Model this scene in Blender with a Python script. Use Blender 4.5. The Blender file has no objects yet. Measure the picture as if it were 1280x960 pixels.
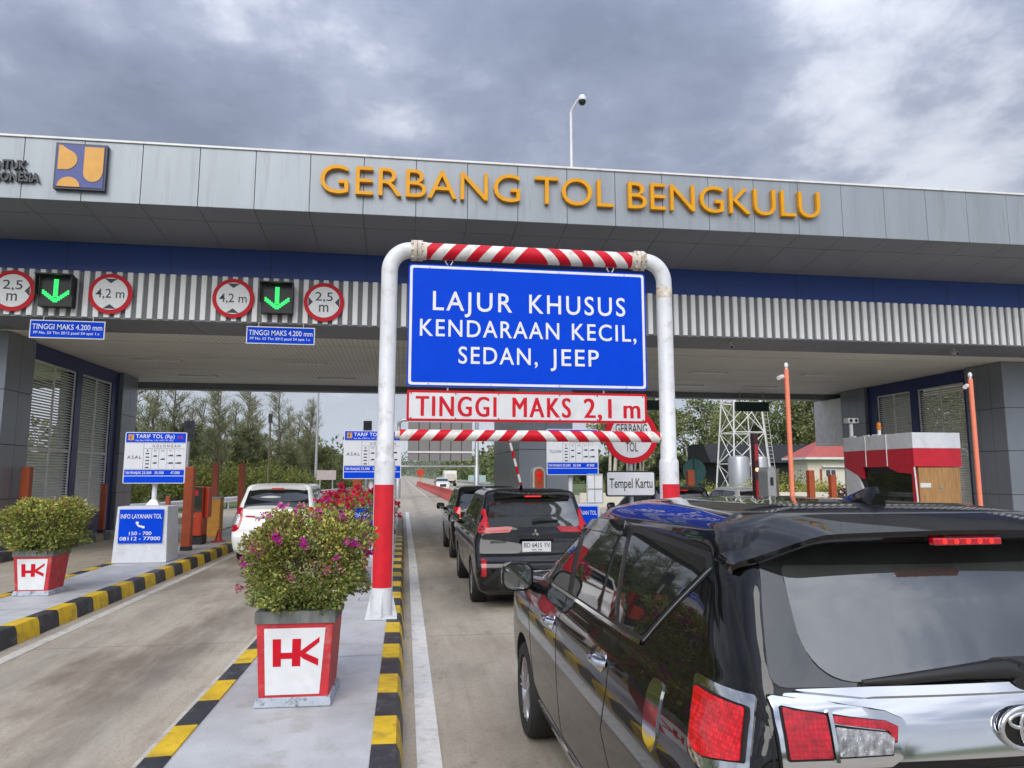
import bpy, bmesh, math, random
from mathutils import Vector, Matrix
from mathutils.bvhtree import BVHTree
from mathutils import noise as mnoise

SC = bpy.context.scene
COL = SC.collection
R = math.radians
rnd = random.Random(7)

# ------------------------------------------------------------------ camera
cam_d = bpy.data.cameras.new("camera")
cam = bpy.data.objects.new("camera", cam_d); COL.objects.link(cam)
cam.location = (0, 0, 1.9)
cam.rotation_euler = (R(90 + 7.283), 0, R(-8.662))
cam_d.sensor_width = 36.0
cam_d.lens = 36.0 * 892 / 1280
cam_d.clip_start = 0.05
cam_d.clip_end = 20000
SC.camera = cam

# ------------------------------------------------------------------ world
SUN_EL, SUN_AZ = R(38), R(200)        # azimuth measured clockwise from +Y
w = bpy.data.worlds.new("World"); SC.world = w; w.use_nodes = True
nt = w.node_tree; nt.nodes.clear()
N = nt.nodes.new; L = nt.links.new
out = N("ShaderNodeOutputWorld"); bg = N("ShaderNodeBackground"); bg.inputs[1].default_value = 0.10
sky = N("ShaderNodeTexSky"); sky.sky_type = 'NISHITA'; sky.sun_disc = False
sky.sun_elevation = SUN_EL; sky.sun_rotation = SUN_AZ; sky.dust_density = 2.0
tc = N("ShaderNodeTexCoord"); sep = N("ShaderNodeSeparateXYZ"); L(tc.outputs["Generated"], sep.inputs[0])
def wm(op, a, b=None, c=None):
    n = N("ShaderNodeMath"); n.operation = op
    for i, v in enumerate((a, b, c)):
        if v is None: continue
        if isinstance(v, (int, float)): n.inputs[i].default_value = v
        else: L(v, n.inputs[i])
    return n.outputs[0]
zc = wm('MAXIMUM', sep.outputs[2], 0.0)
den = wm('ADD', zc, 0.22)
cx = wm('DIVIDE', sep.outputs[0], den); cy = wm('DIVIDE', sep.outputs[1], den)
comb = N("ShaderNodeCombineXYZ"); L(cx, comb.inputs[0]); L(cy, comb.inputs[1]); comb.inputs[2].default_value = 3.7
def wnoise(scale, detail, rough, dist, off=(0, 0, 0)):
    mp = N("ShaderNodeMapping"); mp.inputs['Location'].default_value = off; L(comb.outputs[0], mp.inputs[0])
    n = N("ShaderNodeTexNoise"); n.inputs["Scale"].default_value = scale; n.inputs["Detail"].default_value = detail
    n.inputs["Roughness"].default_value = rough; n.inputs["Distortion"].default_value = dist
    L(mp.outputs[0], n.inputs["Vector"]); return n.outputs[0]
n1 = wnoise(1.35, 9, 0.54, 0.0, (5.07, -7.96, 0.29))
n2 = wnoise(3.4, 9, 0.63, 0.2, (-4.57, -5.96, 3.4))
mixn = wm('ADD', wm('MULTIPLY', n1, 0.63), wm('MULTIPLY', n2, 0.37))
ramp = N("ShaderNodeValToRGB"); L(mixn, ramp.inputs[0])
el = ramp.color_ramp.elements
el[0].position = 0.37; el[0].color = (1.7, 2.03, 2.9, 1)
el[1].position = 0.66; el[1].color = (8.2, 8.5, 9.1, 1)
for p_, c_ in ((0.46, (2.4, 2.78, 3.85, 1)), (0.52, (3.4, 3.8, 4.9, 1)), (0.565, (5.3, 5.65, 6.6, 1))):
    e = el.new(p_); e.color = c_
# overcast law: the zenith is brighter than the sky near the horizon
back = wm('MAXIMUM', wm('MULTIPLY', sep.outputs[1], -1.0), 0.0)          # the cloud deck is thinner and brighter on the sun's side
zb = wm('ADD', wm('ADD', 0.68, wm('MULTIPLY', wm('MULTIPLY', back, wm('MINIMUM', wm('MULTIPLY', zc, 2.6), 1.0)), 0.95)), wm('MULTIPLY', wm('POWER', zc, 2.0), 1.5))
hz = N("ShaderNodeMix"); hz.data_type = 'RGBA'
lo = wm('POWER', wm('SUBTRACT', 1.0, zc), 7.0)
L(wm('MULTIPLY', lo, 0.85), hz.inputs[0]); L(ramp.outputs[0], hz.inputs[6]); hz.inputs[7].default_value = (13.0, 13.8, 14.6, 1)
sc = N("ShaderNodeVectorMath"); sc.operation = 'SCALE'; L(hz.outputs[2], sc.inputs[0]); L(zb, sc.inputs[3])
# thin gaps of blue sky between the clouds
gap = N("ShaderNodeMapRange"); gap.inputs[1].default_value = 0.60; gap.inputs[2].default_value = 0.70
gap.inputs[3].default_value = 0.0; gap.inputs[4].default_value = 0.35; L(mixn, gap.inputs[0])
mx = N("ShaderNodeMix"); mx.data_type = 'RGBA'; L(gap.outputs[0], mx.inputs[0]); L(sc.outputs[0], mx.inputs[6]); L(sky.outputs[0], mx.inputs[7])
L(mx.outputs[2], bg.inputs[0]); L(bg.outputs[0], out.inputs[0])

sun_d = bpy.data.lights.new("sun", 'SUN'); sun = bpy.data.objects.new("sun", sun_d); COL.objects.link(sun)
sun_d.energy = 2.0; sun_d.angle = R(44); sun_d.color = (1.0, 0.96, 0.9)
sd = Vector((math.sin(SUN_AZ) * math.cos(SUN_EL), math.cos(SUN_AZ) * math.cos(SUN_EL), math.sin(SUN_EL)))
sun.rotation_euler = sd.to_track_quat('Z', 'Y').to_euler()
sun.location = sd * 60

vs = SC.view_settings
vs.view_transform = 'Standard'; vs.look = 'None'; vs.exposure = 0.36; vs.gamma = 1.0; vs.use_curve_mapping = False
SC.render.engine = 'CYCLES'
SC.cycles.use_denoising = True
SC.cycles.max_bounces = 6; SC.cycles.diffuse_bounces = 4; SC.cycles.glossy_bounces = 4
SC.cycles.transmission_bounces = 4; SC.cycles.caustics_reflective = False; SC.cycles.caustics_refractive = False

# ------------------------------------------------------------------ materials
def s2l(c):
    return tuple(((v / 255) / 12.92 if v / 255 <= 0.04045 else ((v / 255 + 0.055) / 1.055) ** 2.4) for v in c)

def pm(name, col, rough=0.5, metal=0.0, var=0.12, scale=6.0, bump=0.0, bscale=60.0, coat=0.0, spec=0.5,
       dirt=None, dirt_amt=0.0, dirt_scale=3.0, stretch=(1, 1, 1), island=0.0, emit=None, estr=0.0, ior=None, trans=0.0, rvar=0.0):
    m = bpy.data.materials.new(name); m.use_nodes = True
    t = m.node_tree; b = t.nodes["Principled BSDF"]; nn = t.nodes.new; ll = t.links.new
    b.inputs["Roughness"].default_value = rough; b.inputs["Metallic"].default_value = metal
    b.inputs["Specular IOR Level"].default_value = spec
    b.inputs["Coat Weight"].default_value = coat; b.inputs["Coat Roughness"].default_value = 0.02
    if ior: b.inputs["IOR"].default_value = ior
    if trans:
        b.inputs["Transmission Weight"].default_value = trans
    if emit:
        b.inputs["Emission Color"].default_value = (*emit, 1); b.inputs["Emission Strength"].default_value = estr
    c = nn("ShaderNodeTexCoord"); mp = nn("ShaderNodeMapping"); ll(c.outputs["Object"], mp.inputs[0]); mp.inputs["Scale"].default_value = stretch
    no = nn("ShaderNodeTexNoise"); no.inputs["Scale"].default_value = scale; no.inputs["Detail"].default_value = 6; ll(mp.outputs[0], no.inputs["Vector"])
    r = nn("ShaderNodeValToRGB"); ll(no.outputs[0], r.inputs[0])
    r.color_ramp.elements[0].position = 0.3; r.color_ramp.elements[1].position = 0.7
    r.color_ramp.elements[0].color = (*[v * (1 - var) for v in col], 1); r.color_ramp.elements[1].color = (*[min(1, v * (1 + var)) for v in col], 1)
    last = r.outputs[0]
    if island:
        g = nn("ShaderNodeNewGeometry")
        hs = nn("ShaderNodeHueSaturation"); ll(last, hs.inputs["Color"])
        mr = nn("ShaderNodeMapRange"); ll(g.outputs["Random Per Island"], mr.inputs[0]); mr.inputs[3].default_value = 1 - island; mr.inputs[4].default_value = 1 + island
        ll(mr.outputs[0], hs.inputs["Value"])
        mh = nn("ShaderNodeMath"); mh.operation = 'MULTIPLY'; ll(g.outputs["Random Per Island"], mh.inputs[0]); mh.inputs[1].default_value = 7.31
        fr = nn("ShaderNodeMath"); fr.operation = 'FRACT'; ll(mh.outputs[0], fr.inputs[0])
        mr2 = nn("ShaderNodeMapRange"); ll(fr.outputs[0], mr2.inputs[0]); mr2.inputs[3].default_value = 0.5 - 0.05 * min(1, island * 2); mr2.inputs[4].default_value = 0.5 + 0.03 * min(1, island * 2)
        ll(mr2.outputs[0], hs.inputs["Hue"])
        last = hs.outputs[0]
    if dirt:
        n2_ = nn("ShaderNodeTexNoise"); n2_.inputs["Scale"].default_value = dirt_scale; n2_.inputs["Detail"].default_value = 9; n2_.inputs["Roughness"].default_value = 0.65
        ll(mp.outputs[0], n2_.inputs["Vector"])
        mr = nn("ShaderNodeMapRange"); ll(n2_.outputs[0], mr.inputs[0]); mr.inputs[1].default_value = 0.52; mr.inputs[2].default_value = 0.72; mr.inputs[3].default_value = 0; mr.inputs[4].default_value = dirt_amt
        mxx = nn("ShaderNodeMix"); mxx.data_type = 'RGBA'; ll(mr.outputs[0], mxx.inputs[0]); ll(last, mxx.inputs[6]); mxx.inputs[7].default_value = (*dirt, 1)
        last = mxx.outputs[2]
    ll(last, b.inputs["Base Color"])
    if rvar:
        mr = nn("ShaderNodeMapRange"); ll(no.outputs[0], mr.inputs[0]); mr.inputs[3].default_value = max(0, rough - rvar); mr.inputs[4].default_value = rough + rvar
        ll(mr.outputs[0], b.inputs["Roughness"])
    if bump:
        bn = nn("ShaderNodeTexNoise"); bn.inputs["Scale"].default_value = bscale; bn.inputs["Detail"].default_value = 5; ll(mp.outputs[0], bn.inputs["Vector"])
        bp = nn("ShaderNodeBump"); bp.inputs["Strength"].default_value = bump; bp.inputs["Distance"].default_value = 0.01; ll(bn.outputs[0], bp.inputs["Height"]); ll(bp.outputs[0], b.inputs["Normal"])
    return m

def leafmat(name, col, rough=0.5, island=0.35, transl=0.25):
    m = pm(name, col, rough, var=0.25, scale=2.5, island=island, spec=0.35)
    t = m.node_tree; b = t.nodes["Principled BSDF"]; o = t.nodes["Material Output"]
    tr = t.nodes.new("ShaderNodeBsdfTranslucent"); mxs = t.nodes.new("ShaderNodeMixShader"); mxs.inputs[0].default_value = transl
    src = b.inputs["Base Color"].links[0].from_socket; t.links.new(src, tr.inputs[0])
    t.links.new(b.outputs[0], mxs.inputs[1]); t.links.new(tr.outputs[0], mxs.inputs[2]); t.links.new(mxs.outputs[0], o.inputs[0])
    return m

M = {}
M['white_paint'] = pm('white paint', (0.74, 0.74, 0.73), 0.45, var=0.05, scale=3, dirt=(0.30, 0.25, 0.18), dirt_amt=0.45, dirt_scale=5)
M['pole_white'] = pm('pole white', (0.68, 0.69, 0.71), 0.42, var=0.07, scale=4, dirt=(0.34, 0.30, 0.25), dirt_amt=0.6, dirt_scale=7)
M['rust'] = pm('rusty white', (0.62, 0.56, 0.48), 0.6, var=0.3, scale=12, dirt=(0.30, 0.14, 0.05), dirt_amt=0.9, dirt_scale=9)
M['red_paint'] = pm('red paint', (0.62, 0.012, 0.025), 0.35, var=0.12, scale=5)
M['sign_red'] = pm('sign red', (0.56, 0.004, 0.018), 0.5, var=0.06, scale=9, spec=0.25)
M['pot_red'] = pm('pot red', (0.52, 0.025, 0.035), 0.5, var=0.2, scale=5, bump=0.2, bscale=30, dirt=(0.55, 0.25, 0.22), dirt_amt=0.5, dirt_scale=9)
M['sign_blue'] = pm('sign blue', (0.0005, 0.055, 0.60), 0.5, var=0.05, scale=4, spec=0.08)
M['sign_white'] = pm('sign white', (0.74, 0.75, 0.76), 0.45, var=0.06, scale=5, dirt=(0.55, 0.54, 0.52), dirt_amt=0.4, dirt_scale=4)
M['sign_grey'] = pm('reflective white', (0.66, 0.66, 0.67), 0.35, var=0.05, scale=5, dirt=(0.45, 0.45, 0.44), dirt_amt=0.35, dirt_scale=3)
M['black'] = pm('black', (0.012, 0.012, 0.013), 0.5, var=0.2)
M['ink'] = pm('ink', (0.03, 0.03, 0.035), 0.5, var=0.1)
M['steel'] = pm('galvanised steel', (0.42, 0.43, 0.44), 0.42, metal=0.6, var=0.15, scale=8)
M['grey_metal'] = pm('grey metal', (0.30, 0.31, 0.32), 0.5, var=0.1)
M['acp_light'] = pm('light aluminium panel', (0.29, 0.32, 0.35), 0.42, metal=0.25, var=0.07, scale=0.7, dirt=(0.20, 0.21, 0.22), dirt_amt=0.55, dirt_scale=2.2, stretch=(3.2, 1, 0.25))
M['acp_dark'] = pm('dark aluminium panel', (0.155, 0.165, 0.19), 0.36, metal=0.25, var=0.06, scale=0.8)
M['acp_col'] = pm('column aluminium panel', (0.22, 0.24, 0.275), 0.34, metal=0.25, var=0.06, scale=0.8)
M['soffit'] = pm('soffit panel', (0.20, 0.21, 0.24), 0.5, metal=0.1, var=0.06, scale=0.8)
M['seam'] = pm('seam', (0.03, 0.032, 0.035), 0.7, var=0.1)
M['seam_soft'] = pm('soft seam', (0.12, 0.13, 0.14), 0.7, var=0.1)
M['band_blue'] = pm('deep blue panel', (0.006, 0.036, 0.20), 0.45, var=0.08, scale=0.6)
M['corr_white'] = pm('white corrugated sheet', (0.80, 0.80, 0.80), 0.45, var=0.05, scale=1.5, dirt=(0.5, 0.5, 0.48), dirt_amt=0.4, dirt_scale=1.5)
M['corr_grey'] = pm('grey recess', (0.15, 0.155, 0.16), 0.6, var=0.1, scale=1.5)
M['frame_blue'] = pm('navy frame', (0.010, 0.028, 0.14), 0.4, var=0.08)
M['louvre'] = pm('louvre', (0.82, 0.81, 0.78), 0.5, var=0.1)
M['yellow_letter'] = pm('yellow letter', (0.74, 0.335, 0.003), 0.4, var=0.06, spec=0.25)
M['letter_dark'] = pm('dark letter', (0.03, 0.035, 0.045), 0.4, var=0.1)
M['logo_blue'] = pm('logo blue', (0.035, 0.055, 0.24), 0.4, var=0.08)
M['logo_navy'] = pm('logo edge', (0.02, 0.022, 0.05), 0.4)
M['logo_yellow'] = pm('logo yellow', (0.62, 0.30, 0.03), 0.4, var=0.08)
M['kerb_yellow'] = pm('kerb yellow', (0.66, 0.43, 0.012), 0.55, var=0.18, scale=7, bump=0.35, bscale=45, dirt=(0.16, 0.12, 0.05), dirt_amt=0.75, dirt_scale=6)
M['kerb_black'] = pm('kerb black', (0.028, 0.030, 0.034), 0.5, var=0.35, scale=7, bump=0.35, bscale=45, dirt=(0.16, 0.15, 0.14), dirt_amt=0.6, dirt_scale=6)
M['kerb_faded'] = pm('kerb faded', (0.30, 0.25, 0.13), 0.7, var=0.2, scale=7, dirt=(0.14, 0.13, 0.11), dirt_amt=0.6, dirt_scale=5)
M['kerb_fadedk'] = pm('kerb faded dark', (0.09, 0.09, 0.09), 0.7, var=0.3, scale=7, dirt=(0.2, 0.19, 0.17), dirt_amt=0.6, dirt_scale=5)
M['line_white'] = pm('road paint', (0.66, 0.65, 0.62), 0.6, var=0.1, scale=14, bump=0.3, bscale=80, dirt=(0.30, 0.27, 0.23), dirt_amt=0.75, dirt_scale=5)
M['line_faded'] = pm('worn road paint', (0.50, 0.47, 0.42), 0.7, var=0.12, scale=10, dirt=(0.27, 0.23, 0.19), dirt_amt=1.0, dirt_scale=3)
M['orange'] = pm('orange paint', (0.36, 0.068, 0.020), 0.45, var=0.15, scale=4, dirt=(0.2, 0.06, 0.03), dirt_amt=0.5)
M['orange_lamp'] = pm('salmon orange paint', (0.84, 0.24, 0.14), 0.42, var=0.08, scale=4)
M['machine_red'] = pm('machine red', (0.50, 0.045, 0.012), 0.4, var=0.1)
M['machine_yellow'] = pm('machine yellow', (0.55, 0.25, 0.03), 0.5, var=0.12)
M['booth_red'] = pm('booth red', (0.50, 0.012, 0.03), 0.42, var=0.08)
M['booth_white'] = pm('booth white', (0.62, 0.64, 0.68), 0.45, var=0.06, dirt=(0.4, 0.39, 0.37), dirt_amt=0.6, dirt_scale=2.5)
M['wood'] = pm('wood', (0.36, 0.20, 0.075), 0.55, var=0.25, scale=3, stretch=(14, 14, 1))
M['green_led'] = pm('green led', (0.0, 0.2, 0.05), 0.4, emit=(0.02, 1.0, 0.18), estr=0.85)
M['red_led'] = pm('red led', (0.3, 0.0, 0.0), 0.4, emit=(1.0, 0.04, 0.03), estr=0.9)
M['red_dim'] = pm('dim red lamp', (0.4, 0.01, 0.01), 0.2, emit=(1.0, 0.03, 0.03), estr=0.25)
M['dark_green'] = pm('dark green panel', (0.008, 0.05, 0.045), 0.5, var=0.15)
M['sign_green_back'] = pm('green sign back', (0.03, 0.11, 0.11), 0.5, var=0.1)
M['barrier_red'] = pm('plastic barrier red', (0.55, 0.06, 0.04), 0.5, var=0.15, scale=3, dirt=(0.35, 0.2, 0.16), dirt_amt=0.5)
M['concrete_wall'] = pm('concrete', (0.42, 0.42, 0.40), 0.8, var=0.12, scale=4, dirt=(0.25, 0.23, 0.2), dirt_amt=0.6)
M['block_white'] = pm('painted block', (0.60, 0.62, 0.66), 0.6, var=0.05, scale=3, dirt=(0.36, 0.35, 0.33), dirt_amt=0.5, dirt_scale=4)
M['rim_grey'] = pm('grey cement rim', (0.16, 0.165, 0.16), 0.8, var=0.25, scale=6, bump=0.4, bscale=40, stretch=(3, 3, 0.6))
M['base_chip'] = pm('chipped base', (0.42, 0.46, 0.52), 0.7, var=0.1, dirt=(0.015, 0.015, 0.015), dirt_amt=1.0, dirt_scale=13)
M['soil'] = pm('soil', (0.05, 0.035, 0.025), 0.9, var=0.3)
M['leaf_bougain'] = leafmat('bougainvillea leaf', (0.225, 0.275, 0.07), 0.45, 0.55)
M['leaf_young'] = leafmat('young leaf', (0.42, 0.43, 0.09), 0.45, 0.4)
M['leaf_red'] = leafmat('reddish leaf', (0.19, 0.085, 0.05), 0.5, 0.4)
M['flower_pink'] = leafmat('magenta bract', (0.52, 0.03, 0.30), 0.5, 0.3, 0.3)
M['flower_pale'] = leafmat('faded pink bract', (0.52, 0.16, 0.22), 0.5, 0.3, 0.3)
M['flower_red'] = leafmat('red bract', (0.58, 0.012, 0.085), 0.5, 0.3, 0.3)
M['flower_white'] = leafmat('white bract', (0.7, 0.62, 0.6), 0.5, 0.1, 0.3)
M['twig'] = pm('twig', (0.10, 0.07, 0.045), 0.8, var=0.3)
M['leaf_casu'] = leafmat('casuarina needles', (0.205, 0.22, 0.11), 0.6, 0.35)
M['leaf_broad'] = leafmat('broad leaf', (0.14, 0.18, 0.055), 0.5, 0.5)
M['leaf_rubber'] = leafmat('rubber tree leaf', (0.25, 0.28, 0.11), 0.5, 0.45, 0.4)
M['leaf_hedge'] = leafmat('hedge leaf', (0.17, 0.20, 0.04), 0.5, 0.45)
M['leaf_dark'] = leafmat('dark leaf', (0.055, 0.075, 0.026), 0.5, 0.45)
M['bark'] = pm('bark', (0.13, 0.10, 0.075), 0.9, var=0.3, scale=5, stretch=(3, 3, 0.6))
M['bark_pale'] = pm('pale bark', (0.48, 0.44, 0.38), 0.85, var=0.25, scale=4, stretch=(2, 2, 0.6))
M['grass'] = pm('grass ground', (0.085, 0.12, 0.035), 0.9, var=0.45, scale=0.35, dirt=(0.17, 0.15, 0.07), dirt_amt=0.7, dirt_scale=0.12, bump=0.6, bscale=6)
M['hill'] = pm('hill forest', (0.045, 0.075, 0.05), 0.9, var=0.3, scale=0.004)
M['roof_red'] = pm('red roof', (0.40, 0.085, 0.075), 0.55, var=0.12, scale=2)
M['wall_cream'] = pm('cream wall', (0.70, 0.66, 0.55), 0.8, var=0.05)
M['tank'] = pm('tank steel', (0.40, 0.41, 0.43), 0.38, metal=0.5, var=0.12, scale=1.2, stretch=(1, 1, 0.2))
M['dark_roof'] = pm('dark sheet', (0.014, 0.015, 0.018), 0.7, var=0.15)
M['vms_back'] = pm('display back', (0.19, 0.18, 0.175), 0.55, var=0.08)
M['skyblue_panel'] = pm('pale teal sign', (0.36, 0.48, 0.48), 0.5)
M['pink_board'] = pm('pinkish board', (0.42, 0.36, 0.35), 0.6, var=0.1)
M['lamp_white'] = pm('lamp diffuser', (0.85, 0.85, 0.82), 0.4)
# vehicles
M['car_black'] = pm('black car paint', (0.002, 0.002, 0.0025), 0.3, coat=0.9, var=0.1, spec=0.05)
M['car_black2'] = pm('black car paint dusty', (0.004, 0.004, 0.0045), 0.35, coat=0.9, var=0.1, spec=0.1)
M['car_white'] = pm('white car paint', (0.78, 0.78, 0.77), 0.25, coat=1.0, var=0.02)
M['car_trim'] = pm('black plastic trim', (0.012, 0.012, 0.012), 0.42, var=0.1)
M['car_gap'] = pm('door gap', (0.002, 0.002, 0.002), 0.8)
M['car_glass'] = pm('tinted glass', (0.012, 0.014, 0.014), 0.015, var=0.02, ior=1.75, spec=0.6)
M['rear_glass'] = pm('rear glass film', (0.035, 0.04, 0.038), 0.02, var=0.02, ior=1.95, spec=0.8)
M['chrome'] = pm('chrome', (0.64, 0.65, 0.67), 0.07, metal=1.0, var=0.01)
M['lamp_red'] = pm('red lens', (0.36, 0.002, 0.006), 0.1, coat=1.0, var=0.35, scale=45, spec=0.2, emit=(1.0, 0.012, 0.02), estr=0.36)
M['lamp_deep'] = pm('deep red lens', (0.30, 0.002, 0.010), 0.1, coat=1.0, var=0.35, scale=45, spec=0.2, emit=(1.0, 0.01, 0.03), estr=0.12)
def lens(m, scale, lo, hi):
    # moulded prism cells behind the lens
    t = m.node_tree; b = t.nodes["Principled BSDF"]; c = t.nodes.new("ShaderNodeTexCoord"); v = t.nodes.new("ShaderNodeTexVoronoi")
    v.inputs["Scale"].default_value = scale; v.inputs["Randomness"].default_value = 0.25; t.links.new(c.outputs["Object"], v.inputs["Vector"])
    r = t.nodes.new("ShaderNodeMapRange"); t.links.new(v.outputs["Distance"], r.inputs[0]); r.inputs[1].default_value = 0.1; r.inputs[2].default_value = 0.6; r.inputs[3].default_value = hi; r.inputs[4].default_value = lo
    n = t.nodes.new("ShaderNodeTexNoise"); n.inputs["Scale"].default_value = 14; t.links.new(c.outputs["Object"], n.inputs["Vector"])
    mu = t.nodes.new("ShaderNodeMath"); mu.operation = 'MULTIPLY'; t.links.new(r.outputs[0], mu.inputs[0]); t.links.new(n.outputs[0], mu.inputs[1]); t.links.new(mu.outputs[0], b.inputs["Emission Strength"])
    bp = t.nodes.new("ShaderNodeBump"); bp.inputs["Strength"].default_value = 0.35; bp.inputs["Distance"].default_value = 0.003; t.links.new(v.outputs["Distance"], bp.inputs["Height"]); t.links.new(bp.outputs[0], b.inputs["Normal"])
lens(M['lamp_red'], 75, 0.22, 0.95); lens(M['lamp_deep'], 75, 0.06, 0.40)
M['lamp_clear'] = pm('clear lens', (0.34, 0.34, 0.35), 0.12, metal=0.5, coat=1.0, var=0.55, scale=55, bump=0.7, bscale=70, stretch=(1, 1, 0.5))
M['lamp_amber'] = pm('amber lens', (0.7, 0.2, 0.01), 0.1, emit=(1, 0.4, 0.02), estr=0.5)
M['tyre'] = pm('tyre', (0.014, 0.014, 0.014), 0.75, var=0.2, bump=0.3, bscale=60)
M['alloy'] = pm('alloy', (0.55, 0.56, 0.57), 0.25, metal=0.9, var=0.05)
M['mirror'] = pm('mirror glass', (0.36, 0.38, 0.38), 0.02, metal=1.0, var=0.01)
M['truck_paint'] = pm('truck cream paint', (0.62, 0.55, 0.42), 0.4, var=0.05)
M['under'] = pm('underside', (0.01, 0.01, 0.01), 0.9)

# ------------------------------------------------------------------ geometry helpers
class MB:
    def __init__(s): s.v = []; s.f = []; s.m = []; s.mi = 0
    def add(s, vs, fs):
        b = len(s.v); s.v += [tuple(v) for v in vs]
        for f in fs: s.f.append(tuple(b + i for i in f)); s.m.append(s.mi)
    def box(s, x0, x1, y0, y1, z0, z1):
        vs = [(x, y, z) for x in (x0, x1) for y in (y0, y1) for z in (z0, z1)]
        s.add(vs, [(0, 1, 3, 2), (4, 6, 7, 5), (0, 4, 5, 1), (2, 3, 7, 6), (0, 2, 6, 4), (1, 5, 7, 3)]); return s
    def frustum(s, cx, cy, z0, z1, a0, b0, a1, b1):
        vs = []
        for z, a, b in ((z0, a0, b0), (z1, a1, b1)):
            vs += [(cx - a, cy - b, z), (cx + a, cy - b, z), (cx + a, cy + b, z), (cx - a, cy + b, z)]
        s.add(vs, [(3, 2, 1, 0), (4, 5, 6, 7), (0, 1, 5, 4), (1, 2, 6, 5), (2, 3, 7, 6), (3, 0, 4, 7)]); return s
    def cyl(s, p0, p1, r0, r1=None, n=16, caps=True):
        return s.tube([p0, p1], [r0, r0 if r1 is None else r1], n, caps)
    def tube(s, pts, rad, n=12, caps=True):
        pts = [Vector(p) for p in pts]
        if not isinstance(rad, (list, tuple)): rad = [rad] * len(pts)
        vs = []; up = None
        for i, p in enumerate(pts):
            d = (pts[min(i + 1, len(pts) - 1)] - pts[max(i - 1, 0)]).normalized()
            if up is None:
                up = Vector((0, 0, 1)) if abs(d.z) < 0.9 else Vector((0, 1, 0))
            a = d.cross(up).normalized(); up2 = a.cross(d).normalized(); up = up2
            for k in range(n):
                t = 2 * math.pi * k / n
                vs.append(p + (a * math.cos(t) + up2 * math.sin(t)) * rad[i])
        fs = []
        for i in range(len(pts) - 1):
            for k in range(n):
                fs.append((i * n + k, i * n + (k + 1) % n, (i + 1) * n + (k + 1) % n, (i + 1) * n + k))
        if caps:
            fs.append(tuple(range(n))[::-1]); fs.append(tuple((len(pts) - 1) * n + k for k in range(n)))
        s.add(vs, fs); return s
    def prism(s, poly, y0, y1, axis='y'):
        """2D polygon (a,b) extruded. axis y: (x,z); axis x: (y,z); axis z: (x,y)"""
        n = len(poly)
        def P(a, b, t): return {'y': (a, t, b), 'x': (t, a, b), 'z': (a, b, t)}[axis]
        vs = [P(a, b, y0) for a, b in poly] + [P(a, b, y1) for a, b in poly]
        fs = [tuple(range(n)), tuple(range(2 * n - 1, n - 1, -1))]
        for i in range(n): fs.append((i, i + n, (i + 1) % n + n, (i + 1) % n))
        s.add(vs, fs); return s
    def lathe(s, prof, c=(0, 0, 0), n=24, axis='z'):
        vs = []
        for r, h in prof:
            for k in range(n):
                t = 2 * math.pi * k / n; a, b = r * math.cos(t), r * math.sin(t)
                q = {'z': (a, b, h), 'y': (a, h, b), 'x': (h, a, b)}[axis]
                vs.append((c[0] + q[0], c[1] + q[1], c[2] + q[2]))
        fs = []
        for i in range(len(prof) - 1):
            for k in range(n):
                fs.append((i * n + k, i * n + (k + 1) % n, (i + 1) * n + (k + 1) % n, (i + 1) * n + k))
        s.add(vs, fs); return s
    def build(s, name, mats, parent=None, smooth=None, bevel=0.0, seg=2, local=False, nofix=False):
        """vertices are world coordinates unless local; an empty parent shifts them to its own frame"""
        me = bpy.data.meshes.new(name)
        off = Vector((0, 0, 0))
        if parent is not None and not local: off = ROOTLOC.get(parent.name, Vector((0, 0, 0)))
        me.from_pydata([(v[0] - off.x, v[1] - off.y, v[2] - off.z) for v in s.v], [], s.f)
        if not isinstance(mats, (list, tuple)): mats = [mats]
        for m in mats: me.materials.append(m)
        for p, k in zip(me.polygons, s.m): p.material_index = k
        if not nofix:
            bm = bmesh.new(); bm.from_mesh(me)
            bmesh.ops.recalc_face_normals(bm, faces=bm.faces)
            if bevel:
                bmesh.ops.remove_doubles(bm, verts=bm.verts, dist=1e-5)
                ed = [e for e in bm.edges if len(e.link_faces) == 2 and e.calc_face_angle() > R(30)]
                bmesh.ops.bevel(bm, geom=ed, offset=bevel, offset_type='OFFSET', segments=seg, profile=0.5, affect='EDGES', clamp_overlap=True)
            if smooth:
                for f in bm.faces: f.smooth = True
                for e in bm.edges:
                    if len(e.link_faces) == 2 and e.calc_face_angle() > R(smooth): e.smooth = False
            bm.to_mesh(me); bm.free()
        o = bpy.data.objects.new(name, me); COL.objects.link(o)
        if parent is not None:
            o.parent = parent
            ROOTLOC[o.name] = off
        else:
            ROOTLOC[o.name] = Vector((0, 0, 0))
        return o
ROOTLOC = {}

def tag(o, label=None, cat=None, group=None, kind=None):
    if label: o["label"] = label
    if cat: o["category"] = cat
    if group: o["group"] = group
    if kind: o["kind"] = kind
    return o
def thing(name, loc, label, cat, group=None, rz=0.0):
    o = bpy.data.objects.new(name, None); COL.objects.link(o); o.location = loc; o.rotation_euler = (0, 0, rz)
    o.empty_display_size = 0.2
    ROOTLOC[o.name] = Vector(loc)
    return tag(o, label, cat, group)
def struct(o): o["kind"] = "structure"; return o
def copy_tree(o, parent=None):
    c = o.copy(); COL.objects.link(c)
    if parent is not None: c.parent = parent
    ROOTLOC[c.name] = ROOTLOC.get(o.name, Vector((0, 0, 0)))
    for ch in list(o.children): copy_tree(ch, c)
    return c
def dup(o, loc, label=None, rz=None):
    c = copy_tree(o); c.location = loc
    if rz is not None: c.rotation_euler = (0, 0, rz)
    if label: c["label"] = label
    return c

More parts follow.
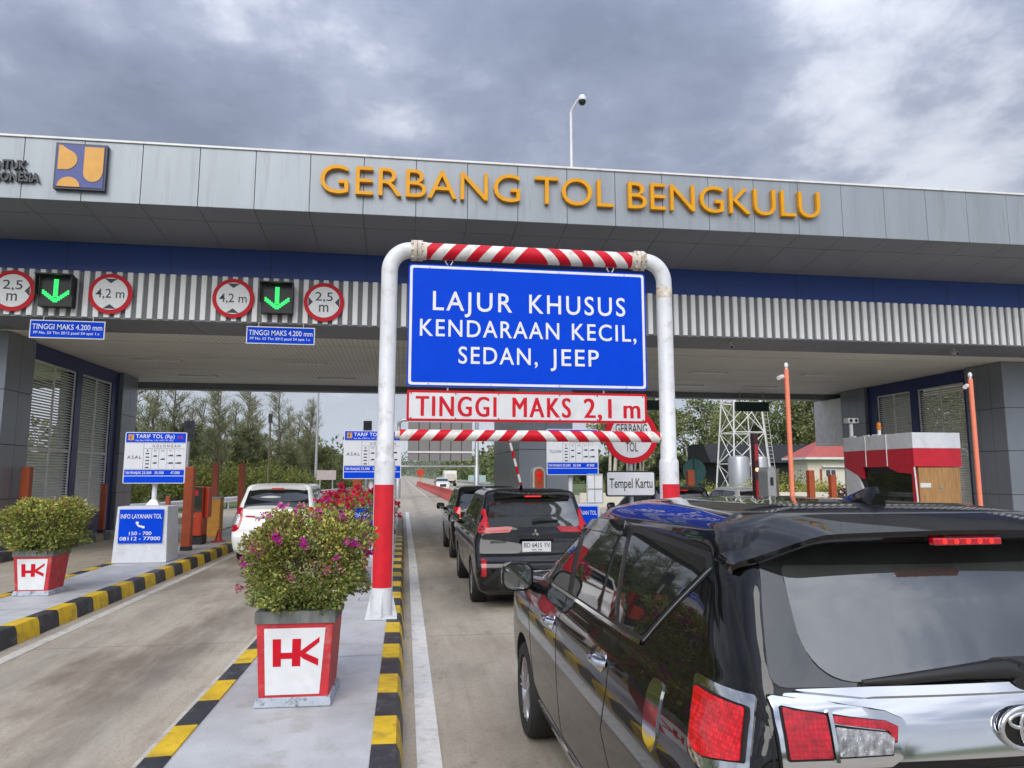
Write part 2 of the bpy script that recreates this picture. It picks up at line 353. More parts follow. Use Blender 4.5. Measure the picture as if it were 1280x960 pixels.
def text_mesh(s, spacing=1.0, offset=0.0, res=4):
    cu = bpy.data.curves.new("t", 'FONT'); cu.body = s; cu.space_character = spacing; cu.offset = offset; cu.resolution_u = res
    o = bpy.data.objects.new("t", cu); COL.objects.link(o)
    bpy.context.view_layer.update()
    dg = bpy.context.evaluated_depsgraph_get()
    me = bpy.data.meshes.new_from_object(o.evaluated_get(dg), depsgraph=dg)
    vs = [tuple(v.co) for v in me.vertices]; fs = [tuple(p.vertices) for p in me.polygons]
    bpy.data.objects.remove(o); bpy.data.curves.remove(cu); bpy.data.meshes.remove(me)
    return vs, fs
_cap = None
def lettering(mb, s, x0, x1, zbase, cap, y, spacing=1.0, offset=0.0, depth=0.0, res=4, slope=0.0):
    """text standing in the XZ plane facing -Y, fitted to x0..x1 with capital height cap; depth extrudes towards -Y"""
    global _cap
    if _cap is None:
        hv, _ = text_mesh("H"); _cap = max(v[1] for v in hv) - min(v[1] for v in hv)
    vs, fs = text_mesh(s, spacing, offset, res)
    xs = [v[0] for v in vs]; a, b = min(xs), max(xs)
    sx = (x1 - x0) / (b - a); sz = cap / _cap
    P = [(x0 + (v[0] - a) * sx, zbase + v[1] * sz) for v in vs]
    if depth <= 0:
        mb.add([(p[0], y, p[1] + slope * (p[0] - x0)) for p in P], fs); return
    n = len(P)
    ed = {}
    for f in fs:
        for i in range(len(f)):
            e = (f[i], f[(i + 1) % len(f)]); k = tuple(sorted(e))
            ed[k] = None if k in ed else e
    V = [(p[0], y - depth, p[1] + slope * (p[0] - x0)) for p in P] + [(p[0], y, p[1] + slope * (p[0] - x0)) for p in P]
    F = list(fs) + [(e[1], e[0], e[0] + n, e[1] + n) for e in ed.values() if e]
    mb.add(V, F)
def lettering_x(mb, s, y0, y1, zbase, cap, x, face=-1, **k):
    t = MB(); lettering(t, s, y0, y1, zbase, cap, 0.0, **k)
    mb.add([(x, (v[0] if face > 0 else y0 + y1 - v[0]), v[2]) for v in t.v], t.f)

def rpoly(pts, r, n=4):
    """round the corners of a 2D polygon; r one radius or a list"""
    out = []; N_ = len(pts)
    for i in range(N_):
        p = Vector(pts[i]); a = Vector(pts[i - 1]); b = Vector(pts[(i + 1) % N_])
        rr = r[i] if isinstance(r, (list, tuple)) else r
        u, v = (a - p), (b - p); lu, lv = u.length, v.length
        if rr <= 0 or lu < 1e-6 or lv < 1e-6: out.append(tuple(p)); continue
        u.normalize(); v.normalize()
        ang = math.acos(max(-1, min(1, u.dot(v)))); d = min(rr / max(1e-4, math.tan(ang / 2)), lu * 0.49, lv * 0.49)
        q0, q1 = p + u * d, p + v * d
        for k in range(n + 1):
            t = k / n
            out.append(tuple(q0 * (1 - t) ** 2 + p * 2 * t * (1 - t) + q1 * t ** 2))
    return out
def circle(cx, cz, r, n=40): return [(cx + r * math.cos(2 * math.pi * k / n), cz + r * math.sin(2 * math.pi * k / n)) for k in range(n)]

# ================================================================== SETTING
def road_material():
    m = bpy.data.materials.new("concrete road"); m.use_nodes = True
    t = m.node_tree; b = t.nodes["Principled BSDF"]; nn = t.nodes.new; ll = t.links.new
    c = nn("ShaderNodeTexCoord")
    def noi(scale, detail, rough, st, off=(0, 0, 0)):
        mp = nn("ShaderNodeMapping"); mp.inputs["Scale"].default_value = st; mp.inputs["Location"].default_value = off; ll(c.outputs["Object"], mp.inputs[0])
        n = nn("ShaderNodeTexNoise"); n.inputs["Scale"].default_value = scale; n.inputs["Detail"].default_value = detail; n.inputs["Roughness"].default_value = rough
        ll(mp.outputs[0], n.inputs["Vector"]); return n.outputs[0]
    def ma(op, a, bb=None, cc=None, clamp=False):
        n = nn("ShaderNodeMath"); n.operation = op; n.use_clamp = clamp
        for i, v in enumerate((a, bb, cc)):
            if v is None: continue
            if isinstance(v, (int, float)): n.inputs[i].default_value = v
            else: ll(v, n.inputs[i])
        return n.outputs[0]
    def mixc(f, a, col):
        n = nn("ShaderNodeMix"); n.data_type = 'RGBA'; ll(f, n.inputs[0]); ll(a, n.inputs[6]); n.inputs[7].default_value = (*col, 1); return n.outputs[2]
    def rng(v, a, bb, lo, hi):
        n = nn("ShaderNodeMapRange"); ll(v, n.inputs[0]); n.inputs[1].default_value = a; n.inputs[2].default_value = bb; n.inputs[3].default_value = lo; n.inputs[4].default_value = hi; return n.outputs[0]
    base = noi(0.9, 8, 0.6, (1, 0.5, 1))
    r = nn("ShaderNodeValToRGB"); ll(base, r.inputs[0])
    r.color_ramp.elements[0].position = 0.3; r.color_ramp.elements[0].color = (0.355, 0.305, 0.235, 1)
    r.color_ramp.elements[1].position = 0.7; r.color_ramp.elements[1].color = (0.48, 0.425, 0.34, 1)
    col = r.outputs[0]
    # brownish mud and wet marks, stretched along the lane
    mud = noi(0.75, 9, 0.68, (1.0, 0.30, 1), (3, 8, 0))
    sx0 = nn("ShaderNodeSeparateXYZ"); ll(c.outputs["Object"], sx0.inputs[0])
    lane = ma('SUBTRACT', 1.25, ma('DIVIDE', ma('ABSOLUTE', ma('SUBTRACT', sx0.outputs[0], -2.9)), 1.6), clamp=True)
    col = mixc(ma('MULTIPLY', rng(mud, 0.47, 0.62, 0, 0.85), ma('ADD', ma('MULTIPLY', lane, 0.75), 0.25)), col, (0.170, 0.125, 0.088))
    vor = nn("ShaderNodeTexVoronoi"); vor.inputs["Scale"].default_value = 2.2; ll(c.outputs["Object"], vor.inputs["Vector"])
    col = mixc(rng(vor.outputs["Distance"], 0.03, 0.07, 0.55, 0.0), col, (0.10, 0.085, 0.07))
    mud2 = noi(3.5, 9, 0.72, (1.0, 0.45, 1), (1, 2, 0))
    col = mixc(rng(mud2, 0.50, 0.68, 0, 0.45), col, (0.19, 0.155, 0.115))
    sx = nn("ShaderNodeSeparateXYZ"); ll(c.outputs["Object"], sx.inputs[0])
    # darker wheel tracks within each lane
    def track(x0, wd):
        d = ma('ABSOLUTE', ma('SUBTRACT', sx.outputs[0], x0)); return ma('SUBTRACT', 1.0, ma('DIVIDE', d, wd), clamp=True)
    tr = track(-3.55, 0.45)
    for x0 in (-2.25, 0.95, 2.35): tr = ma('MAXIMUM', tr, track(x0, 0.42))
    tr = ma('MULTIPLY', tr, rng(noi(1.3, 7, 0.6, (1, 0.15, 1)), 0.35, 0.7, 0.05, 0.65))
    col = mixc(tr, col, (0.13, 0.115, 0.10))
    fine = noi(55, 6, 0.7, (1, 0.35, 1))
    col = mixc(rng(fine, 0.48, 0.72, 0, 0.55), col, (0.17, 0.145, 0.115))
    streak = noi(5.0, 8, 0.7, (2.2, 0.10, 1), (7, 3, 0))
    col = mixc(rng(streak, 0.50, 0.75, 0, 0.40), col, (0.20, 0.165, 0.125))
    pale = noi(2.4, 8, 0.7, (1.4, 0.22, 1), (2, 9, 0))
    col = mixc(rng(pale, 0.52, 0.72, 0, 0.35), col, (0.50, 0.47, 0.41))
    # tined grooves across the lane and saw-cut joints
    ys = sx.outputs[1]
    fr = ma('FRACT', ma('DIVIDE', ma('ADD', ys, 51.15), 5.0))
    j = ma('LESS_THAN', ma('ABSOLUTE', ma('SUBTRACT', fr, 0.0)), 0.0026)
    col = mixc(ma('MULTIPLY', j, 0.8), col, (0.07, 0.065, 0.06))
    ll(col, b.inputs["Base Color"]); b.inputs["Roughness"].default_value = 0.72
    ll(rng(mud, 0.5, 0.72, 0.78, 0.45), b.inputs["Roughness"])
    wv = nn("ShaderNodeTexWave"); wv.bands_direction = 'Y'; wv.inputs["Scale"].default_value = 12; wv.inputs["Distortion"].default_value = 1.0
    ll(c.outputs["Object"], wv.inputs["Vector"])
    hgt = ma('ADD', ma('MULTIPLY', wv.outputs["Fac"], 0.25), fine)
    bp = nn("ShaderNodeBump"); bp.inputs["Strength"].default_value = 0.35; bp.inputs["Distance"].default_value = 0.006; ll(hgt, bp.inputs["Height"]); ll(bp.outputs[0], b.inputs["Normal"])
    return m
M['road'] = road_material()
M['island'] = pm('painted island concrete', (0.45, 0.455, 0.46), 0.6, var=0.14, scale=2.6, bump=0.35, bscale=60, dirt=(0.31, 0.285, 0.235), dirt_amt=0.8, dirt_scale=3.2)

g = MB(); n_ = 40
# ground: one sheet to the horizon, finer near the gate
xs = [-6000, -3000, -1200, -500, -250, -120, -60, -40, -20, 0, 20, 40, 60, 120, 250, 500, 1200, 3000, 6000]
vs = [(x, y, -0.012) for y in xs for x in xs]
k = len(xs)
g.add(vs, [(j * k + i, j * k + i + 1, (j + 1) * k + i + 1, (j + 1) * k + i) for j in range(k - 1) for i in range(k - 1)])
struct(g.build("ground", M['grass']))

g = MB()
g.add([(-11, -60, 0), (26, -60, 0), (26, 38, 0), (-11, 38, 0)], [(0, 1, 2, 3)])                  # toll plaza
g.add([(-11, 38, 0), (26, 38, 0), (14.5, 75, 0), (-2.2, 75, 0)], [(0, 1, 2, 3)])                 # taper
g.add([(-2.2, 75, 0), (14.5, 75, 0), (14.5, 3000, 0), (-2.2, 3000, 0)], [(0, 1, 2, 3)])          # carriageway beyond
struct(g.build("road", M['road'], nofix=True))

# painted lane edge lines (sheets 4 mm above the concrete)
g = MB()
def strip(g, pts, wd, z=0.004):
    vs = []; 
    for i, (x, y) in enumerate(pts):
        vs += [(x - wd / 2, y, z), (x + wd / 2, y, z)]
    g.add(vs, [(2 * i, 2 * i + 1, 2 * i + 3, 2 * i + 2) for i in range(len(pts) - 1)])
strip(g, [(0.205, -10), (0.215, 5), (0.262, 17), (0.27, 38)], 0.165)
strip(g, [(2.72, -10), (2.72, 38)], 0.15)
struct(g.build("lane_line", M['line_white'], nofix=True))
g = MB()
strip(g, [(-4.08, -6), (-4.05, 9), (-3.95, 19), (-3.93, 32)], 0.14)
strip(g, [(-1.66, -6), (-1.66, 5), (-1.60, 12), (-1.60, 32)], 0.13)
strip(g, [(-5.82, -6), (-5.82, 32)], 0.12)
strip(g, [(-1.6, 38), (-1.6, 600)], 0.2); strip(g, [(2.2, 60), (1.95, 130), (1.95, 900)], 0.2); strip(g, [(5.0, 75), (5.0, 900)], 0.2); strip(g, [(13.8, 75), (13.8, 900)], 0.2)
struct(g.build("worn_lane_line", M['line_faded'], nofix=True))

# traffic islands: painted concrete top inside a yellow and black kerb
def kerb_run(mb, line, side, y0, y1, phase, seam, h=0.2, wd=0.2):
    """line(y) = x of the foot of the kerb; side +1: road lies towards +x"""
    y = y0
    while y < y1 - 1e-6:
        kidx = math.floor((y - phase) / seam + 1e-6)
        ye = min(phase + (kidx + 1) * seam, y1)
        mb.mi = (0 if kidx % 2 == 0 else 1) + (2 if y > 20.5 else 0)
        jit = rnd.uniform(-0.004, 0.004)
        def prof(yy):
            x = line(yy)
            return [(x + jit, 0.0), (x + jit - side * 0.022, h - 0.045), (x + jit - side * 0.045, h + jit * 0.5), (x - side * wd, h + jit * 0.5 + 0.003), (x - side * wd, 0.0)]
        a = [(p[0], y + 0.003, p[1]) for p in prof(y)]; b = [(p[0], ye - 0.003, p[1]) for p in prof(ye)]
        mb.add(a + b, [(i, i + 1, i + 6, i + 5) for i in range(4)] + [(0, 1, 2, 3, 4), (9, 8, 7, 6, 5)])
        y = ye
kerbm = [M['kerb_yellow'], M['kerb_black'], M['kerb_faded'], M['kerb_fadedk']]
def island(xl, xr, y0, y1, phl, phr, seam=0.5, seamr=0.55):
    lx = xl if callable(xl) else (lambda y, v=xl: v); rx = xr if callable(xr) else (lambda y, v=xr: v)
    kb = MB()
    kerb_run(kb, lx, -1, y0, y1, phl, seam); kerb_run(kb, rx, 1, y0, y1, phr, seamr)
    for yy, s in ((y0, -1), (y1, 1)):
        kb.mi = 1; kb.box(lx(yy) + 0.2, rx(yy) - 0.2, min(yy, yy - s * 0.2), max(yy, yy - s * 0.2), 0, 0.2)
    struct(kb.build("kerb", kerbm, bevel=0.0, smooth=25))
    t = MB(); nseg = 24
    vs = []
    for i in range(nseg + 1):
        yy = y0 + 0.19 + (y1 - y0 - 0.38) * i / nseg
        vs += [(lx(yy) + 0.195, yy, 0.192), (rx(yy) - 0.195, yy, 0.192)]
    t.add(vs, [(2 * i, 2 * i + 1, 2 * i + 3, 2 * i + 2) for i in range(nseg)])
    struct(t.build("island_pavement", M['island'], nofix=True))
    jt = MB(); yy = y0 + 1.9
    while yy < y1 - 1:
        jt.add([(lx(yy) + 0.2, yy, 0.1965), (rx(yy) - 0.2, yy, 0.1965), (rx(yy) - 0.2, yy + 0.008, 0.1965), (lx(yy) + 0.2, yy + 0.008, 0.1965)], [(0, 1, 2, 3)]); yy += 3.1
    struct(jt.build("pavement_joint", M['rim_grey'], nofix=True))
island(-5.72, lambda y: -4.285 + 0.0115 * max(0, min(19, y) - 8.8), -4, 31, 9.15, 9.15, 0.5, 0.5)
island(lambda y: -1.56 + 0.012 * max(0, min(14, y) - 5), lambda y: 0.037 + 0.0022 * max(0, min(20, y) - 5), -4, 31, 4.87, 4.87, 0.55, 0.55)
island(2.98, 5.0, 2, 31, 4.87, 4.87)
island(7.9, 9.75, 2, 31, 4.87, 4.87)
island(12.3, 14.0, 2, 31, 4.87, 4.87)
island(-10.9, -8.62, 6, 31, 9.15, 9.15)
island(17.0, 19.4, 6, 31, 9.15, 9.15)

# ================================================================== TOLL GATE
XG0, XG1 = -13.0, 22.0
YF, YB, YE = 14.0, 16.0, 27.0
def zf(x, z): return z + 0.0075 * (x - 3.0)
def zs(x, y): t = (y - 14.0) / 2.0; return zf(x, 7.096) * (1 - t) + 6.845 * t
gate = thing("toll_gate", (4.2, 21.0, 0.0), "wide grey toll gate canopy with yellow raised letters and navy band spanning all the lanes", "toll gate")
pw = 1.045
x_joint = -5.06
xs_j = []
x = x_joint
while x > XG0: x -= pw
while x < XG1: xs_j.append(x); x += pw
xs_j.append(x)
fa = MB(); so = MB(); back = MB()
for a, b in zip(xs_j[:-1], xs_j[1:]):
    a0, b0 = a + 0.005, b - 0.005
    zt, zb_ = 8.30, 7.10
    vs = [(a0, YF, zf(a0, zb_)), (b0, YF, zf(b0, zb_)), (b0, YF, zf(b0, zt)), (a0, YF, zf(a0, zt))]
    vs += [(v[0], YF + 0.05, v[2]) for v in vs]
    fa.add(vs, [(0, 1, 2, 3), (4, 7, 6, 5), (0, 4, 5, 1), (1, 5, 6, 2), (2, 6, 7, 3), (3, 7, 4, 0)])
    # sloping soffit in three rows
    rows = [YF + 0.02, YF + 0.62, YF + 1.985]
    for ya, yb in zip(rows[:-1], rows[1:]):
        ya2, yb2 = ya + 0.008, yb - 0.008
        q = [(a0, ya2, zs(a0, ya2)), (b0, ya2, zs(b0, ya2)), (b0, yb2, zs(b0, yb2)), (a0, yb2, zs(a0, yb2))]
        so.add(q + [(v[0], v[1], v[2] + 0.03) for v in q], [(0, 1, 2, 3), (4, 7, 6, 5), (0, 4, 5, 1), (1, 5, 6, 2), (2, 6, 7, 3), (3, 7, 4, 0)])
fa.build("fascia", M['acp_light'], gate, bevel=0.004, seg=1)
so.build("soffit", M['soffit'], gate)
bk = MB()
bk.add([(XG0, YF + 0.03, zf(XG0, 7.13)), (XG1 + 1, YF + 0.03, zf(XG1, 7.13)), (XG1 + 1, YF + 0.03, zf(XG1, 8.28)), (XG0, YF + 0.03, zf(XG0, 8.28))], [(0, 1, 2, 3)])
for a_, b_ in zip(xs_j[:-1], xs_j[1:]):
    bk.add([(a_, YF + 0.05, zs(a_, YF + 0.05) + 0.034), (b_, YF + 0.05, zs(b_, YF + 0.05) + 0.034), (b_, YB, zs(b_, YB) + 0.034), (a_, YB, zs(a_, YB) + 0.034)], [(0, 1, 2, 3)])
bk.build("panel_backing", M['seam_soft'], gate, nofix=True)
cp = MB()
cp.add([(XG0, YF - 0.03, zf(XG0, 8.30)), (XG1 + 1, YF - 0.03, zf(XG1 + 1, 8.30)), (XG1 + 1, YF + 0.5, zf(XG1 + 1, 8.30)), (XG0, YF + 0.5, zf(XG0, 8.30)),
        (XG0, YF - 0.03, zf(XG0, 8.34)), (XG1 + 1, YF - 0.03, zf(XG1 + 1, 8.34)), (XG1 + 1, YF + 0.5, zf(XG1 + 1, 8.34)), (XG0, YF + 0.5, zf(XG0, 8.34))],
       [(0, 1, 2, 3), (4, 7, 6, 5), (0, 4, 5, 1), (1, 5, 6, 2), (2, 6, 7, 3), (3, 7, 4, 0)])
cp.build("coping", M['white_paint'], gate)
rf = MB(); rf.box(XG0, XG1, YF + 0.5, YE + 0.6, 7.55, 7.75); rf.build("roof", M['grey_metal'], gate)
bb = MB(); bb.box(XG0, XG1, YB, YB + 0.2, 6.20, 6.86)
bb.build("blue_band", M['band_blue'], gate)
bs = MB()
for x in xs_j[::2]: bs.box(x - 0.006, x + 0.006, YB - 0.003, YB + 0.01, 6.205, 6.855)
bs.build("band_joint", M['seam'], gate)
# corrugated band: white ribs over a grey recess
rb = MB(); x = XG0
while x < XG1:
    p = [(x, YB - 0.02), (x + 0.008, YB - 0.058), (x + 0.112, YB - 0.058), (x + 0.12, YB - 0.02)]
    rb.prism(p, 5.22, 6.21, 'z'); x += 0.215
rb.build("corrugated_band", M['corr_white'], gate)
rc = MB(); rc.box(XG0, XG1, YB - 0.02, YB + 0.15, 5.215, 6.197); rc.build("band_recess", M['corr_grey'], gate)

def ceiling_material():
    m = pm('perforated ceiling', (0.80, 0.785, 0.735), 0.6, var=0.05, scale=0.6, dirt=(0.66, 0.635, 0.58), dirt_amt=0.4, dirt_scale=0.8)
    t = m.node_tree; b = t.nodes["Principled BSDF"]; nn = t.nodes.new; ll = t.links.new
    src = b.inputs["Base Color"].links[0].from_socket
    c = nn("ShaderNodeTexCoord"); sx = nn("ShaderNodeSeparateXYZ"); ll(c.outputs["Object"], sx.inputs[0])
    def ma(op, a, bb=None):
        n = nn("ShaderNodeMath"); n.operation = op
        for i, v in enumerate((a, bb)):
            if v is None: continue
            if isinstance(v, (int, float)): n.inputs[i].default_value = v
            else: ll(v, n.inputs[i])
        return n.outputs[0]
    f1 = ma('LESS_THAN', ma('FRACT', ma('MULTIPLY', sx.outputs[0], 8.0)), 0.16)          # strip joints along the lanes
    f2 = ma('LESS_THAN', ma('FRACT', ma('MULTIPLY', sx.outputs[1], 0.42)), 0.012)        # cross joints
    f = ma('MAXIMUM', ma('MULTIPLY', f1, 0.38), ma('MULTIPLY', f2, 0.8))
    mx_ = nn("ShaderNodeMix"); mx_.data_type = 'RGBA'; ll(f, mx_.inputs[0]); ll(src, mx_.inputs[6]); mx_.inputs[7].default_value = (0.10, 0.095, 0.09, 1)
    ll(mx_.outputs[2], b.inputs["Base Color"])
    return m
ce = MB(); ce.box(XG0, XG1, YB + 1.55, YE, 5.20, 5.26); ce.build("ceiling", ceiling_material(), gate)
ce = MB(); x = XG0
while x < XG1:
    ce.box(x + 0.006, x + pw * 2 - 0.006, YB - 0.02, YB + 1.54, 5.195, 5.214 ); x += pw * 2
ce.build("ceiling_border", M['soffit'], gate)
ce = MB(); ce.box(XG0, XG1, YB + 0.15, YE - 0.1, 5.30, 5.33); ce.build("ceiling_backing", M['seam'], gate)
ce = MB(); ce.box(XG0, XG1, YE + 0.004, YE + 0.5, 4.98, 7.55); ce.build("rear_beam", M['soffit'], gate)
# columns clad in seamed panels
def column(x0, x1, y0, y1, z1=5.19, parent=gate, name="column", rows=(0.2, 1.35, 2.6, 3.85, 5.19)):
    c = MB(); inn = MB()
    inn.box(x0 + 0.02, x1 - 0.02, y0 + 0.02, y1 - 0.02, 0.19, z1)
    nx = max(1, round((x1 - x0) / 0.9)); ny = max(1, round((y1 - y0) / 0.55))
    for za, zb2 in zip(rows[:-1], rows[1:]):
        za2, zb3 = za + 0.008, min(zb2, z1) - 0.008
        for i in range(nx):
            a, b = x0 + (x1 - x0) * i / nx + 0.006, x0 + (x1 - x0) * (i + 1) / nx - 0.006
            c.box(a, b, y0, y0 + 0.018, za2, zb3); c.box(a, b, y1 - 0.018, y1, za2, zb3)
        for i in range(ny):
            a, b = y0 + (y1 - y0) * i / ny + 0.006, y0 + (y1 - y0) * (i + 1) / ny - 0.006
            if i == 0: a = y0 + 0.021
            if i == ny - 1: b = y1 - 0.021
            c.box(x0, x0 + 0.018, a, b, za2, zb3); c.box(x1 - 0.018, x1, a, b, za2, zb3)
    o = c.build(name, M['acp_col'], parent)
    inn.build("column_core", M['seam'], o)
    return o
column(-10.9, -9.0, 17.7, 18.95)
column(-10.9, -9.0, 24.6, 25.9)
column(17.2, 19.3, 18.2, 19.6)
column(17.2, 19.3, 24.5, 26.0)
column(3.12, 4.62, 19.2, 24.6)
# louvred screens between the side columns
def louvre_wall(xw, y0, y1, face):
    sd_ = face
    fr = MB(); fr.box(xw - 0.12, xw + 0.12, y0, y1, 4.80, 5.19); fr.box(xw - 0.12, xw + 0.12, y0, y1, 0.19, 0.85)
    ys = [y0, (y0 + y1) / 2 - 0.18, (y0 + y1) / 2 + 0.18, y1]
    fr.box(xw - 0.12, xw + 0.12, y0, y0 + 0.22, 0.85, 4.80); fr.box(xw - 0.12, xw + 0.12, y1 - 0.5, y1, 0.85, 4.80); fr.box(xw - 0.12, xw + 0.12, ys[1], ys[2], 0.85, 4.80)
    scr = fr.build("screen_frame", M['frame_blue'], gate)
    for a, b in ((y0 + 0.22, ys[1]), (ys[2], y1 - 0.5)):
        lv = MB(); z = 0.93
        while z < 4.74:
            lv.prism([(xw - 0.06, z), (xw + 0.055, z - 0.052), (xw + 0.055, z - 0.036), (xw - 0.06, z + 0.016)] if face > 0 else
                     [(xw + 0.06, z), (xw - 0.055, z - 0.055), (xw - 0.055, z - 0.043), (xw + 0.06, z + 0.012)], a + 0.03, b - 0.03, 'y'); z += 0.074
        lo = lv.build("louvre", M['louvre'], scr)
        fm = MB(); xf = xw + 0.07 * face
        mid = (a + b) / 2
        for c in (a + 0.02, mid, b - 0.02): fm.box(xf - 0.018, xf + 0.018, c - 0.025, c + 0.025, 0.86, 4.79)
        for z in (0.88, 2.55, 4.77): fm.box(xf - 0.015, xf + 0.015, a + 0.045, mid - 0.025, z - 0.025, z + 0.025); fm.box(xf - 0.015, xf + 0.015, mid + 0.025, b - 0.045, z - 0.025, z + 0.025)
        fm.build("louvre_frame", M['white_paint'], scr)
louvre_wall(-9.25, 18.95, 24.6, 1)
louvre_wall(17.45, 19.6, 24.5, -1)
wp = MB(); wp.box(17.28, 19.0, 26.02, 28.0, 3.12, 4.975); wp.build("hanging_panel", M['white_paint'], gate)
# big raised letters
for wd, x0, x1, zz in (("GERBANG", -1.72, 2.29, 7.435), ("TOL", 2.60, 4.28, 7.465), ("BENGKULU", 4.60, 8.98, 7.475)):
    lt = MB(); lettering(lt, wd, x0, x1, zz, 0.585, YF - 0.02, offset=-0.005, depth=0.09, slope=0.0075); lt.build("raised_letters", M['yellow_letter'], gate)
lt = MB()
lettering(lt, "UNTUK", -7.70, -7.06, 7.565, 0.165, YF - 0.02, offset=0.03, depth=0.05, slope=0.0075)
lettering(lt, "INDONESIA", -7.82, -6.82, 7.33, 0.165, YF - 0.02, offset=0.03, depth=0.05, slope=0.0075)
lt.build("dark_letters", M['letter_dark'], gate)
# the ministry emblem: yellow shapes set in a blue square
ex, ez, es = -6.56, 7.22, 0.90
lg = MB(); lg.box(ex, ex + es, YF - 0.10, YF - 0.012, ez, ez + es); lgo = lg.build("emblem", M['logo_navy'], gate)
lg = MB(); lg.box(ex + 0.035, ex + es - 0.035, YF - 0.112, YF - 0.10, ez + 0.035, ez + es - 0.035); lg.build("emblem_field", M['logo_blue'], lgo)
lg = MB()
def sc_(pts): return [(ex + a * es, ez + b * es) for a, b in pts]
Dp = [(0.07, 0.41), (0.20, 0.41)] + [(0.20 + 0.24 * math.cos(R(t)), 0.63 + 0.22 * math.sin(R(t))) for t in range(-90, 71, 10)] + [(0.18, 0.90), (0.13, 0.94), (0.07, 0.94)]
lg.prism(sc_(Dp), YF - 0.122, YF - 0.112)
Up = [(0.57, 0.93), (0.57, 0.38)] + [(0.755 + 0.185 * math.cos(R(t)), 0.37 + 0.20 * math.sin(R(t))) for t in range(180, 350, 10)] + [(0.95, 0.40), (0.95, 0.93)]
lg.prism(sc_(Up), YF - 0.122, YF - 0.112)
Hp = [(0.30 + 0.22 * math.cos(R(t)), 0.045 + 0.21 * math.sin(R(t))) for t in range(0, 181, 10)]
lg.prism(sc_(Hp), YF - 0.122, YF - 0.112)
lg.build("emblem_shape", M['logo_yellow'], lgo)
# ceiling lights
def ceiling_light(x, y, label):
    t = thing("ceiling_light", (x, y, 5.2), label, "ceiling light", "flat ceiling lights under the canopy")
    a = MB(); a.box(x - 0.62, x + 0.62, y - 0.17, y + 0.17, 5.165, 5.197); a.build("frame", M['white_paint'], t)
    a = MB(); a.box(x - 0.56, x + 0.56, y - 0.12, y + 0.12, 5.158, 5.163); a.build("diffuser", M['lamp_white'], t)
for i, (x, y) in enumerate([(-7.0, 21.6), (-2.9, 21.6), (-6.8, 24.9), (-2.3, 24.9), (6.2, 21.6), (9.7, 21.6), (6.6, 24.9), (10.3, 24.9), (13.6, 21.6), (13.2, 24.9)]):
    ceiling_light(x, y, ["front row ceiling light above the leftmost lane, near the left louvred screen", "front row ceiling light above the white car's lane", "rear row ceiling light above the leftmost lane", "rear row ceiling light above the white car's lane",
                         "front row ceiling light just right of the gantry's right post", "front row ceiling light behind the left salmon pole's top", "rear row ceiling light just right of the gantry's right post", "rear row ceiling light left of the hanging dark green matrix sign",
                         "front row ceiling light nearest the right louvred screen", "rear row ceiling light nearest the right louvred screen"][i])
# small cameras hanging under the ceiling edge
def bullet_camera(x, y, z, label):
    t = thing("security_camera", (x, y, z), label, "security camera", "bullet cameras below the canopy edge")
    a = MB(); a.cyl((x, y, z), (x, y, z - 0.10), 0.018, n=8); a.build("bracket", M['white_paint'], t, smooth=40)
    a = MB(); a.cyl((x + 0.06, y + 0.10, z - 0.10), (x - 0.05, y - 0.16, z - 0.17), 0.045, n=12); a.build("housing", M['white_paint'], t, smooth=40)
    a = MB(); a.cyl((x - 0.05, y - 0.161, z - 0.17), (x - 0.056, y - 0.178, z - 0.175), 0.038, n=12); a.build("lens", M['black'], t, smooth=40)
for x, lab in ((3.75, "small bullet camera under the canopy edge just right of the gantry pole"), (8.0, "small bullet camera under the canopy above the lane right of the black car"), (14.2, "small bullet camera under the canopy edge nearest the right end column")):
    bullet_camera(x, 16.45, 5.195, lab)

# ================================================================== OVERHEAD SIGNS
def overhead_round(x, z, kind, label):
    t = thing("round_sign", (x, 15.85, z), label, "road sign", "round limit signs on the corrugated band")
    r = 0.435
    a = MB(); a.cyl((x, 15.92, z), (x, 15.895, z), r, n=48); a.build("rim", M['sign_red'], t, smooth=40)
    a = MB(); a.cyl((x, 15.894, z), (x, 15.885, z), r * 0.80, n=48); f = a.build("face", M['sign_white'], t, smooth=40)
    k = MB(); yy = 15.882
    if kind == 'h':
        k.add([(x - 0.13, yy, z + 0.325), (x + 0.13, yy, z + 0.325), (x, yy, z + 0.225)], [(0, 1, 2)])
        k.add([(x - 0.13, yy, z - 0.325), (x + 0.13, yy, z - 0.325), (x, yy, z - 0.225)], [(0, 2, 1)])
        lettering(k, "4,2 m", x - 0.285, x + 0.285, z - 0.09, 0.19, yy, offset=0.004)
    else:
        k.add([(x - 0.335, yy, z + 0.11), (x - 0.335, yy, z - 0.11), (x - 0.235, yy, z)], [(0, 1, 2)])
        k.add([(x + 0.335, yy, z + 0.11), (x + 0.335, yy, z - 0.11), (x + 0.235, yy, z)], [(0, 2, 1)])
        lettering(k, "2,5", x - 0.19, x + 0.19, z + 0.03, 0.19, yy, offset=0.004)
        lettering(k, "m", x - 0.10, x + 0.10, z - 0.22, 0.235, yy, offset=0.004)
    k.build("lettering", M['ink'], f, nofix=True)
    a = MB()
    for dx in (-0.25, 0.25): a.box(x + dx - 0.02, x + dx + 0.02, 15.92, 15.93, z - 0.3, z + 0.3)
    a.build("bracket", M['steel'], t)
overhead_round(-8.10, 5.715, 'w', "leftmost round 2,5 m width limit sign, cut by the photo edge")
overhead_round(-6.20, 5.72, 'h', "round 4,2 m height limit sign just right of the leftmost green arrow signal")
overhead_round(-3.71, 5.715, 'h', "round 4,2 m height limit sign just left of the second green arrow signal")
overhead_round(-1.79, 5.70, 'w', "round 2,5 m width limit sign right of the second green arrow signal")
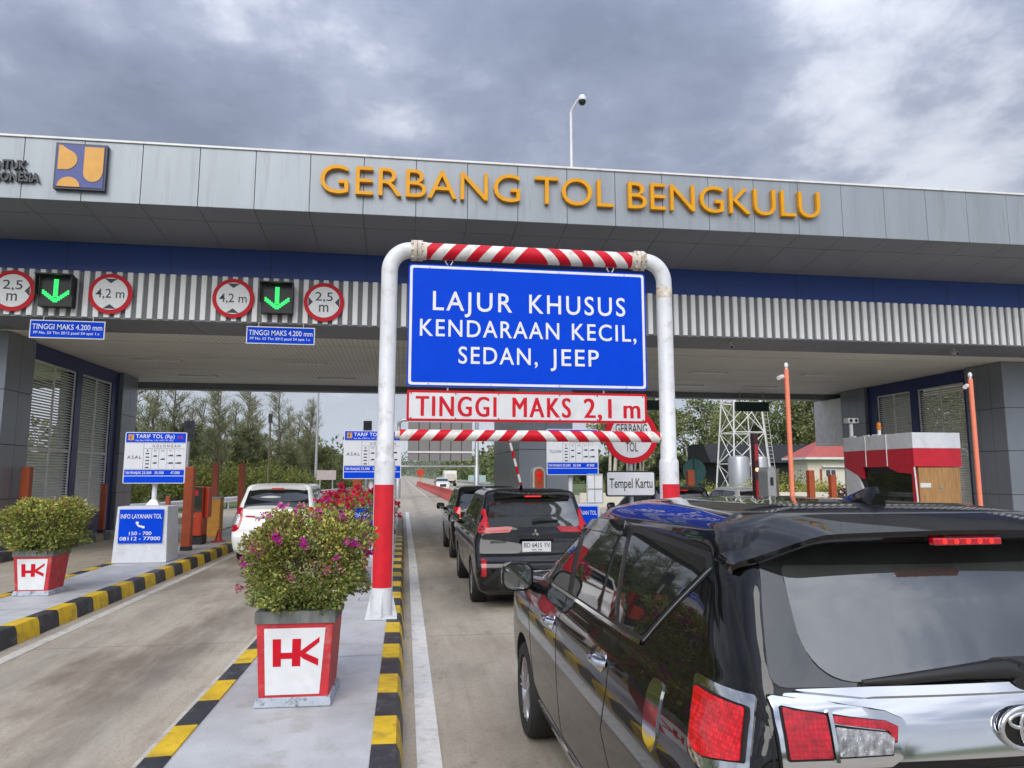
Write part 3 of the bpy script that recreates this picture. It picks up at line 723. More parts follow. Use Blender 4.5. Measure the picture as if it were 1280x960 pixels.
def lane_signal(x, z, label):
    t = thing("lane_signal", (x, 15.85, z), label, "lane signal", "green arrow lane signals")
    a = MB(); a.box(x - 0.33, x + 0.33, 15.74, 15.92, z - 0.33, z + 0.33); a.build("housing", M['black'], t, bevel=0.01)
    a = MB(); a.box(x - 0.35, x + 0.35, 15.55, 15.738, z + 0.31, z + 0.335); a.box(x - 0.35, x - 0.333, 15.60, 15.738, z - 0.1, z + 0.309); a.box(x + 0.333, x + 0.35, 15.60, 15.738, z - 0.1, z + 0.309)
    a.build("hood", M['black'], t)
    a = MB(); y = 15.733
    def dot(px, pz): a.box(px - 0.021, px + 0.021, y, y + 0.006, pz - 0.021, pz + 0.021)
    for i in range(8):
        for dx in (-0.024, 0.024): dot(x + dx, z + 0.23 - i * 0.049)
    for i in range(6):
        for dz in (0, 0.05):
            for s in (-1, 1): dot(x + s * (0.024 + i * 0.043), z - 0.22 + i * 0.034 + dz)
    a.build("arrow_lamp", M['green_led'], t)
lane_signal(-7.20, 5.70, "leftmost black lane signal showing a green arrow with tilted hood")
lane_signal(-2.765, 5.71, "black lane signal with green arrow between the signs nearest the gantry post")
def blue_plate(x0, x1, label):
    t = thing("height_plate", ((x0 + x1) / 2, 15.93, 4.92), label, "plate sign", "blue height plates hanging below the band")
    y = 15.93
    a = MB(); a.box(x0, x1, y, y + 0.02, 4.735, 5.12); p = a.build("plate", M['sign_white'], t)
    a = MB(); a.box(x0 + 0.02, x1 - 0.02, y - 0.004, y - 0.0005, 4.755, 5.10); a.build("face", M['sign_blue'], t)
    a = MB(); lettering(a, "TINGGI MAKS 4.200 mm", x0 + 0.05, x1 - 0.05, 4.925, 0.11, y - 0.007, offset=0.008)
    lettering(a, "PP No. 55 Thn 2012 pasal 54 ayat 1.c", x0 + 0.08, x1 - 0.10, 4.825, 0.055, y - 0.007, offset=0.008)
    a.build("lettering", M['sign_white'], t, nofix=True)
    a = MB()
    for x in (x0 + 0.25, x1 - 0.25): a.cyl((x, y + 0.01, 5.12), (x, y + 0.03, 5.21), 0.008, n=6)
    a.build("hanger", M['steel'], t)
blue_plate(-7.73, -6.27, "blue TINGGI MAKS 4.200 mm plate hanging near the left column")
blue_plate(-3.41, -1.965, "blue TINGGI MAKS 4.200 mm plate hanging left of the white gantry pole")
# dark matrix signs hung at the rear edge
def matrix_back(x0, x1, label):
    t = thing("matrix_sign", ((x0 + x1) / 2, 26.6, 4.6), label, "matrix sign", "dark matrix signs at the rear edge of the canopy")
    a = MB(); a.box(x0, x1, 26.5, 26.65, 4.42, 4.80); a.build("cabinet", M['dark_green'], t, bevel=0.01)
    a = MB()
    for i in range(1, 4): xx = x0 + (x1 - x0) * i / 4; a.box(xx - 0.006, xx + 0.006, 26.494, 26.499, 4.44, 4.78)
    a.build("panel_joint", M['black'], t)
    a = MB()
    for x in (x0 + 0.2, x1 - 0.2): a.cyl((x, 26.58, 4.80), (x, 26.58, 5.2), 0.02, n=8)
    a.build("hanger", M['steel'], t)
matrix_back(13.03, 14.42, "dark green matrix sign hanging in front of the white lattice tower")
matrix_back(8.55, 9.86, "dark green matrix sign hanging beside the right gantry pole")

# ================================================================== HEIGHT LIMIT GANTRY
YG = 9.05
gf = thing("height_limit_gantry", (1.62, YG, 0.195), "white pipe height gantry with red striped bars straddling the black cars' lane", "height gantry")
def pole(xb, xt, red0, red1, name="post"):
    # base plate and gussets
    bpz = 0.195
    a = MB(); a.box(xb - 0.19, xb + 0.19, YG - 0.17, YG + 0.17, bpz, bpz + 0.025); a.build("base_plate", M['pole_white'], gf, bevel=0.004)
    a = MB()
    for ang in range(4):
        c, s = round(math.cos(ang * math.pi / 2)), round(math.sin(ang * math.pi / 2))
        tri = [(0.128, bpz + 0.026), (0.185, bpz + 0.026), (0.128, bpz + 0.30)]
        vs = []
        for t in (-0.006, 0.006):
            for r_, z in tri: vs.append((xb + c * r_ - s * t, YG + s * r_ + c * t, z))
        a.add(vs, [(0, 1, 2), (5, 4, 3), (0, 3, 4, 1), (1, 4, 5, 2), (2, 5, 3, 0)])
    a.build("gusset", M['pole_white'], gf)
    a = MB(); a.lathe([(0, bpz + 0.026), (0.128, bpz + 0.026), (0.127, 2.06), (0.124, 2.09), (0.106, 2.12), (0.103, 4.38)], (xb, YG, 0), 28)
    a.v = [(v[0] + (xt - xb) * max(0, v[2] - 0.2) / 4.2, v[1], v[2]) for v in a.v]
    o = a.build(name, M['pole_white'], gf, smooth=40)
    f = MB()
    f.lathe([(0.1275, red0), (0.1295, red0), (0.1295, red1), (0.1275, red1)], (xb + (xt - xb) * 0.2, YG, 0), 28)
    # the sticker covers the front of the pipe only
    n = 28
    keep = []
    for fc in f.f:
        cx_ = sum(f.v[i][0] for i in fc) / len(fc) - xb; cy_ = sum(f.v[i][1] for i in fc) / len(fc) - YG
        if cy_ < -0.066: keep.append(fc)
    f.f = keep; f.m = [0] * len(keep)
    f.build("red_band", M['red_paint'], o, smooth=40, nofix=False)
    return o
pole(-0.222, -0.212, 0.555, 1.785)
pole(3.472, 3.47, 0.555, 1.785)
# elbows up to the flanges
zt = 4.79
for x0, s, mt in ((-0.212, 1, 'pole_white'), (3.47, -1, 'pole_white')):
    a = MB(); pts = [(x0, YG, 4.38)]
    for k in range(0, 91, 9): pts.append((x0 + s * (0.27 - 0.27 * math.cos(R(k))), YG, zt - 0.29 + 0.29 * math.sin(R(k))))
    a.tube(pts, 0.104, 28); a.build("elbow", M[mt], gf, smooth=40)
    a = MB()
    for dx, rr in ((0.05, 0.135), (0.105, 0.135)):
        a.cyl((x0 + s * (0.27 + dx - 0.02), YG, zt), (x0 + s * (0.27 + dx + 0.022), YG, zt), rr, n=24)
    a.cyl((x0 + s * 0.265, YG, zt), (x0 + s * 0.47, YG, zt), 0.116, n=24)
    for k in range(8):
        t = k * math.pi / 4 + 0.2
        a.cyl((x0 + s * 0.27, YG + 0.122 * math.cos(t), zt + 0.122 * math.sin(t)), (x0 + s * 0.42, YG + 0.122 * math.cos(t), zt + 0.122 * math.sin(t)), 0.013, n=6)
    a.build("flange", M['rust'], gf, smooth=40)
a = MB(); a.cyl((3.4705, YG, 4.28), (3.470, YG, 4.42), 0.1065, n=28); a.build("rust_collar", M['rust'], gf, smooth=40)
def striped_bar(x0, x1, z0, z1, r, n_stripes, name):
    """round bar in white with slanted red stripes; the slant mirrors at the middle"""
    mb = MB(); n = 36
    mid = (x0 + x1) / 2; per = (x1 - x0) / n_stripes
    half = (x1 - x0) / 2; c0 = per * 0.42
    cuts = []; c = c0
    while c < half + r: cuts.append(c); c += per * 0.5
    rows = [('e', x0)] + [('l', c) for c in cuts[::-1]] + [('r', c) for c in cuts] + [('e', x1)]
    for kind_, c in rows:
        for k in range(n):
            t = 2 * math.pi * k / n; lean = math.sin(t) * r * 0.9
            x = c if kind_ == 'e' else (min(mid, mid - c + lean) if kind_ == 'l' else max(mid, mid + c - lean))
            x = min(x1, max(x0, x)); mb.v.append((x, YG - r * math.cos(t), z0 + r * math.sin(t)))
    m_ = len(rows) - 1; nc = len(cuts)
    for i in range(m_):
        red = abs(i - nc) % 2 == 0
        for k in range(n):
            mb.f.append((i * n + k, i * n + (k + 1) % n, (i + 1) * n + (k + 1) % n, (i + 1) * n + k)); mb.m.append(1 if red else 0)
    mb.f.append(tuple(range(n))); mb.m.append(0); mb.f.append(tuple(m_ * n + k for k in range(n))); mb.m.append(0)
    return mb.build(name, [M['rust'] if 0 else M['bar_white'], M['sign_red']], gf, smooth=40)
M['bar_white'] = pm('bar white', (0.72, 0.70, 0.66), 0.45, var=0.08, scale=6, dirt=(0.33, 0.26, 0.18), dirt_amt=0.7, dirt_scale=9)
striped_bar(0.215, 3.05, 4.79, 4.79, 0.108, 9, "top_bar")
striped_bar(-0.04, 3.34, 2.40, 2.40, 0.072, 12, "lower_bar")
a = MB()
for x0, x1 in ((-0.10, -0.04), (3.34, 3.37)): a.cyl((x0, YG, 2.40), (x1, YG, 2.40), 0.05, n=14)
a.build("bar_socket", M['rust'], gf, smooth=40)
a = MB()
for x in (0.55, 2.72):
    for dx in (-0.03, 0.03): a.tube([(x + dx, YG, 4.70), (x + dx * 1.6, YG, 4.66), (x + dx * 0.4, YG, 4.60)], 0.010, 8)
a.build("shackle", M['steel'], gf, smooth=40)
# blue lane sign hung from the bar
def board(x0, x1, z0, z1, y, edge, face, border, bw, label, name, cat, thick=0.03, rad=0.05):
    t = thing(name, ((x0 + x1) / 2, y, z0), label, cat)
    a = MB(); a.prism(rpoly([(x0, z0), (x1, z0), (x1, z1), (x0, z1)], rad), y - 0.0, y + thick); bo = a.build("panel", M['steel'], t)
    a = MB(); a.prism(rpoly([(x0, z0), (x1, z0), (x1, z1), (x0, z1)], rad), y - 0.003, y - 0.0002); a.build("edge_sheet", edge, t)
    i0 = bw * 0.55
    a = MB(); a.prism(rpoly([(x0 + i0, z0 + i0), (x1 - i0, z0 + i0), (x1 - i0, z1 - i0), (x0 + i0, z1 - i0)], rad * 0.8), y - 0.006, y - 0.0035); a.build("border", border, t)
    i1 = i0 + bw
    a = MB(); a.prism(rpoly([(x0 + i1, z0 + i1), (x1 - i1, z0 + i1), (x1 - i1, z1 - i1), (x0 + i1, z1 - i1)], rad * 0.6), y - 0.009, y - 0.0065); a.build("face", face, t)
    return t
yb = YG - 0.03
sb = board(0.03, 3.19, 3.015, 4.605, yb, M['sign_blue'], M['sign_blue'], M['sign_white'], 0.034, "large blue lane sign reading LAJUR KHUSUS KENDARAAN KECIL, SEDAN, JEEP on the gantry", "lane_sign", "road sign")
a = MB()
a = MB(); lettering(a, "LAJUR", 0.345, 1.375, 4.005, 0.245, yb - 0.012, spacing=1.2, offset=0.008); a.build('lettering', M['sign_white'], sb, nofix=True)
a = MB(); lettering(a, "KHUSUS", 1.60, 2.905, 4.005, 0.245, yb - 0.012, spacing=1.2, offset=0.008); a.build('lettering', M['sign_white'], sb, nofix=True)
a = MB(); lettering(a, "KENDARAAN", 0.185, 2.00, 3.665, 0.215, yb - 0.012, spacing=1.16, offset=0.008); a.build('lettering', M['sign_white'], sb, nofix=True)
a = MB(); lettering(a, "KECIL,", 2.17, 3.05, 3.665, 0.215, yb - 0.012, spacing=1.16, offset=0.008); a.build('lettering', M['sign_white'], sb, nofix=True)
a = MB(); lettering(a, "SEDAN,", 0.68, 1.71, 3.318, 0.215, yb - 0.012, spacing=1.16, offset=0.008); a.build('lettering', M['sign_white'], sb, nofix=True)
a = MB(); lettering(a, "JEEP", 1.88, 2.53, 3.318, 0.215, yb - 0.012, spacing=1.16, offset=0.008); a.build('lettering', M['sign_white'], sb, nofix=True)
a = MB()
for x in (0.3, 1.1, 2.0, 2.9):
    for z in (3.05, 4.57): a.cyl((x, yb - 0.013, z), (x, yb, z), 0.010, n=8)
a.build("rivet", M['rust'], sb)
hb = board(0.035, 3.175, 2.575, 2.965, yb, M['sign_red'], M['sign_grey'], M['sign_red'], 0.02, "white TINGGI MAKS 2,1 m height sign with red border under the blue sign", "height_sign", "road sign", rad=0.03)
a = MB()
a = MB()
for dx, dy in ((-0.008, 0.0), (0.0, 0.0004), (0.008, 0.0008)): lettering(a, "TINGGI", 0.155 + dx, 1.165 + dx, 2.64, 0.25, yb - 0.0115 - dy, spacing=1.2)
a.build('lettering', M['sign_red'], hb, nofix=True)
a = MB()
for dx, dy in ((-0.008, 0.0), (0.0, 0.0004), (0.008, 0.0008)): lettering(a, "MAKS", 1.385 + dx, 2.14 + dx, 2.64, 0.25, yb - 0.0115 - dy, spacing=1.2)
a.build('lettering', M['sign_red'], hb, nofix=True)
a = MB()
for dx, dy in ((-0.008, 0.0), (0.0, 0.0004), (0.008, 0.0008)): lettering(a, "2,1", 2.325 + dx, 2.685 + dx, 2.64, 0.25, yb - 0.0115 - dy, spacing=1.1)
a.build('lettering', M['sign_red'], hb, nofix=True)
a = MB()
for dx, dy in ((-0.008, 0.0), (0.0, 0.0004), (0.008, 0.0008)): lettering(a, "m", 2.86 + dx, 3.075 + dx, 2.64, 0.25, yb - 0.0115 - dy, spacing=1.2)
a.build('lettering', M['sign_red'], hb, nofix=True)
a = MB()
for x in (0.09, 0.65, 1.2, 2.0, 2.5, 3.12):
    for z in (2.615, 2.925): a.cyl((x, yb - 0.013, z), (x, yb, z), 0.009, n=8)
a.build("rivet", M['ink'], hb)
a = MB()
for x in (0.55, 2.6): a.cyl((x, YG, 2.97), (x, YG, 3.01), 0.012, n=8)
a.build("link", M['steel'], hb)

# round gate sign with its plate, on the right island behind the gantry
t = thing("gate_sign", (3.93, 12.0, 0.195), "round red ringed GERBANG TOL sign with a white Tempel Kartu plate on one post", "road sign")
a = MB(); a.cyl((3.93, 12.06, 0.195), (3.93, 12.06, 3.0), 0.04, n=14); a.build("post", M['steel'], t, smooth=40)
a = MB(); a.cyl((3.93, 12.015, 2.575), (3.93, 11.99, 2.575), 0.475, n=56); rs = a.build("ring", M['sign_red'], t, smooth=40)
a = MB(); a.cyl((3.93, 11.9895, 2.575), (3.93, 11.984, 2.575), 0.375, n=56); fc = a.build("disc", M['sign_grey'], t, smooth=40)
a = MB(); lettering(a, "GERBANG", 3.645, 4.215, 2.63, 0.155, 11.98, offset=0.006); lettering(a, "TOL", 3.82, 4.04, 2.31, 0.155, 11.98, offset=0.006)
a.build("lettering", M['ink'], fc, nofix=True)
a = MB(); a.prism(rpoly([(3.455, 1.535), (4.345, 1.535), (4.345, 1.975), (3.455, 1.975)], 0.05), 11.985, 12.015); pl = a.build("plate_edge", M['black'], t)
a = MB(); a.prism(rpoly([(3.48, 1.56), (4.32, 1.56), (4.32, 1.95), (3.48, 1.95)], 0.035), 11.979, 11.984); a.build("plate_face", M['sign_white'], pl)
a = MB(); lettering(a, "Tempel Kartu", 3.52, 4.285, 1.685, 0.16, 11.975, offset=0.006); a.build("plate_lettering", M['ink'], pl, nofix=True)

# ================================================================== PLANTERS
def leaf_cloud(mb, pts, size, rng, up=0.35, aspect=0.55):
    """little folded leaves: two triangles each"""
    for p, nrm in pts:
        s = size * rng.uniform(0.65, 1.25)
        d = Vector((rng.gauss(0, 1), rng.gauss(0, 1), rng.gauss(0, 0.8))) + nrm * 1.1 + Vector((0, 0, up))
        d.normalize()
        side = d.cross(Vector((rng.gauss(0, 1), rng.gauss(0, 1), rng.gauss(0, 1)))).normalized()
        nn = d.cross(side).normalized()
        p = Vector(p); tip = p + d * s; m_ = p + d * s * 0.45
        a = m_ + side * s * aspect * 0.5 + nn * s * 0.12; b = m_ - side * s * aspect * 0.5 + nn * s * 0.12
        mb.add([p, a, tip, b], [(0, 1, 2), (0, 2, 3)])
def bush_points(c, rad, n, rng, lump=0.11, inner=0.55):
    out = []
    while len(out) < n:
        d = Vector((rng.gauss(0, 1), rng.gauss(0, 1), rng.gauss(0, 1))).normalized()
        q = mnoise.noise(d * 2.3 + Vector(c) * 1.7) * lump * 2 + mnoise.noise(d * 5.5 + Vector(c)) * lump
        r_ = (1 + q) * (1 - (1 - inner) * rng.random() ** 1.6)
        # squarer than a ball, flat underneath
        e = Vector((math.copysign(abs(d.x) ** 0.75, d.x), math.copysign(abs(d.y) ** 0.75, d.y), math.copysign(abs(d.z) ** 0.8, d.z)))
        p = Vector((c[0] + e.x * rad[0] * r_, c[1] + e.y * rad[1] * r_, c[2] + e.z * rad[2] * r_))
        out.append((p, d))
    return out
def add_bract(mb, p, nrm, s, rng, n=7):
    for i in range(n):
        d = (Vector((rng.gauss(0, 1), rng.gauss(0, 1), rng.gauss(0, 1))) + nrm * 0.9).normalized()
        side = d.cross(Vector((rng.gauss(0, 1), rng.gauss(0, 1), rng.gauss(0, 1)))).normalized(); nn = d.cross(side)
        q = Vector(p) + Vector((rng.gauss(0, 1), rng.gauss(0, 1), rng.gauss(0, 1))) * s * 0.35
        l = s * rng.uniform(0.6, 1.0)
        mb.add([q, q + d * l * 0.5 + side * l * 0.42 + nn * l * 0.1, q + d * l, q + d * l * 0.5 - side * l * 0.42 + nn * l * 0.1], [(0, 1, 2), (0, 2, 3)])

def pot(t, x, y, rz, w_top, w_bot, z0, z1, pale=False):
    """tapered square pot with rim, chipped base and a white emblem panel on the front"""
    a = MB(); a.frustum(0, 0, z0 + 0.05, z1 - 0.085, w_bot / 2, w_bot / 2, w_top / 2, w_top / 2); body = a.build("pot", M['pot_red'], t, bevel=0.006, local=True)
    a = MB(); a.frustum(0, 0, z0, z0 + 0.065, w_bot / 2 + 0.03, w_bot / 2 + 0.03, w_bot / 2 + 0.018, w_bot / 2 + 0.018); a.build("pot_base", M['base_chip'], t, bevel=0.006, local=True)
    a = MB(); ro, ri = w_top / 2 + 0.012, w_top / 2 - 0.045
    for (xa, xb, ya, yb2) in ((-ro, ro, -ro, -ri), (-ro, ro, ri, ro), (-ro, -ri, -ri, ri), (ri, ro, -ri, ri)): a.box(xa, xb, ya, yb2, z1 - 0.088, z1)
    a.build("pot_rim", M['rim_grey'], t, local=True)
    a = MB(); a.box(-ri, ri, -ri, ri, z1 - 0.09, z1 - 0.03); a.build("soil", M['soil'], t, local=True)
    H_ = (z1 - 0.085) - (z0 + 0.05)
    def face_pt(u, v, off):      # u across -1..1 at the given height share v, on the front (-y) face
        wv = (w_bot + (w_top - w_bot) * v) / 2
        return (u * wv, -wv - off, z0 + 0.05 + H_ * v)
    a = MB()
    q = [face_pt(-0.80, 0.06, 0.003), face_pt(0.74, 0.06, 0.003), face_pt(0.80, 0.93, 0.003), face_pt(-0.80, 0.93, 0.003)]
    a.add(q, [(0, 1, 2, 3)]); pn = a.build("emblem_panel", M['sign_white'], t, local=True, nofix=True)
    # red monogram: two uprights joined by a bar, and the two arms of the K
    a = MB()
    def quad(p):
        a.add([face_pt(u, v, 0.006) for u, v in p], [tuple(range(len(p)))])
    quad([(-0.58, 0.43), (-0.36, 0.43), (-0.36, 0.79), (-0.58, 0.79)])
    quad([(-0.06, 0.43), (0.17, 0.43), (0.17, 0.79), (-0.06, 0.79)])
    quad([(-0.36, 0.53), (-0.06, 0.53), (-0.06, 0.61), (-0.36, 0.61)])
    quad([(0.17, 0.56), (0.23, 0.53), (0.66, 0.43), (0.66, 0.52), (0.30, 0.60), (0.66, 0.74), (0.66, 0.81), (0.17, 0.63)])
    a.build("monogram", M['sign_red'], pn, local=True, nofix=True)

def planter(x, y, rz, label, w_top, w_bot, z1, bush_c, bush_r, n_leaf, leaf, seed, flowers, leaf_size=0.042, young=0.25, redleaf=0.12, sprays=()):
    rng = random.Random(seed); z0 = 0.195
    t = thing("planter", (x, y, z0), label, "planter", "red planters with white monogram panels", rz)
    pot(t, x, y, rz, w_top, w_bot, 0.0, z1 - z0)
    c = (bush_c[0], bush_c[1], bush_c[2] - z0)
    inn = MB()
    pts = bush_points(c, bush_r, n_leaf, rng)
    top = c[2]
    a = MB(); y_ = MB(); r_ = MB()
    for p, d in pts:
        q = rng.random(); hi = (p.z - c[2]) / bush_r[2]
        if q < young * max(0.15, 0.6 + hi): leaf_cloud(y_, [(p, d)], leaf_size, rng)
        elif q > 1 - redleaf * max(0.1, 0.6 + hi): leaf_cloud(r_, [(p, d)], leaf_size, rng)
        else: leaf_cloud(a, [(p, d)], leaf_size, rng)
    # loose shoots standing out of the crown
    tw = MB()
    for k in range(26):
        d = Vector((rng.gauss(0, 1), rng.gauss(0, 1), abs(rng.gauss(0.5, 0.7)))).normalized()
        p0 = Vector(c) + Vector((d.x * bush_r[0], d.y * bush_r[1], d.z * bush_r[2])) * 0.3
        ln = rng.uniform(0.8, 1.16)
        p1 = Vector(c) + Vector((d.x * bush_r[0], d.y * bush_r[1], d.z * bush_r[2])) * ln
        tw.tube([p0, (p0 + p1) / 2 + Vector((0, 0, 0.02)), p1], [0.006, 0.005, 0.002], 5)
        for i in range(14): leaf_cloud(y_ if rng.random() < 0.6 else a, [(p0.lerp(p1, rng.uniform(0.72, 1.04)) + Vector((rng.gauss(0, .012), rng.gauss(0, .012), rng.gauss(0, .012))), d)], leaf_size, rng)
    for k in range(7):
        ang = k * 0.9; tw.tube([(0.05 * math.cos(ang), 0.05 * math.sin(ang), z1 - z0 - 0.05), (0.12 * math.cos(ang), 0.12 * math.sin(ang), c[2] - bush_r[2] * 0.4), (0.25 * math.cos(ang + .4), 0.25 * math.sin(ang + .4), c[2] + 0.05)], [0.014, 0.011, 0.006], 7)
    tw.build("stem", M['twig'], t, local=True)
    a.build("foliage", M[leaf], t, local=True, nofix=True)
    y_.build("young_foliage", M['leaf_young'], t, local=True, nofix=True)
    if r_.f: r_.build("reddish_foliage", M['leaf_red'], t, local=True, nofix=True)
    for mat_, cnt, size, where in flowers:
        f = MB(); many = mat_ == 'flower_white' and size < 0.03
        for i in range(cnt):
            if not many: f = MB()
            for _ in range(60):
                d = Vector((rng.gauss(0, 1), rng.gauss(0, 1), rng.gauss(0, 1))).normalized()
                if where == 'top' and d.z < -0.1: continue
                break
            e = Vector((math.copysign(abs(d.x) ** 0.75, d.x), math.copysign(abs(d.y) ** 0.75, d.y), math.copysign(abs(d.z) ** 0.8, d.z)))
            k_ = rng.uniform(0.92, 1.12)
            add_bract(f, (c[0] + e.x * bush_r[0] * k_, c[1] + e.y * bush_r[1] * k_, c[2] + e.z * bush_r[2] * k_), d, size * rng.uniform(0.7, 1.3), rng, rng.randint(5, 12))
            if not many: f.build("flower_cluster", M[mat_], t, local=True, nofix=True)
        if many: tag(f.build("petal_specks", M[mat_], t, local=True, nofix=True), kind="stuff")
    for (px, py, pz, mat_, size, n) in sprays:
        f = MB(); size *= 0.78
        for i in range(3): add_bract(f, (px + rng.gauss(0, .012), py + rng.gauss(0, .012), pz - z0 + rng.gauss(0, .012)), Vector((0, -0.6, 0.3)), size, rng, n)
        f.build("flower_cluster", M[mat_], t, local=True, nofix=True)
    return t
planter(-0.765, 6.01, R(-2), "nearest red planter with HK monogram and magenta flowering bush, between two lanes", 0.565, 0.505, 0.885, (0.045, 0.0, 1.235), (0.465, 0.46, 0.385), 17000, 'leaf_bougain', 3,
        [('flower_pink', 16, 0.032, 'top'), ('flower_pale', 46, 0.027, 'top'), ('flower_white', 40, 0.014, 'any')], leaf_size=0.035, young=0.34, redleaf=0.16,
        sprays=[(-0.12, -0.44, 1.44, 'flower_pink', 0.050, 14), (0.06, -0.46, 1.40, 'flower_pink', 0.044, 11), (0.40, -0.36, 1.38, 'flower_pink', 0.048, 12), (0.33, -0.2, 1.58, 'flower_pink', 0.045, 10), (0.12, -0.1, 1.61, 'flower_pink', 0.04, 9),
                (0.52, -0.1, 1.29, 'flower_pink', 0.045, 10), (-0.30, -0.40, 1.36, 'flower_pale', 0.045, 10), (-0.38, -0.33, 1.26, 'flower_pink', 0.042, 9), (0.26, -0.45, 1.22, 'flower_pale', 0.04, 9), (-0.02, -0.2, 1.66, 'flower_pale', 0.04, 9), (-0.42, -0.2, 1.04, 'flower_pale', 0.045, 9), (-0.25, -0.1, 1.56, 'flower_pale', 0.04, 9), (0.0, -0.47, 1.16, 'flower_pale', 0.035, 8)])
planter(-5.20, 11.62, R(-2), "red planter with HK monogram and round green bush at the photo's left edge", 0.52, 0.44, 0.83, (0.02, 0.02, 1.17), (0.52, 0.5, 0.375), 8000, 'leaf_bougain', 11,
        [('flower_pale', 14, 0.03, 'top')], leaf_size=0.055, young=0.42, redleaf=0.08)
planter(-0.83, 11.9, R(2), "planter with bright red and pink flowers half hidden behind the nearest planter", 0.60, 0.52, 0.90, (0.14, 0.0, 1.24), (0.60, 0.52, 0.38), 5000, 'leaf_bougain', 23,
        [('flower_red', 66, 0.085, 'top'), ('flower_white', 8, 0.05, 'top'), ('flower_pink', 20, 0.06, 'any')], leaf_size=0.05, young=0.1, redleaf=0.05,
        sprays=[(-0.12, -0.25, 1.74, 'flower_red', 0.06, 14), (0.12, -0.2, 1.70, 'flower_red', 0.06, 14), (-0.32, -0.25, 1.62, 'flower_red', 0.06, 14), (0.32, -0.3, 1.64, 'flower_red', 0.055, 14)])

# ================================================================== INFO BLOCKS AND TARIFF BOARDS
def info_block(x0, x1, y0, y1, label):
    z0, z1 = 0.195, 1.285
    t = thing("info_block", ((x0 + x1) / 2, (y0 + y1) / 2, z0), label, "concrete block", "white concrete blocks carrying blue info signs")
    a = MB(); xm, ym = (x0 + x1) / 2, (y0 + y1) / 2
    a.frustum(xm, ym, z0, z1, (x1 - x0) / 2 + 0.04, (y1 - y0) / 2 + 0.03, (x1 - x0) / 2, (y1 - y0) / 2); a.build("block", M['block_white'], t, bevel=0.012)
    a = MB()
    yf = y0 - 0.035
    a.box(x0 + 0.06, x1 - 0.06, yf - 0.012, yf + 0.02, 0.58, 1.23); s = a.build("info_sign", M['sign_blue'], t)
    a = MB(); w_ = x1 - x0; y = yf - 0.015
    lettering(a, "INFO LAYANAN TOL", x0 + 0.085, x1 - 0.085, 1.055, 0.085, y, offset=0.006)
    lettering(a, "150 - 700", x0 + w_ * 0.28, x1 - w_ * 0.28, 0.735, 0.066, y, offset=0.010)
    lettering(a, "08112 - 77000", x0 + 0.09, x1 - 0.09, 0.635, 0.066, y, offset=0.010)
    # telephone receiver
    cxp, czp = xm, 0.92
    arc = [(cxp + 0.085 * math.cos(R(k)), czp + 0.05 + 0.085 * math.sin(R(k))) for k in range(195, 292, 8)]
    arc2 = [(cxp + 0.055 * math.cos(R(k)), czp + 0.055 + 0.055 * math.sin(R(k))) for k in range(291, 194, -8)]
    poly = arc + arc2
    a.add([(p[0], y, p[1]) for p in poly], [tuple(range(len(poly)))])
    for (dx, dz) in ((-0.068, 0.052), (0.045, -0.032)):
        a.add([(cxp + dx + p[0], y - 0.001, czp + dz + p[1]) for p in rpoly([(-0.028, -0.022), (0.028, -0.022), (0.028, 0.022), (-0.028, 0.022)], 0.012)], [tuple(range(20))])
    a.build("sign_lettering", M['sign_white'], s, nofix=True)
    return t
info_block(-5.53, -4.60, 15.25, 15.95, "white concrete block with blue INFO LAYANAN TOL sign on the left island")
info_block(-1.30, -0.40, 15.25, 15.95, "white concrete block with a blue sign, behind the red flowering planter")
info_block(3.35, 4.25, 15.25, 15.95, "white concrete block behind the silver tipped black car on the right island")
M['board_white'] = pm('board white', (0.66, 0.67, 0.70), 0.4, var=0.03)
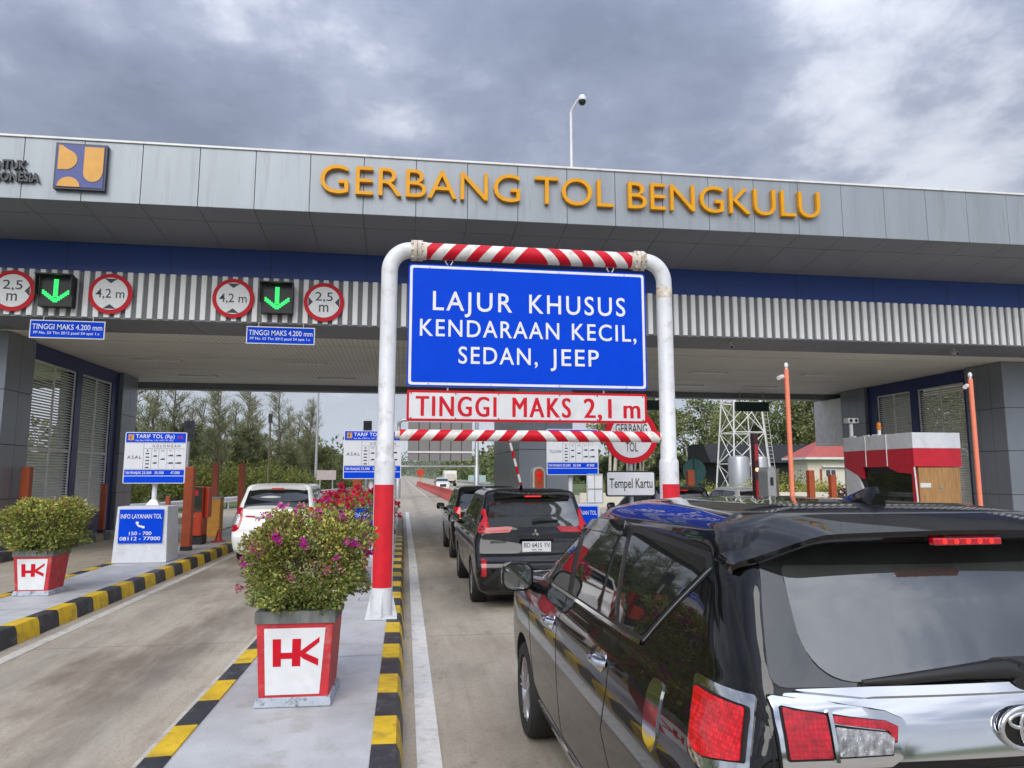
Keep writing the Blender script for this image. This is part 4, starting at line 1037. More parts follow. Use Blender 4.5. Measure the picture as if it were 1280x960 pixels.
def tariff_board(x0, x1, z0, z1, word, label, title="TARIF TOL (Rp)"):
    y = 15.78; xm = (x0 + x1) / 2
    t = thing("tariff_board", (xm, y + 0.03, 1.285), label, "tariff board", "blue and white toll tariff boards")
    W_, H_ = x1 - x0, z1 - z0
    def X(u): return x0 + u * W_
    def Z(v): return z0 + v * H_
    a = MB(); a.prism(rpoly([(x0, z0), (x1, z0), (x1, z1), (x0, z1)], 0.03), y, y + 0.035); bd = a.build("panel", M['board_white'], t)
    a = MB()
    def rect(mb, u0, u1, v0, v1, d=0.003): mb.add([(X(u0), y - d, Z(v0)), (X(u1), y - d, Z(v0)), (X(u1), y - d, Z(v1)), (X(u0), y - d, Z(v1))], [(0, 1, 2, 3)])
    rect(a, 0.015, 0.985, 0.80, 0.985); rect(a, 0.015, 0.985, 0.155, 0.265); rect(a, 0.015, 0.985, 0.015, 0.14)
    a.build("blue_field", M['sign_blue'], bd, nofix=True)
    a = MB()
    rect(a, 0.305, 0.312, 0.285, 0.785)
    for u in (0.435, 0.555, 0.685, 0.81): rect(a, u, u + 0.006, 0.285, 0.68)
    rect(a, 0.32, 0.98, 0.675, 0.682); rect(a, 0.015, 0.985, 0.785, 0.79); rect(a, 0.015, 0.985, 0.275, 0.281)
    a.build("grid_line", M['grey_metal'], bd, nofix=True)
    a = MB()
    lettering(a, word, X(0.05), X(0.28), Z(0.48), H_ * 0.062, y - 0.004, spacing=1.25, offset=0.0)
    lettering(a, "GOLONGAN", X(0.45), X(0.90), Z(0.705), H_ * 0.052, y - 0.004, spacing=1.6, offset=0.0)
    for i, s in enumerate(("I", "II", "III", "IV", "V")):
        u = (0.372, 0.497, 0.62, 0.75, 0.88)[i]; ww = 0.008 + 0.012 * len(s)
        lettering(a, s, X(u - ww / 2), X(u + ww / 2), Z(0.625), H_ * 0.03, y - 0.004)
    def lorry(u, v, k):
        rect(a, u - 0.02 * k, u + 0.035 * k, v, v + 0.03, 0.004); rect(a, u - 0.042 * k, u - 0.024 * k, v, v + 0.02, 0.004)
    for v in (0.57, 0.50, 0.435, 0.37, 0.30): rect(a, 0.345, 0.405, v, v + 0.022, 0.004)
    lorry(0.50, 0.52, 0.8); lorry(0.50, 0.385, 0.8); lorry(0.625, 0.46, 0.9); lorry(0.755, 0.53, 1); lorry(0.755, 0.385, 1.1); lorry(0.885, 0.53, 1.1); lorry(0.885, 0.385, 1.25)
    a.build("black_lettering", M['ink'], bd, nofix=True)
    a = MB()
    lettering(a, title, X(0.17), X(0.80), Z(0.885), H_ * 0.07, y - 0.005, spacing=1.05, offset=0.012)
    lettering(a, "Kep. Men. PUPR No. 1191 / KPTS / M / 2022", X(0.17), X(0.78), Z(0.825), H_ * 0.028, y - 0.005, offset=0.004)
    lettering(a, "TABA PENANJUNG", X(0.03), X(0.29), Z(0.185), H_ * 0.048, y - 0.005, offset=0.008)
    for s, u in (("23.500", 0.38), ("35.500", 0.58), ("47.000", 0.84)): lettering(a, s, X(u - 0.075), X(u + 0.075), Z(0.185), H_ * 0.05, y - 0.005, offset=0.010)
    a.build("white_lettering", M['sign_white'], bd, nofix=True)
    a = MB(); rect(a, 0.05, 0.14, 0.84, 0.955, 0.005); a.build("emblem_field", M['logo_yellow'], bd, nofix=True)
    a = MB(); rect(a, 0.085, 0.098, 0.85, 0.945, 0.007); rect(a, 0.057, 0.085, 0.885, 0.90, 0.007); a.build("emblem_mark", M['logo_blue'], bd, nofix=True)
    a = MB(); lettering(a, "HK", X(0.85), X(0.95), Z(0.875), H_ * 0.055, y - 0.005, offset=0.012); a.build("red_mark", M['sign_red'], bd, nofix=True)
    a = MB(); a.frustum(xm - 0.02, y + 0.16, 1.287, 1.40, 0.13, 0.10, 0.055, 0.05); a.cyl((xm - 0.02, y + 0.16, 1.40), (xm - 0.02, y + 0.16, z1 - 0.2), 0.05, n=14)
    a.build("post", M['pole_white'], t, smooth=40)
    a = MB()
    for z in (z0 + 0.25, z1 - 0.25): a.box(xm - 0.35, xm + 0.35, y + 0.037, y + 0.108, z - 0.025, z + 0.025)
    a.build("bracket", M['steel'], t)
    return t
tariff_board(-5.665, -4.465, 1.73, 2.785, "ASAL", "ASAL tariff board standing on the left white concrete block")
tariff_board(-1.26, -0.03, 1.82, 2.86, "ASAL", "ASAL tariff board partly hidden behind the gantry's left post")
tariff_board(3.19, 4.385, 1.905, 2.935, "TUJUAN", "TUJUAN tariff board below the striped bar on the right")
t = thing("notice_panel", (4.25, 15.4, 1.285), "white framed notice panel leaning under the TUJUAN tariff board", "notice panel")
a = MB(); a.box(3.98, 4.34, 15.30, 15.33, 1.29, 1.93); a.build("panel", M['sign_white'], t)
a = MB()
for x in (3.98, 4.15, 4.33): a.box(x, x + 0.014, 15.292, 15.298, 1.29, 1.93)
for z in (1.3, 1.6, 1.91): a.box(3.998, 4.325, 15.284, 15.290, z, z + 0.012)
a.build("frame", M['steel'], t)

# ================================================================== POSTS, MACHINES, BARRIERS
def bollard(x, y, h, label, z0=0.195, wd=0.17, mat='orange', group="square orange guard posts"):
    t = thing("guard_post", (x, y, z0), label, "guard post", group)
    a = MB(); a.box(x - wd / 2, x + wd / 2, y - wd / 2, y + wd / 2, z0 + 0.085, z0 + h); a.build("post", M[mat], t, bevel=0.012)
    a = MB(); a.box(x - wd / 2 - 0.006, x + wd / 2 + 0.006, y - wd / 2 - 0.006, y + wd / 2 + 0.006, z0, z0 + 0.084); a.build("foot", M['black'], t)
bollard(-4.86, 17.6, 1.90, "tall square orange post beside the left info block", wd=0.20)
bollard(-5.42, 22.2, 2.05, "square orange post behind the yellow barrier cabinet")
bollard(-4.72, 22.4, 2.05, "square orange post just left of the white car")
bollard(-8.80, 18.6, 1.90, "square orange post in front of the left louvred screen", wd=0.19)
bollard(-8.86, 23.3, 1.45, "short orange post near the far left column", wd=0.15)
bollard(-5.55, 18.4, 1.2, "thin orange post seen between left info block and tariff board", wd=0.10)
bollard(-1.06, 17.6, 1.65, "square orange post behind the central tariff board", wd=0.20)
bollard(7.98, 19.2, 1.85, "square orange post next to the right gantry pole foot", wd=0.19)
bollard(9.44, 15.6, 1.82, "square orange post just right of the tall salmon pole", wd=0.14)
bollard(9.35, 14.6, 1.72, "square orange post nearest the red and white booth", wd=0.13)

def card_machine(x, y, label, z0=0.195):
    t = thing("toll_machine", (x, y, z0), label, "toll machine", "red card machines on the islands")
    a = MB(); a.box(x - 0.17, x + 0.17, y - 0.2, y + 0.25, z0, z0 + 0.22); a.build("plinth", M['black'], t)
    a = MB(); a.box(x - 0.20, x + 0.16, y - 0.26, y + 0.28, z0 + 0.221, z0 + 1.42); a.build("cabinet", M['machine_red'], t, bevel=0.012)
    a = MB(); a.box(x - 0.185, x + 0.145, y - 0.275, y - 0.262, z0 + 0.80, z0 + 1.41); s = a.build("screen", M['car_glass'], t)
    a = MB(); a.box(x - 0.12, x + 0.05, y - 0.279, y - 0.2755, z0 + 1.2, z0 + 1.34); a.box(x - 0.15, x + 0.04, y - 0.279, y - 0.2755, z0 + 0.86, z0 + 0.875); a.build("display", M['lamp_deep'], s)
    a = MB(); a.box(x - 0.17, x + 0.13, y - 0.27, y - 0.262, z0 + 0.27, z0 + 0.76); d = a.build("door", M['machine_red'], t)
    a = MB(); a.cyl((x - 0.02, y - 0.285, z0 + 0.70), (x - 0.02, y - 0.27, z0 + 0.70), 0.014, n=10); a.build("lock", M['steel'], d)
    a = MB(); a.box(x + 0.165, x + 0.27, y - 0.10, y + 0.2, z0 + 0.65, z0 + 1.40); a.build("side_box", M['machine_red'], t, bevel=0.008)
    return t
card_machine(-5.06, 19.2, "red card machine with dark screen next to the yellow barrier cabinet")
card_machine(-0.55, 18.4, "red card machine behind the gantry's left post")
def barrier_cabinet(x, y, mat, label, arm=None, z0=0.195):
    t = thing("barrier_gate", (x, y, z0), label, "barrier gate", "lane barrier cabinets")
    a = MB(); a.box(x - 0.19, x + 0.19, y - 0.19, y + 0.19, z0, z0 + 1.05); a.build("cabinet", M[mat], t, bevel=0.015)
    a = MB(); a.box(x - 0.2, x + 0.2, y - 0.2, y + 0.2, z0 + 1.051, z0 + 1.10); a.build("lid", M['grey_metal'], t, bevel=0.01)
    if arm:
        p0 = Vector((x - 0.05, y - 0.25, z0 + 0.95)); d = Vector(arm).normalized(); L_ = Vector(arm).length
        n = 9
        a = MB()
        for i in range(n):
            a.mi = i % 2
            q0, q1 = p0 + d * (L_ * i / n), p0 + d * (L_ * (i + 1) / n)
            a.cyl(q0, q1, 0.032, n=8)
        a.build("arm", [M['sign_red'], M['sign_white']], t, smooth=40)
        a = MB(); a.cyl((p0.x, p0.y + 0.055, p0.z), (p0.x, p0.y - 0.04, p0.z), 0.07, n=14); a.build("hub", M['grey_metal'], t, smooth=40)
    return t
barrier_cabinet(-5.18, 21.3, 'machine_yellow', "yellow barrier cabinet on the left island")
barrier_cabinet(3.10, 17.9, 'orange', "orange barrier cabinet with a raised red and white arm by the central pier", arm=(-0.46, 0.0, 1.75))
barrier_cabinet(-0.62, 20.8, 'machine_yellow', "yellow barrier cabinet on the central island behind the card machine")
t = thing("warning_cone", (-5.12, 19.75, 0.195), "small red cone standing before the yellow cabinet", "cone")
a = MB(); a.lathe([(0.10, 0.03), (0.03, 0.3), (0.022, 0.31), (0, 0.31)], (-5.12 + 0.45, 19.75, 0.195), 16); a.build("cone_body", M['machine_red'], t, smooth=40)
a = MB(); a.box(-4.82, -4.52, 19.6, 19.9, 0.195, 0.224); a.build("cone_foot", M['machine_red'], t, bevel=0.01)
# signal masts with a dark blue head above the machines
def signal_mast(x, y, ztop, label, head='logo_navy'):
    t = thing("signal_mast", (x, y, 0.195), label, "signal mast", "slim signal masts beside the lanes")
    a = MB(); a.cyl((x, y, 0.195), (x, y, ztop - 0.5), 0.045, n=12); a.build("mast", M['steel'], t, smooth=40)
    a = MB(); a.box(x - 0.11, x + 0.11, y - 0.09, y + 0.09, ztop - 0.5, ztop); hd = a.build("signal_head", M[head], t, bevel=0.01)
    a = MB()
    for dz, in ((-0.13,), (-0.36,)): a.cyl((x, y - 0.10, ztop + dz), (x, y - 0.092, ztop + dz), 0.075, n=16)
    a.build("lens", M['black'], hd, smooth=40)
signal_mast(-5.30, 18.9, 3.25, "slim signal mast with dark blue head above the left tariff board")
signal_mast(-0.95, 19.6, 3.35, "slim signal mast with dark blue head above the central tariff board")
# arched ticket post with a red lamp
t = thing("ticket_post", (3.22, 17.0, 0.195), "grey arched ticket post with a red lamp before the central pier", "ticket post")
prof = [(-0.15, 0.195), (0.15, 0.195), (0.15, 1.95)] + [(0.15 * math.cos(R(k)), 1.95 + 0.15 * math.sin(R(k))) for k in range(10, 180, 10)] + [(-0.15, 1.95)]
a = MB(); a.prism([(3.22 + p[0], p[1]) for p in prof], 16.85, 17.2); a.build("housing", M['concrete_wall'], t, bevel=0.01)
prof2 = [(-0.11, 1.0), (0.11, 1.0), (0.11, 1.95)] + [(0.11 * math.cos(R(k)), 1.95 + 0.11 * math.sin(R(k))) for k in range(10, 180, 10)] + [(-0.11, 1.95)]
a = MB(); a.prism([(3.22 + p[0], p[1]) for p in prof2], 16.842, 16.849); fp = a.build("front_panel", M['orange'], t)
a = MB(); a.cyl((3.22, 16.82, 1.93), (3.22, 16.841, 1.93), 0.065, n=16); a.box(3.19, 3.25, 16.82, 16.841, 1.75, 1.9); a.build("lamp", M['red_dim'], fp, smooth=40)
# grey ticket cabinet and maroon signal column on the island to the right
t = thing("ticket_cabinet", (9.05, 17.0, 0.195), "grey ticket cabinet with sloping top left of the tall salmon pole", "ticket cabinet")
a = MB(); a.prism([(9.02, 0.195), (9.24, 0.195), (9.24, 2.02), (9.20, 2.10), (9.06, 2.10), (9.02, 2.0)], 16.8, 17.3); a.build("housing", M['grey_metal'], t, bevel=0.012)
a = MB(); a.box(9.08, 9.16, 16.785, 16.798, 1.65, 1.85); a.build("slot_panel", M['black'], t)
a = MB(); a.box(9.255, 9.36, 16.9, 17.25, 0.195, 2.05); a.build("side_cover", M['bark'], t)
t = thing("signal_column", (9.33, 18.6, 0.195), "tall dark maroon signal column between ticket cabinet and lattice tower", "signal column")
a = MB(); a.box(9.56, 9.69, 18.5, 18.68, 0.195, 3.05); a.build("column", pm('maroon', (0.05, 0.012, 0.016), 0.4), t, bevel=0.01)
a = MB(); a.cyl((9.625, 18.47, 2.05), (9.625, 18.497, 2.05), 0.055, n=14); a.build("lamp", pm('pale lamp', (0.8, 0.5, 0.3), 0.3, emit=(1, 0.6, 0.35), estr=0.7), t, smooth=40)
a = MB(); a.box(9.575, 9.675, 18.485, 18.498, 1.3, 1.75); a.box(9.575, 9.675, 18.485, 18.498, 2.3, 2.75); a.build("red_face", M['lamp_deep'], t)
# tall salmon poles carrying small cameras
def camera_pole(x, y, z1, label, lamp=True):
    t = thing("camera_pole", (x, y, 0.195), label, "camera pole", "tall salmon orange camera poles")
    a = MB(); a.cyl((x, y, 0.195), (x, y, z1), 0.053, n=18); a.build("pole", M['orange_lamp'], t, smooth=40)
    a = MB(); a.box(x - 0.14, x + 0.14, y - 0.14, y + 0.14, 0.195, 0.22); a.build("foot_plate", M['orange_lamp'], t)
    a = MB(); a.cyl((x, y, z1), (x, y, z1 + 0.05), 0.03, n=10); a.lathe([(0.045, 0.05), (0.05, 0.10), (0.03, 0.15), (0, 0.155)], (x, y, z1), 12); a.build("cap", M['white_paint'], t, smooth=40)
    a = MB(); a.cyl((x - 0.06, y, z1 - 0.18), (x - 0.13, y - 0.02, z1 - 0.2), 0.02, n=8); a.cyl((x - 0.10, y, z1 - 0.17), (x - 0.26, y - 0.12, z1 - 0.22), 0.05, n=12); a.build("camera_head", M['white_paint'], t, smooth=40)
camera_pole(8.62, 15.0, 4.30, "tall salmon camera pole left of the red roofed house")
camera_pole(13.45, 15.15, 4.20, "tall salmon camera pole right of the red and white booth")
# round sign seen from behind
t = thing("green_round_sign", (8.68, 20.5, 0.195), "round green sign seen from behind above a green plate, right of the gantry", "road sign")
a = MB(); a.cyl((8.68, 20.5, 0.195), (8.68, 20.5, 2.4), 0.035, n=10); a.build("post", M['sign_green_back'], t, smooth=40)
a = MB(); a.cyl((8.68, 20.54, 2.02), (8.68, 20.56, 2.02), 0.36, n=36); a.build("disc", M['sign_green_back'], t, smooth=40)
a = MB(); a.box(8.35, 9.0, 20.54, 20.56, 1.25, 1.64); a.build("plate", M['dark_green'], t)

# ================================================================== BOOTH
t = thing("toll_booth", (13.1, 17.35, 0.195), "red and white toll booth with a wooden door on the right island", "toll booth")
bx0, bx1, by0, by1 = 12.47, 13.70, 16.0, 18.75
a = MB(); a.box(bx0 + 0.03, bx1 - 0.03, by0 + 0.06, by1 - 0.03, 0.195, 2.10); a.build("inner_wall", M['black'], t)
a = MB(); a.box(bx0 - 0.06, bx1 + 0.03, by0 - 0.06, by1, 2.561, 2.95)
a.build("white_fascia", M['booth_white'], t, bevel=0.01)
a = MB()
a.prism([(by0 - 0.055, 2.11), (by1 - 0.02, 2.11), (by1 - 0.02, 2.56), (by0 - 0.055, 2.56)], bx0 - 0.055, bx1 + 0.025, 'x')
a.build("red_band", M['booth_red'], t)
a = MB()
# pale side panel rising towards the rear and the red wedge above it (on the lane side)
a.prism([(by1 - 0.02, 0.2), (by1 - 0.02, 2.10), (by1 - 0.55, 1.90), (by1 - 1.05, 0.95), (by1 - 1.05, 0.2)], bx0 - 0.05, bx0 + 0.02, 'x'); a.build("side_panel", M['booth_white'], t)
a = MB()
a.prism([(by1 - 0.03, 2.109), (by1 - 0.56, 1.905), (by1 - 0.80, 1.80), (by1 - 0.80, 2.109)], bx0 - 0.052, bx0 + 0.015, 'x')
a.build("red_trim", M['booth_red'], t); a = MB()
a.prism([(by0 + 0.0, 2.109), (by0 + 0.95, 2.109), (by0 + 0.55, 1.97), (by0 + 0.02, 1.93)], bx0 - 0.052, bx0 + 0.015, 'x')
a.build("red_trim", M['booth_red'], t); a = MB()
a.prism([(by0 - 0.05, 0.2), (by0 + 0.05, 0.2), (by0 + 0.05, 1.93), (by0 - 0.05, 1.93)], bx0 - 0.052, bx0 + 0.02, 'x')
a.build("red_trim", M['booth_red'], t)
a = MB(); a.box(bx0 + 0.02, bx0 + 0.026, by0 + 0.1, by1 - 0.9, 1.05, 1.95); a.build("window", M['car_glass'], t)
a = MB(); a.cyl((bx0 - 0.06, by0 - 0.065, 2.1), (bx0 + 0.02, by0 - 0.065, 0.25), 0.02, n=8)
for yy in (by0 + 0.9, by0 + 1.75): a.cyl((bx0 - 0.075, yy, 2.94), (bx0 - 0.075, yy, 2.13), 0.014, n=8)
a.build("cable_pipe", M['white_paint'], t, smooth=40)
a = MB(); a.box(bx0 + 0.07, bx1 - 0.16, by0 - 0.035, by0 + 0.05, 0.2, 2.09); dr = a.build("door", M['wood'], t)
a = MB(); a.box(bx0 + 0.09, bx0 + 0.38, by0 - 0.045, by0 - 0.036, 1.60, 1.71); a.build("name_plate", M['sign_grey'], dr)
a = MB(); a.box(bx0 + 0.62, bx0 + 0.66, by0 - 0.055, by0 - 0.036, 1.52, 1.66); a.cyl((bx0 + 0.64, by0 - 0.09, 1.58), (bx0 + 0.64, by0 - 0.036, 1.58), 0.015, n=8); a.build("handle", M['steel'], dr)
a = MB(); a.box(bx1 - 0.15, bx1 - 0.03, by0 - 0.03, by0 + 0.05, 0.2, 2.1); a.build("door_jamb", M['wood'], t)
a = MB(); 
for yy in (by0 + 1.3, by0 + 1.7, by0 + 2.3): a.box(bx0 + 0.0, bx0 + 0.05, yy, yy + 0.25, 2.95, 2.985)
a.build("roof_fitting", M['white_paint'], t)
t = thing("beacon", (12.55, 17.35, 2.95), "orange beacon on a short white stem on the booth roof", "beacon")
a = MB(); a.cyl((12.55, 17.35, 2.95), (12.55, 17.35, 3.10), 0.045, n=14); a.build("stem", M['white_paint'], t, smooth=40)
a = MB(); a.lathe([(0.055, 3.10), (0.06, 3.13), (0.05, 3.28), (0.03, 3.30), (0, 3.30)], (12.55, 17.35, 0), 16); a.build("lamp", pm('amber dome', (0.75, 0.22, 0.02), 0.25), t, smooth=40)
t = thing("booth_camera", (12.55, 18.55, 2.95), "white camera on a short pole at the booth's rear corner", "security camera")
a = MB(); a.cyl((12.55, 18.55, 2.95), (12.55, 18.55, 3.36), 0.05, n=12); a.build("pole", M['white_paint'], t, smooth=40)
a = MB(); a.box(12.40, 12.72, 18.43, 18.66, 3.36, 3.50); a.build("housing", M['white_paint'], t, bevel=0.02)
a = MB(); a.cyl((12.48, 18.41, 3.43), (12.48, 18.43, 3.43), 0.045, n=12); a.cyl((12.64, 18.41, 3.43), (12.64, 18.43, 3.43), 0.045, n=12); a.build("lens", M['black'], t, smooth=40)
t = thing("electrical_box", (17.9, 18.1, 0.9), "small white electrical box on the right end column", "electrical box")
a = MB(); a.box(17.75, 18.0, 18.05, 18.195, 1.05, 1.25); a.build("box", M['sign_grey'], t, bevel=0.01)
a = MB(); a.box(17.80, 17.95, 18.04, 18.049, 1.08, 1.2); a.build("cover", M['white_paint'], t)

# camera mast on the canopy roof
t = thing("roof_camera_mast", (3.62, 14.9, 7.75), "slim white mast with a dome camera on top of the canopy roof", "camera mast")
a = MB(); a.cyl((3.62, 14.9, 7.75), (3.62, 14.9, 10.05), 0.035, 0.028, n=12); a.tube([(3.62, 14.9, 10.04), (3.64, 14.87, 10.12), (3.74, 14.75, 10.28), (3.80, 14.7, 10.31)], 0.026, 10); a.build("mast", M['white_paint'], t, smooth=40)
a = MB(); a.lathe([(0, 0.10), (0.05, 0.10), (0.085, 0.05), (0.09, -0.02), (0.085, -0.03)], (3.83, 14.68, 10.27), 20); a.build("camera_housing", M['white_paint'], t, smooth=50)
a = MB(); a.lathe([(0.085, -0.031), (0.082, -0.07), (0.06, -0.11), (0.03, -0.13), (0, -0.135)], (3.83, 14.68, 10.27), 20); a.build("camera_dome", M['black'], t, smooth=50)

# ================================================================== VEHICLES
#        z     yr    yf     w     rr    rf    br    bf
BASE = [(0.20, 0.30, 4.45, 0.76, 0.25, 0.40, 0.03, 0.10), (0.29, 0.09, 4.66, 0.855, 0.25, 0.50, 0.05, 0.15), (0.45, 0.02, 4.72, 0.895, 0.28, 0.55, 0.06, 0.20),
        (0.62, 0.00, 4.735, 0.912, 0.28, 0.60, 0.06, 0.22), (0.72, 0.045, 4.72, 0.918, 0.28, 0.60, 0.06, 0.22), (0.79, 0.135, 4.70, 0.920, 0.28, 0.60, 0.06, 0.22),
        (0.92, 0.195, 4.68, 0.922, 0.30, 0.60, 0.06, 0.22), (1.02, 0.23, 4.62, 0.912, 0.32, 0.60, 0.06, 0.22), (1.10, 0.24, 4.50, 0.890, 0.34, 0.60, 0.06, 0.20),
        (1.155, 0.25, 4.05, 0.866, 0.34, 0.50, 0.06, 0.16), (1.19, 0.26, 3.66, 0.850, 0.33, 0.45, 0.06, 0.14), (1.245, 0.285, 3.48, 0.835, 0.31, 0.45, 0.06, 0.14),
        (1.40, 0.385, 3.18, 0.802, 0.28, 0.42, 0.06, 0.14), (1.55, 0.475, 2.86, 0.757, 0.26, 0.40, 0.06, 0.14), (1.66, 0.545, 2.62, 0.717, 0.25, 0.38, 0.06, 0.13),
        (1.72, 0.59, 2.46, 0.672, 0.25, 0.36, 0.06, 0.12), (1.762, 0.66, 2.26, 0.565, 0.25, 0.34, 0.06, 0.11), (1.783, 0.80, 2.05, 0.41, 0.22, 0.30, 0.05, 0.08),
        (1.793, 1.02, 1.84, 0.22, 0.15, 0.20, 0.03, 0.04), (1.796, 1.22, 1.62, 0.04, 0.08, 0.10, 0.01, 0.01)]
def cr(p0, p1, p2, p3, t):
    return 0.5 * (2 * p1 + (p2 - p0) * t + (2 * p0 - 5 * p1 + 4 * p2 - p3) * t * t + (3 * p1 - p0 - 3 * p2 + p3) * t ** 3)
def ring(lv):
    z, yr, yf, w_, rr, rf, br, bf = lv
    h = []
    xc = w_ * 0.88
    for k in range(6): x = xc * k / 6; h.append((x, yr + br * (x / max(w_, 1e-4)) ** 2))
    ys = yr + br * 0.774; xr_ = xc; xc = w_ * 0.70
    for k in range(8):
        t = R(90 * k / 8); h.append((xr_ + (w_ - xr_) * math.sin(t), ys + max(0.01, (yr + rr - ys)) * (1 - math.cos(t))))
    ya, yb = yr + rr, yf - rf
    for k in range(29): h.append((w_, ya + (yb - ya) * k / 28))
    ye = yf - bf * 0.49
    for k in range(1, 9):
        t = R(90 * k / 8); h.append((xc + (w_ - xc) * math.cos(t), yb + (ye - yb) * math.sin(t)))
    for k in range(5, -1, -1): x = xc * k / 6; h.append((x, yf - bf * (x / max(w_, 1e-4)) ** 2))
    left = [(-x, y) for x, y in h[1:-1]][::-1]
    return [(x, y, z) for x, y in h + left]
def body_geo(L_, W_, H_, lv=None, sub=4):
    sy, sx, sz = L_ / 4.735, W_ / 1.844, H_ / 1.796
    lv = [(a[0] * sz, a[1] * sy, a[2] * sy, a[3] * sx, a[4] * sy, a[5] * sy, a[6] * sy, a[7] * sy) for a in (lv or BASE)]
    dense = []
    for i in range(len(lv) - 1):
        p = [lv[max(0, i - 1)], lv[i], lv[i + 1], lv[min(len(lv) - 1, i + 2)]]
        for s in range(sub):
            t = s / sub; q = [cr(p[0][j], p[1][j], p[2][j], p[3][j], t) for j in range(8)]; q[0] = lv[i][0] + (lv[i + 1][0] - lv[i][0]) * t
            dense.append(tuple(q))
    dense.append(lv[-1])
    rings = [ring(d) for d in dense]; n = len(rings[0])
    vs = [v for r_ in rings for v in r_]; fs = []
    for i in range(len(rings) - 1):
        for k in range(n): fs.append((i * n + k, i * n + (k + 1) % n, (i + 1) * n + (k + 1) % n, (i + 1) * n + k))
    fs.append(tuple(range(n))[::-1]); fs.append(tuple((len(rings) - 1) * n + k for k in range(n)))
    return vs, fs
class Drape:
    def __init__(s, vs, fs): s.b = BVHTree.FromPolygons([Vector(v) for v in vs], fs)
    def hit(s, u, z, mode):
        if mode == 'L': o, d = Vector((-4, u, z)), Vector((1, 0, 0))
        elif mode == 'R': o, d = Vector((4, u, z)), Vector((-1, 0, 0))
        elif mode == 'B': o, d = Vector((u, -4, z)), Vector((0, 1, 0))
        elif mode == 'F': o, d = Vector((u, 9, z)), Vector((0, -1, 0))
        elif mode == 'T': o, d = Vector((u, z, 5)), Vector((0, 0, -1))
        elif mode == 'CL': d = Vector((1, 1, 0)).normalized(); o = Vector((1, -1, 0)).normalized() * u - d * 5 + Vector((0, 0, z))
        elif mode == 'CR': d = Vector((-1, 1, 0)).normalized(); o = Vector((1, 1, 0)).normalized() * u - d * 5 + Vector((0, 0, z))
        h = s.b.ray_cast(o, d, 12)
        if h[0] is None: return None
        nrm = h[1] if h[1].dot(d) < 0 else -h[1]
        return h[0], nrm, d
    def panel(s, poly, mode, off=0.004, thick=0.012, step=0.05):
        """a panel that follows the bodywork: polygon laid over the body, off proud of it, with rolled-in edges"""
        bm = bmesh.new()
        f = bm.faces.new([bm.verts.new((p[0], p[1], 0)) for p in poly])
        for ax in (0, 1):
            lo, hi = min(p[ax] for p in poly), max(p[ax] for p in poly); k = max(1, int((hi - lo) / step))
            for i in range(1, k):
                co = [0, 0, 0]; co[ax] = lo + (hi - lo) * i / k; no = [0, 0, 0]; no[ax] = 1
                bmesh.ops.bisect_plane(bm, geom=bm.verts[:] + bm.edges[:] + bm.faces[:], plane_co=co, plane_no=no)
        bm.verts.ensure_lookup_table(); ok = True
        dd = {}; last = None
        for v in bm.verts:
            h = s.hit(v.co.x, v.co.y, mode)
            if h is None: h = None
            dd[v.index] = h
        for v in bm.verts:
            h = dd[v.index]
            if h is None:
                c = [w_ for w_ in bm.verts if dd[w_.index]]
                w_ = min(c, key=lambda q: (q.co.xy - v.co.xy).length if not hasattr(q, '_') else 9); h = dd[w_.index]
                dd[v.index] = h
        mb = MB(); idx = {}
        nb = {v.index: any(e.is_boundary for e in v.link_edges) for v in bm.verts}
        for v in bm.verts:
            p, nrm, d = dd[v.index]; idx[v.index] = len(mb.v); mb.v.append(tuple(p + nrm * off))
        for f in bm.faces: mb.f.append(tuple(idx[v.index] for v in f.verts)); mb.m.append(0)
        for e in bm.edges:
            if e.is_boundary:
                q = []
                for v in e.verts:
                    p, nrm, d = dd[v.index]; q.append(len(mb.v)); mb.v.append(tuple(p + nrm * (off - thick)))
                mb.f.append((idx[e.verts[0].index], idx[e.verts[1].index], q[1], q[0])); mb.m.append(0)
        bm.free(); return mb
    def strip(s, pts, wd, mode, off=0.003, n=24):
        """narrow band following a polyline on the body"""
        P = []
        for i in range(len(pts) - 1):
            k = max(2, int((Vector(pts[i + 1]) - Vector(pts[i])).length / 0.04))
            for j in range(k): P.append(Vector(pts[i]).lerp(Vector(pts[i + 1]), j / k))
        P.append(Vector(pts[-1]))
        mb = MB(); row = []
        for i, p in enumerate(P):
            d = (P[min(i + 1, len(P) - 1)] - P[max(0, i - 1)]).normalized(); nrm = Vector((-d.y, d.x)); r_ = []
            for sgn, o2 in ((-1, -0.006), (-0.8, off), (0.8, off), (1, -0.006)):
                q = p + nrm * wd * 0.5 * sgn; h = s.hit(q.x, q.y, mode)
                if h is None: r_ = None; break
                r_.append(len(mb.v)); mb.v.append(tuple(h[0] + h[1] * o2))
            if r_: row.append(r_)
        for a, b in zip(row[:-1], row[1:]):
            for j in range(3): mb.f.append((a[j], a[j + 1], b[j + 1], b[j])); mb.m.append(0)
        return mb

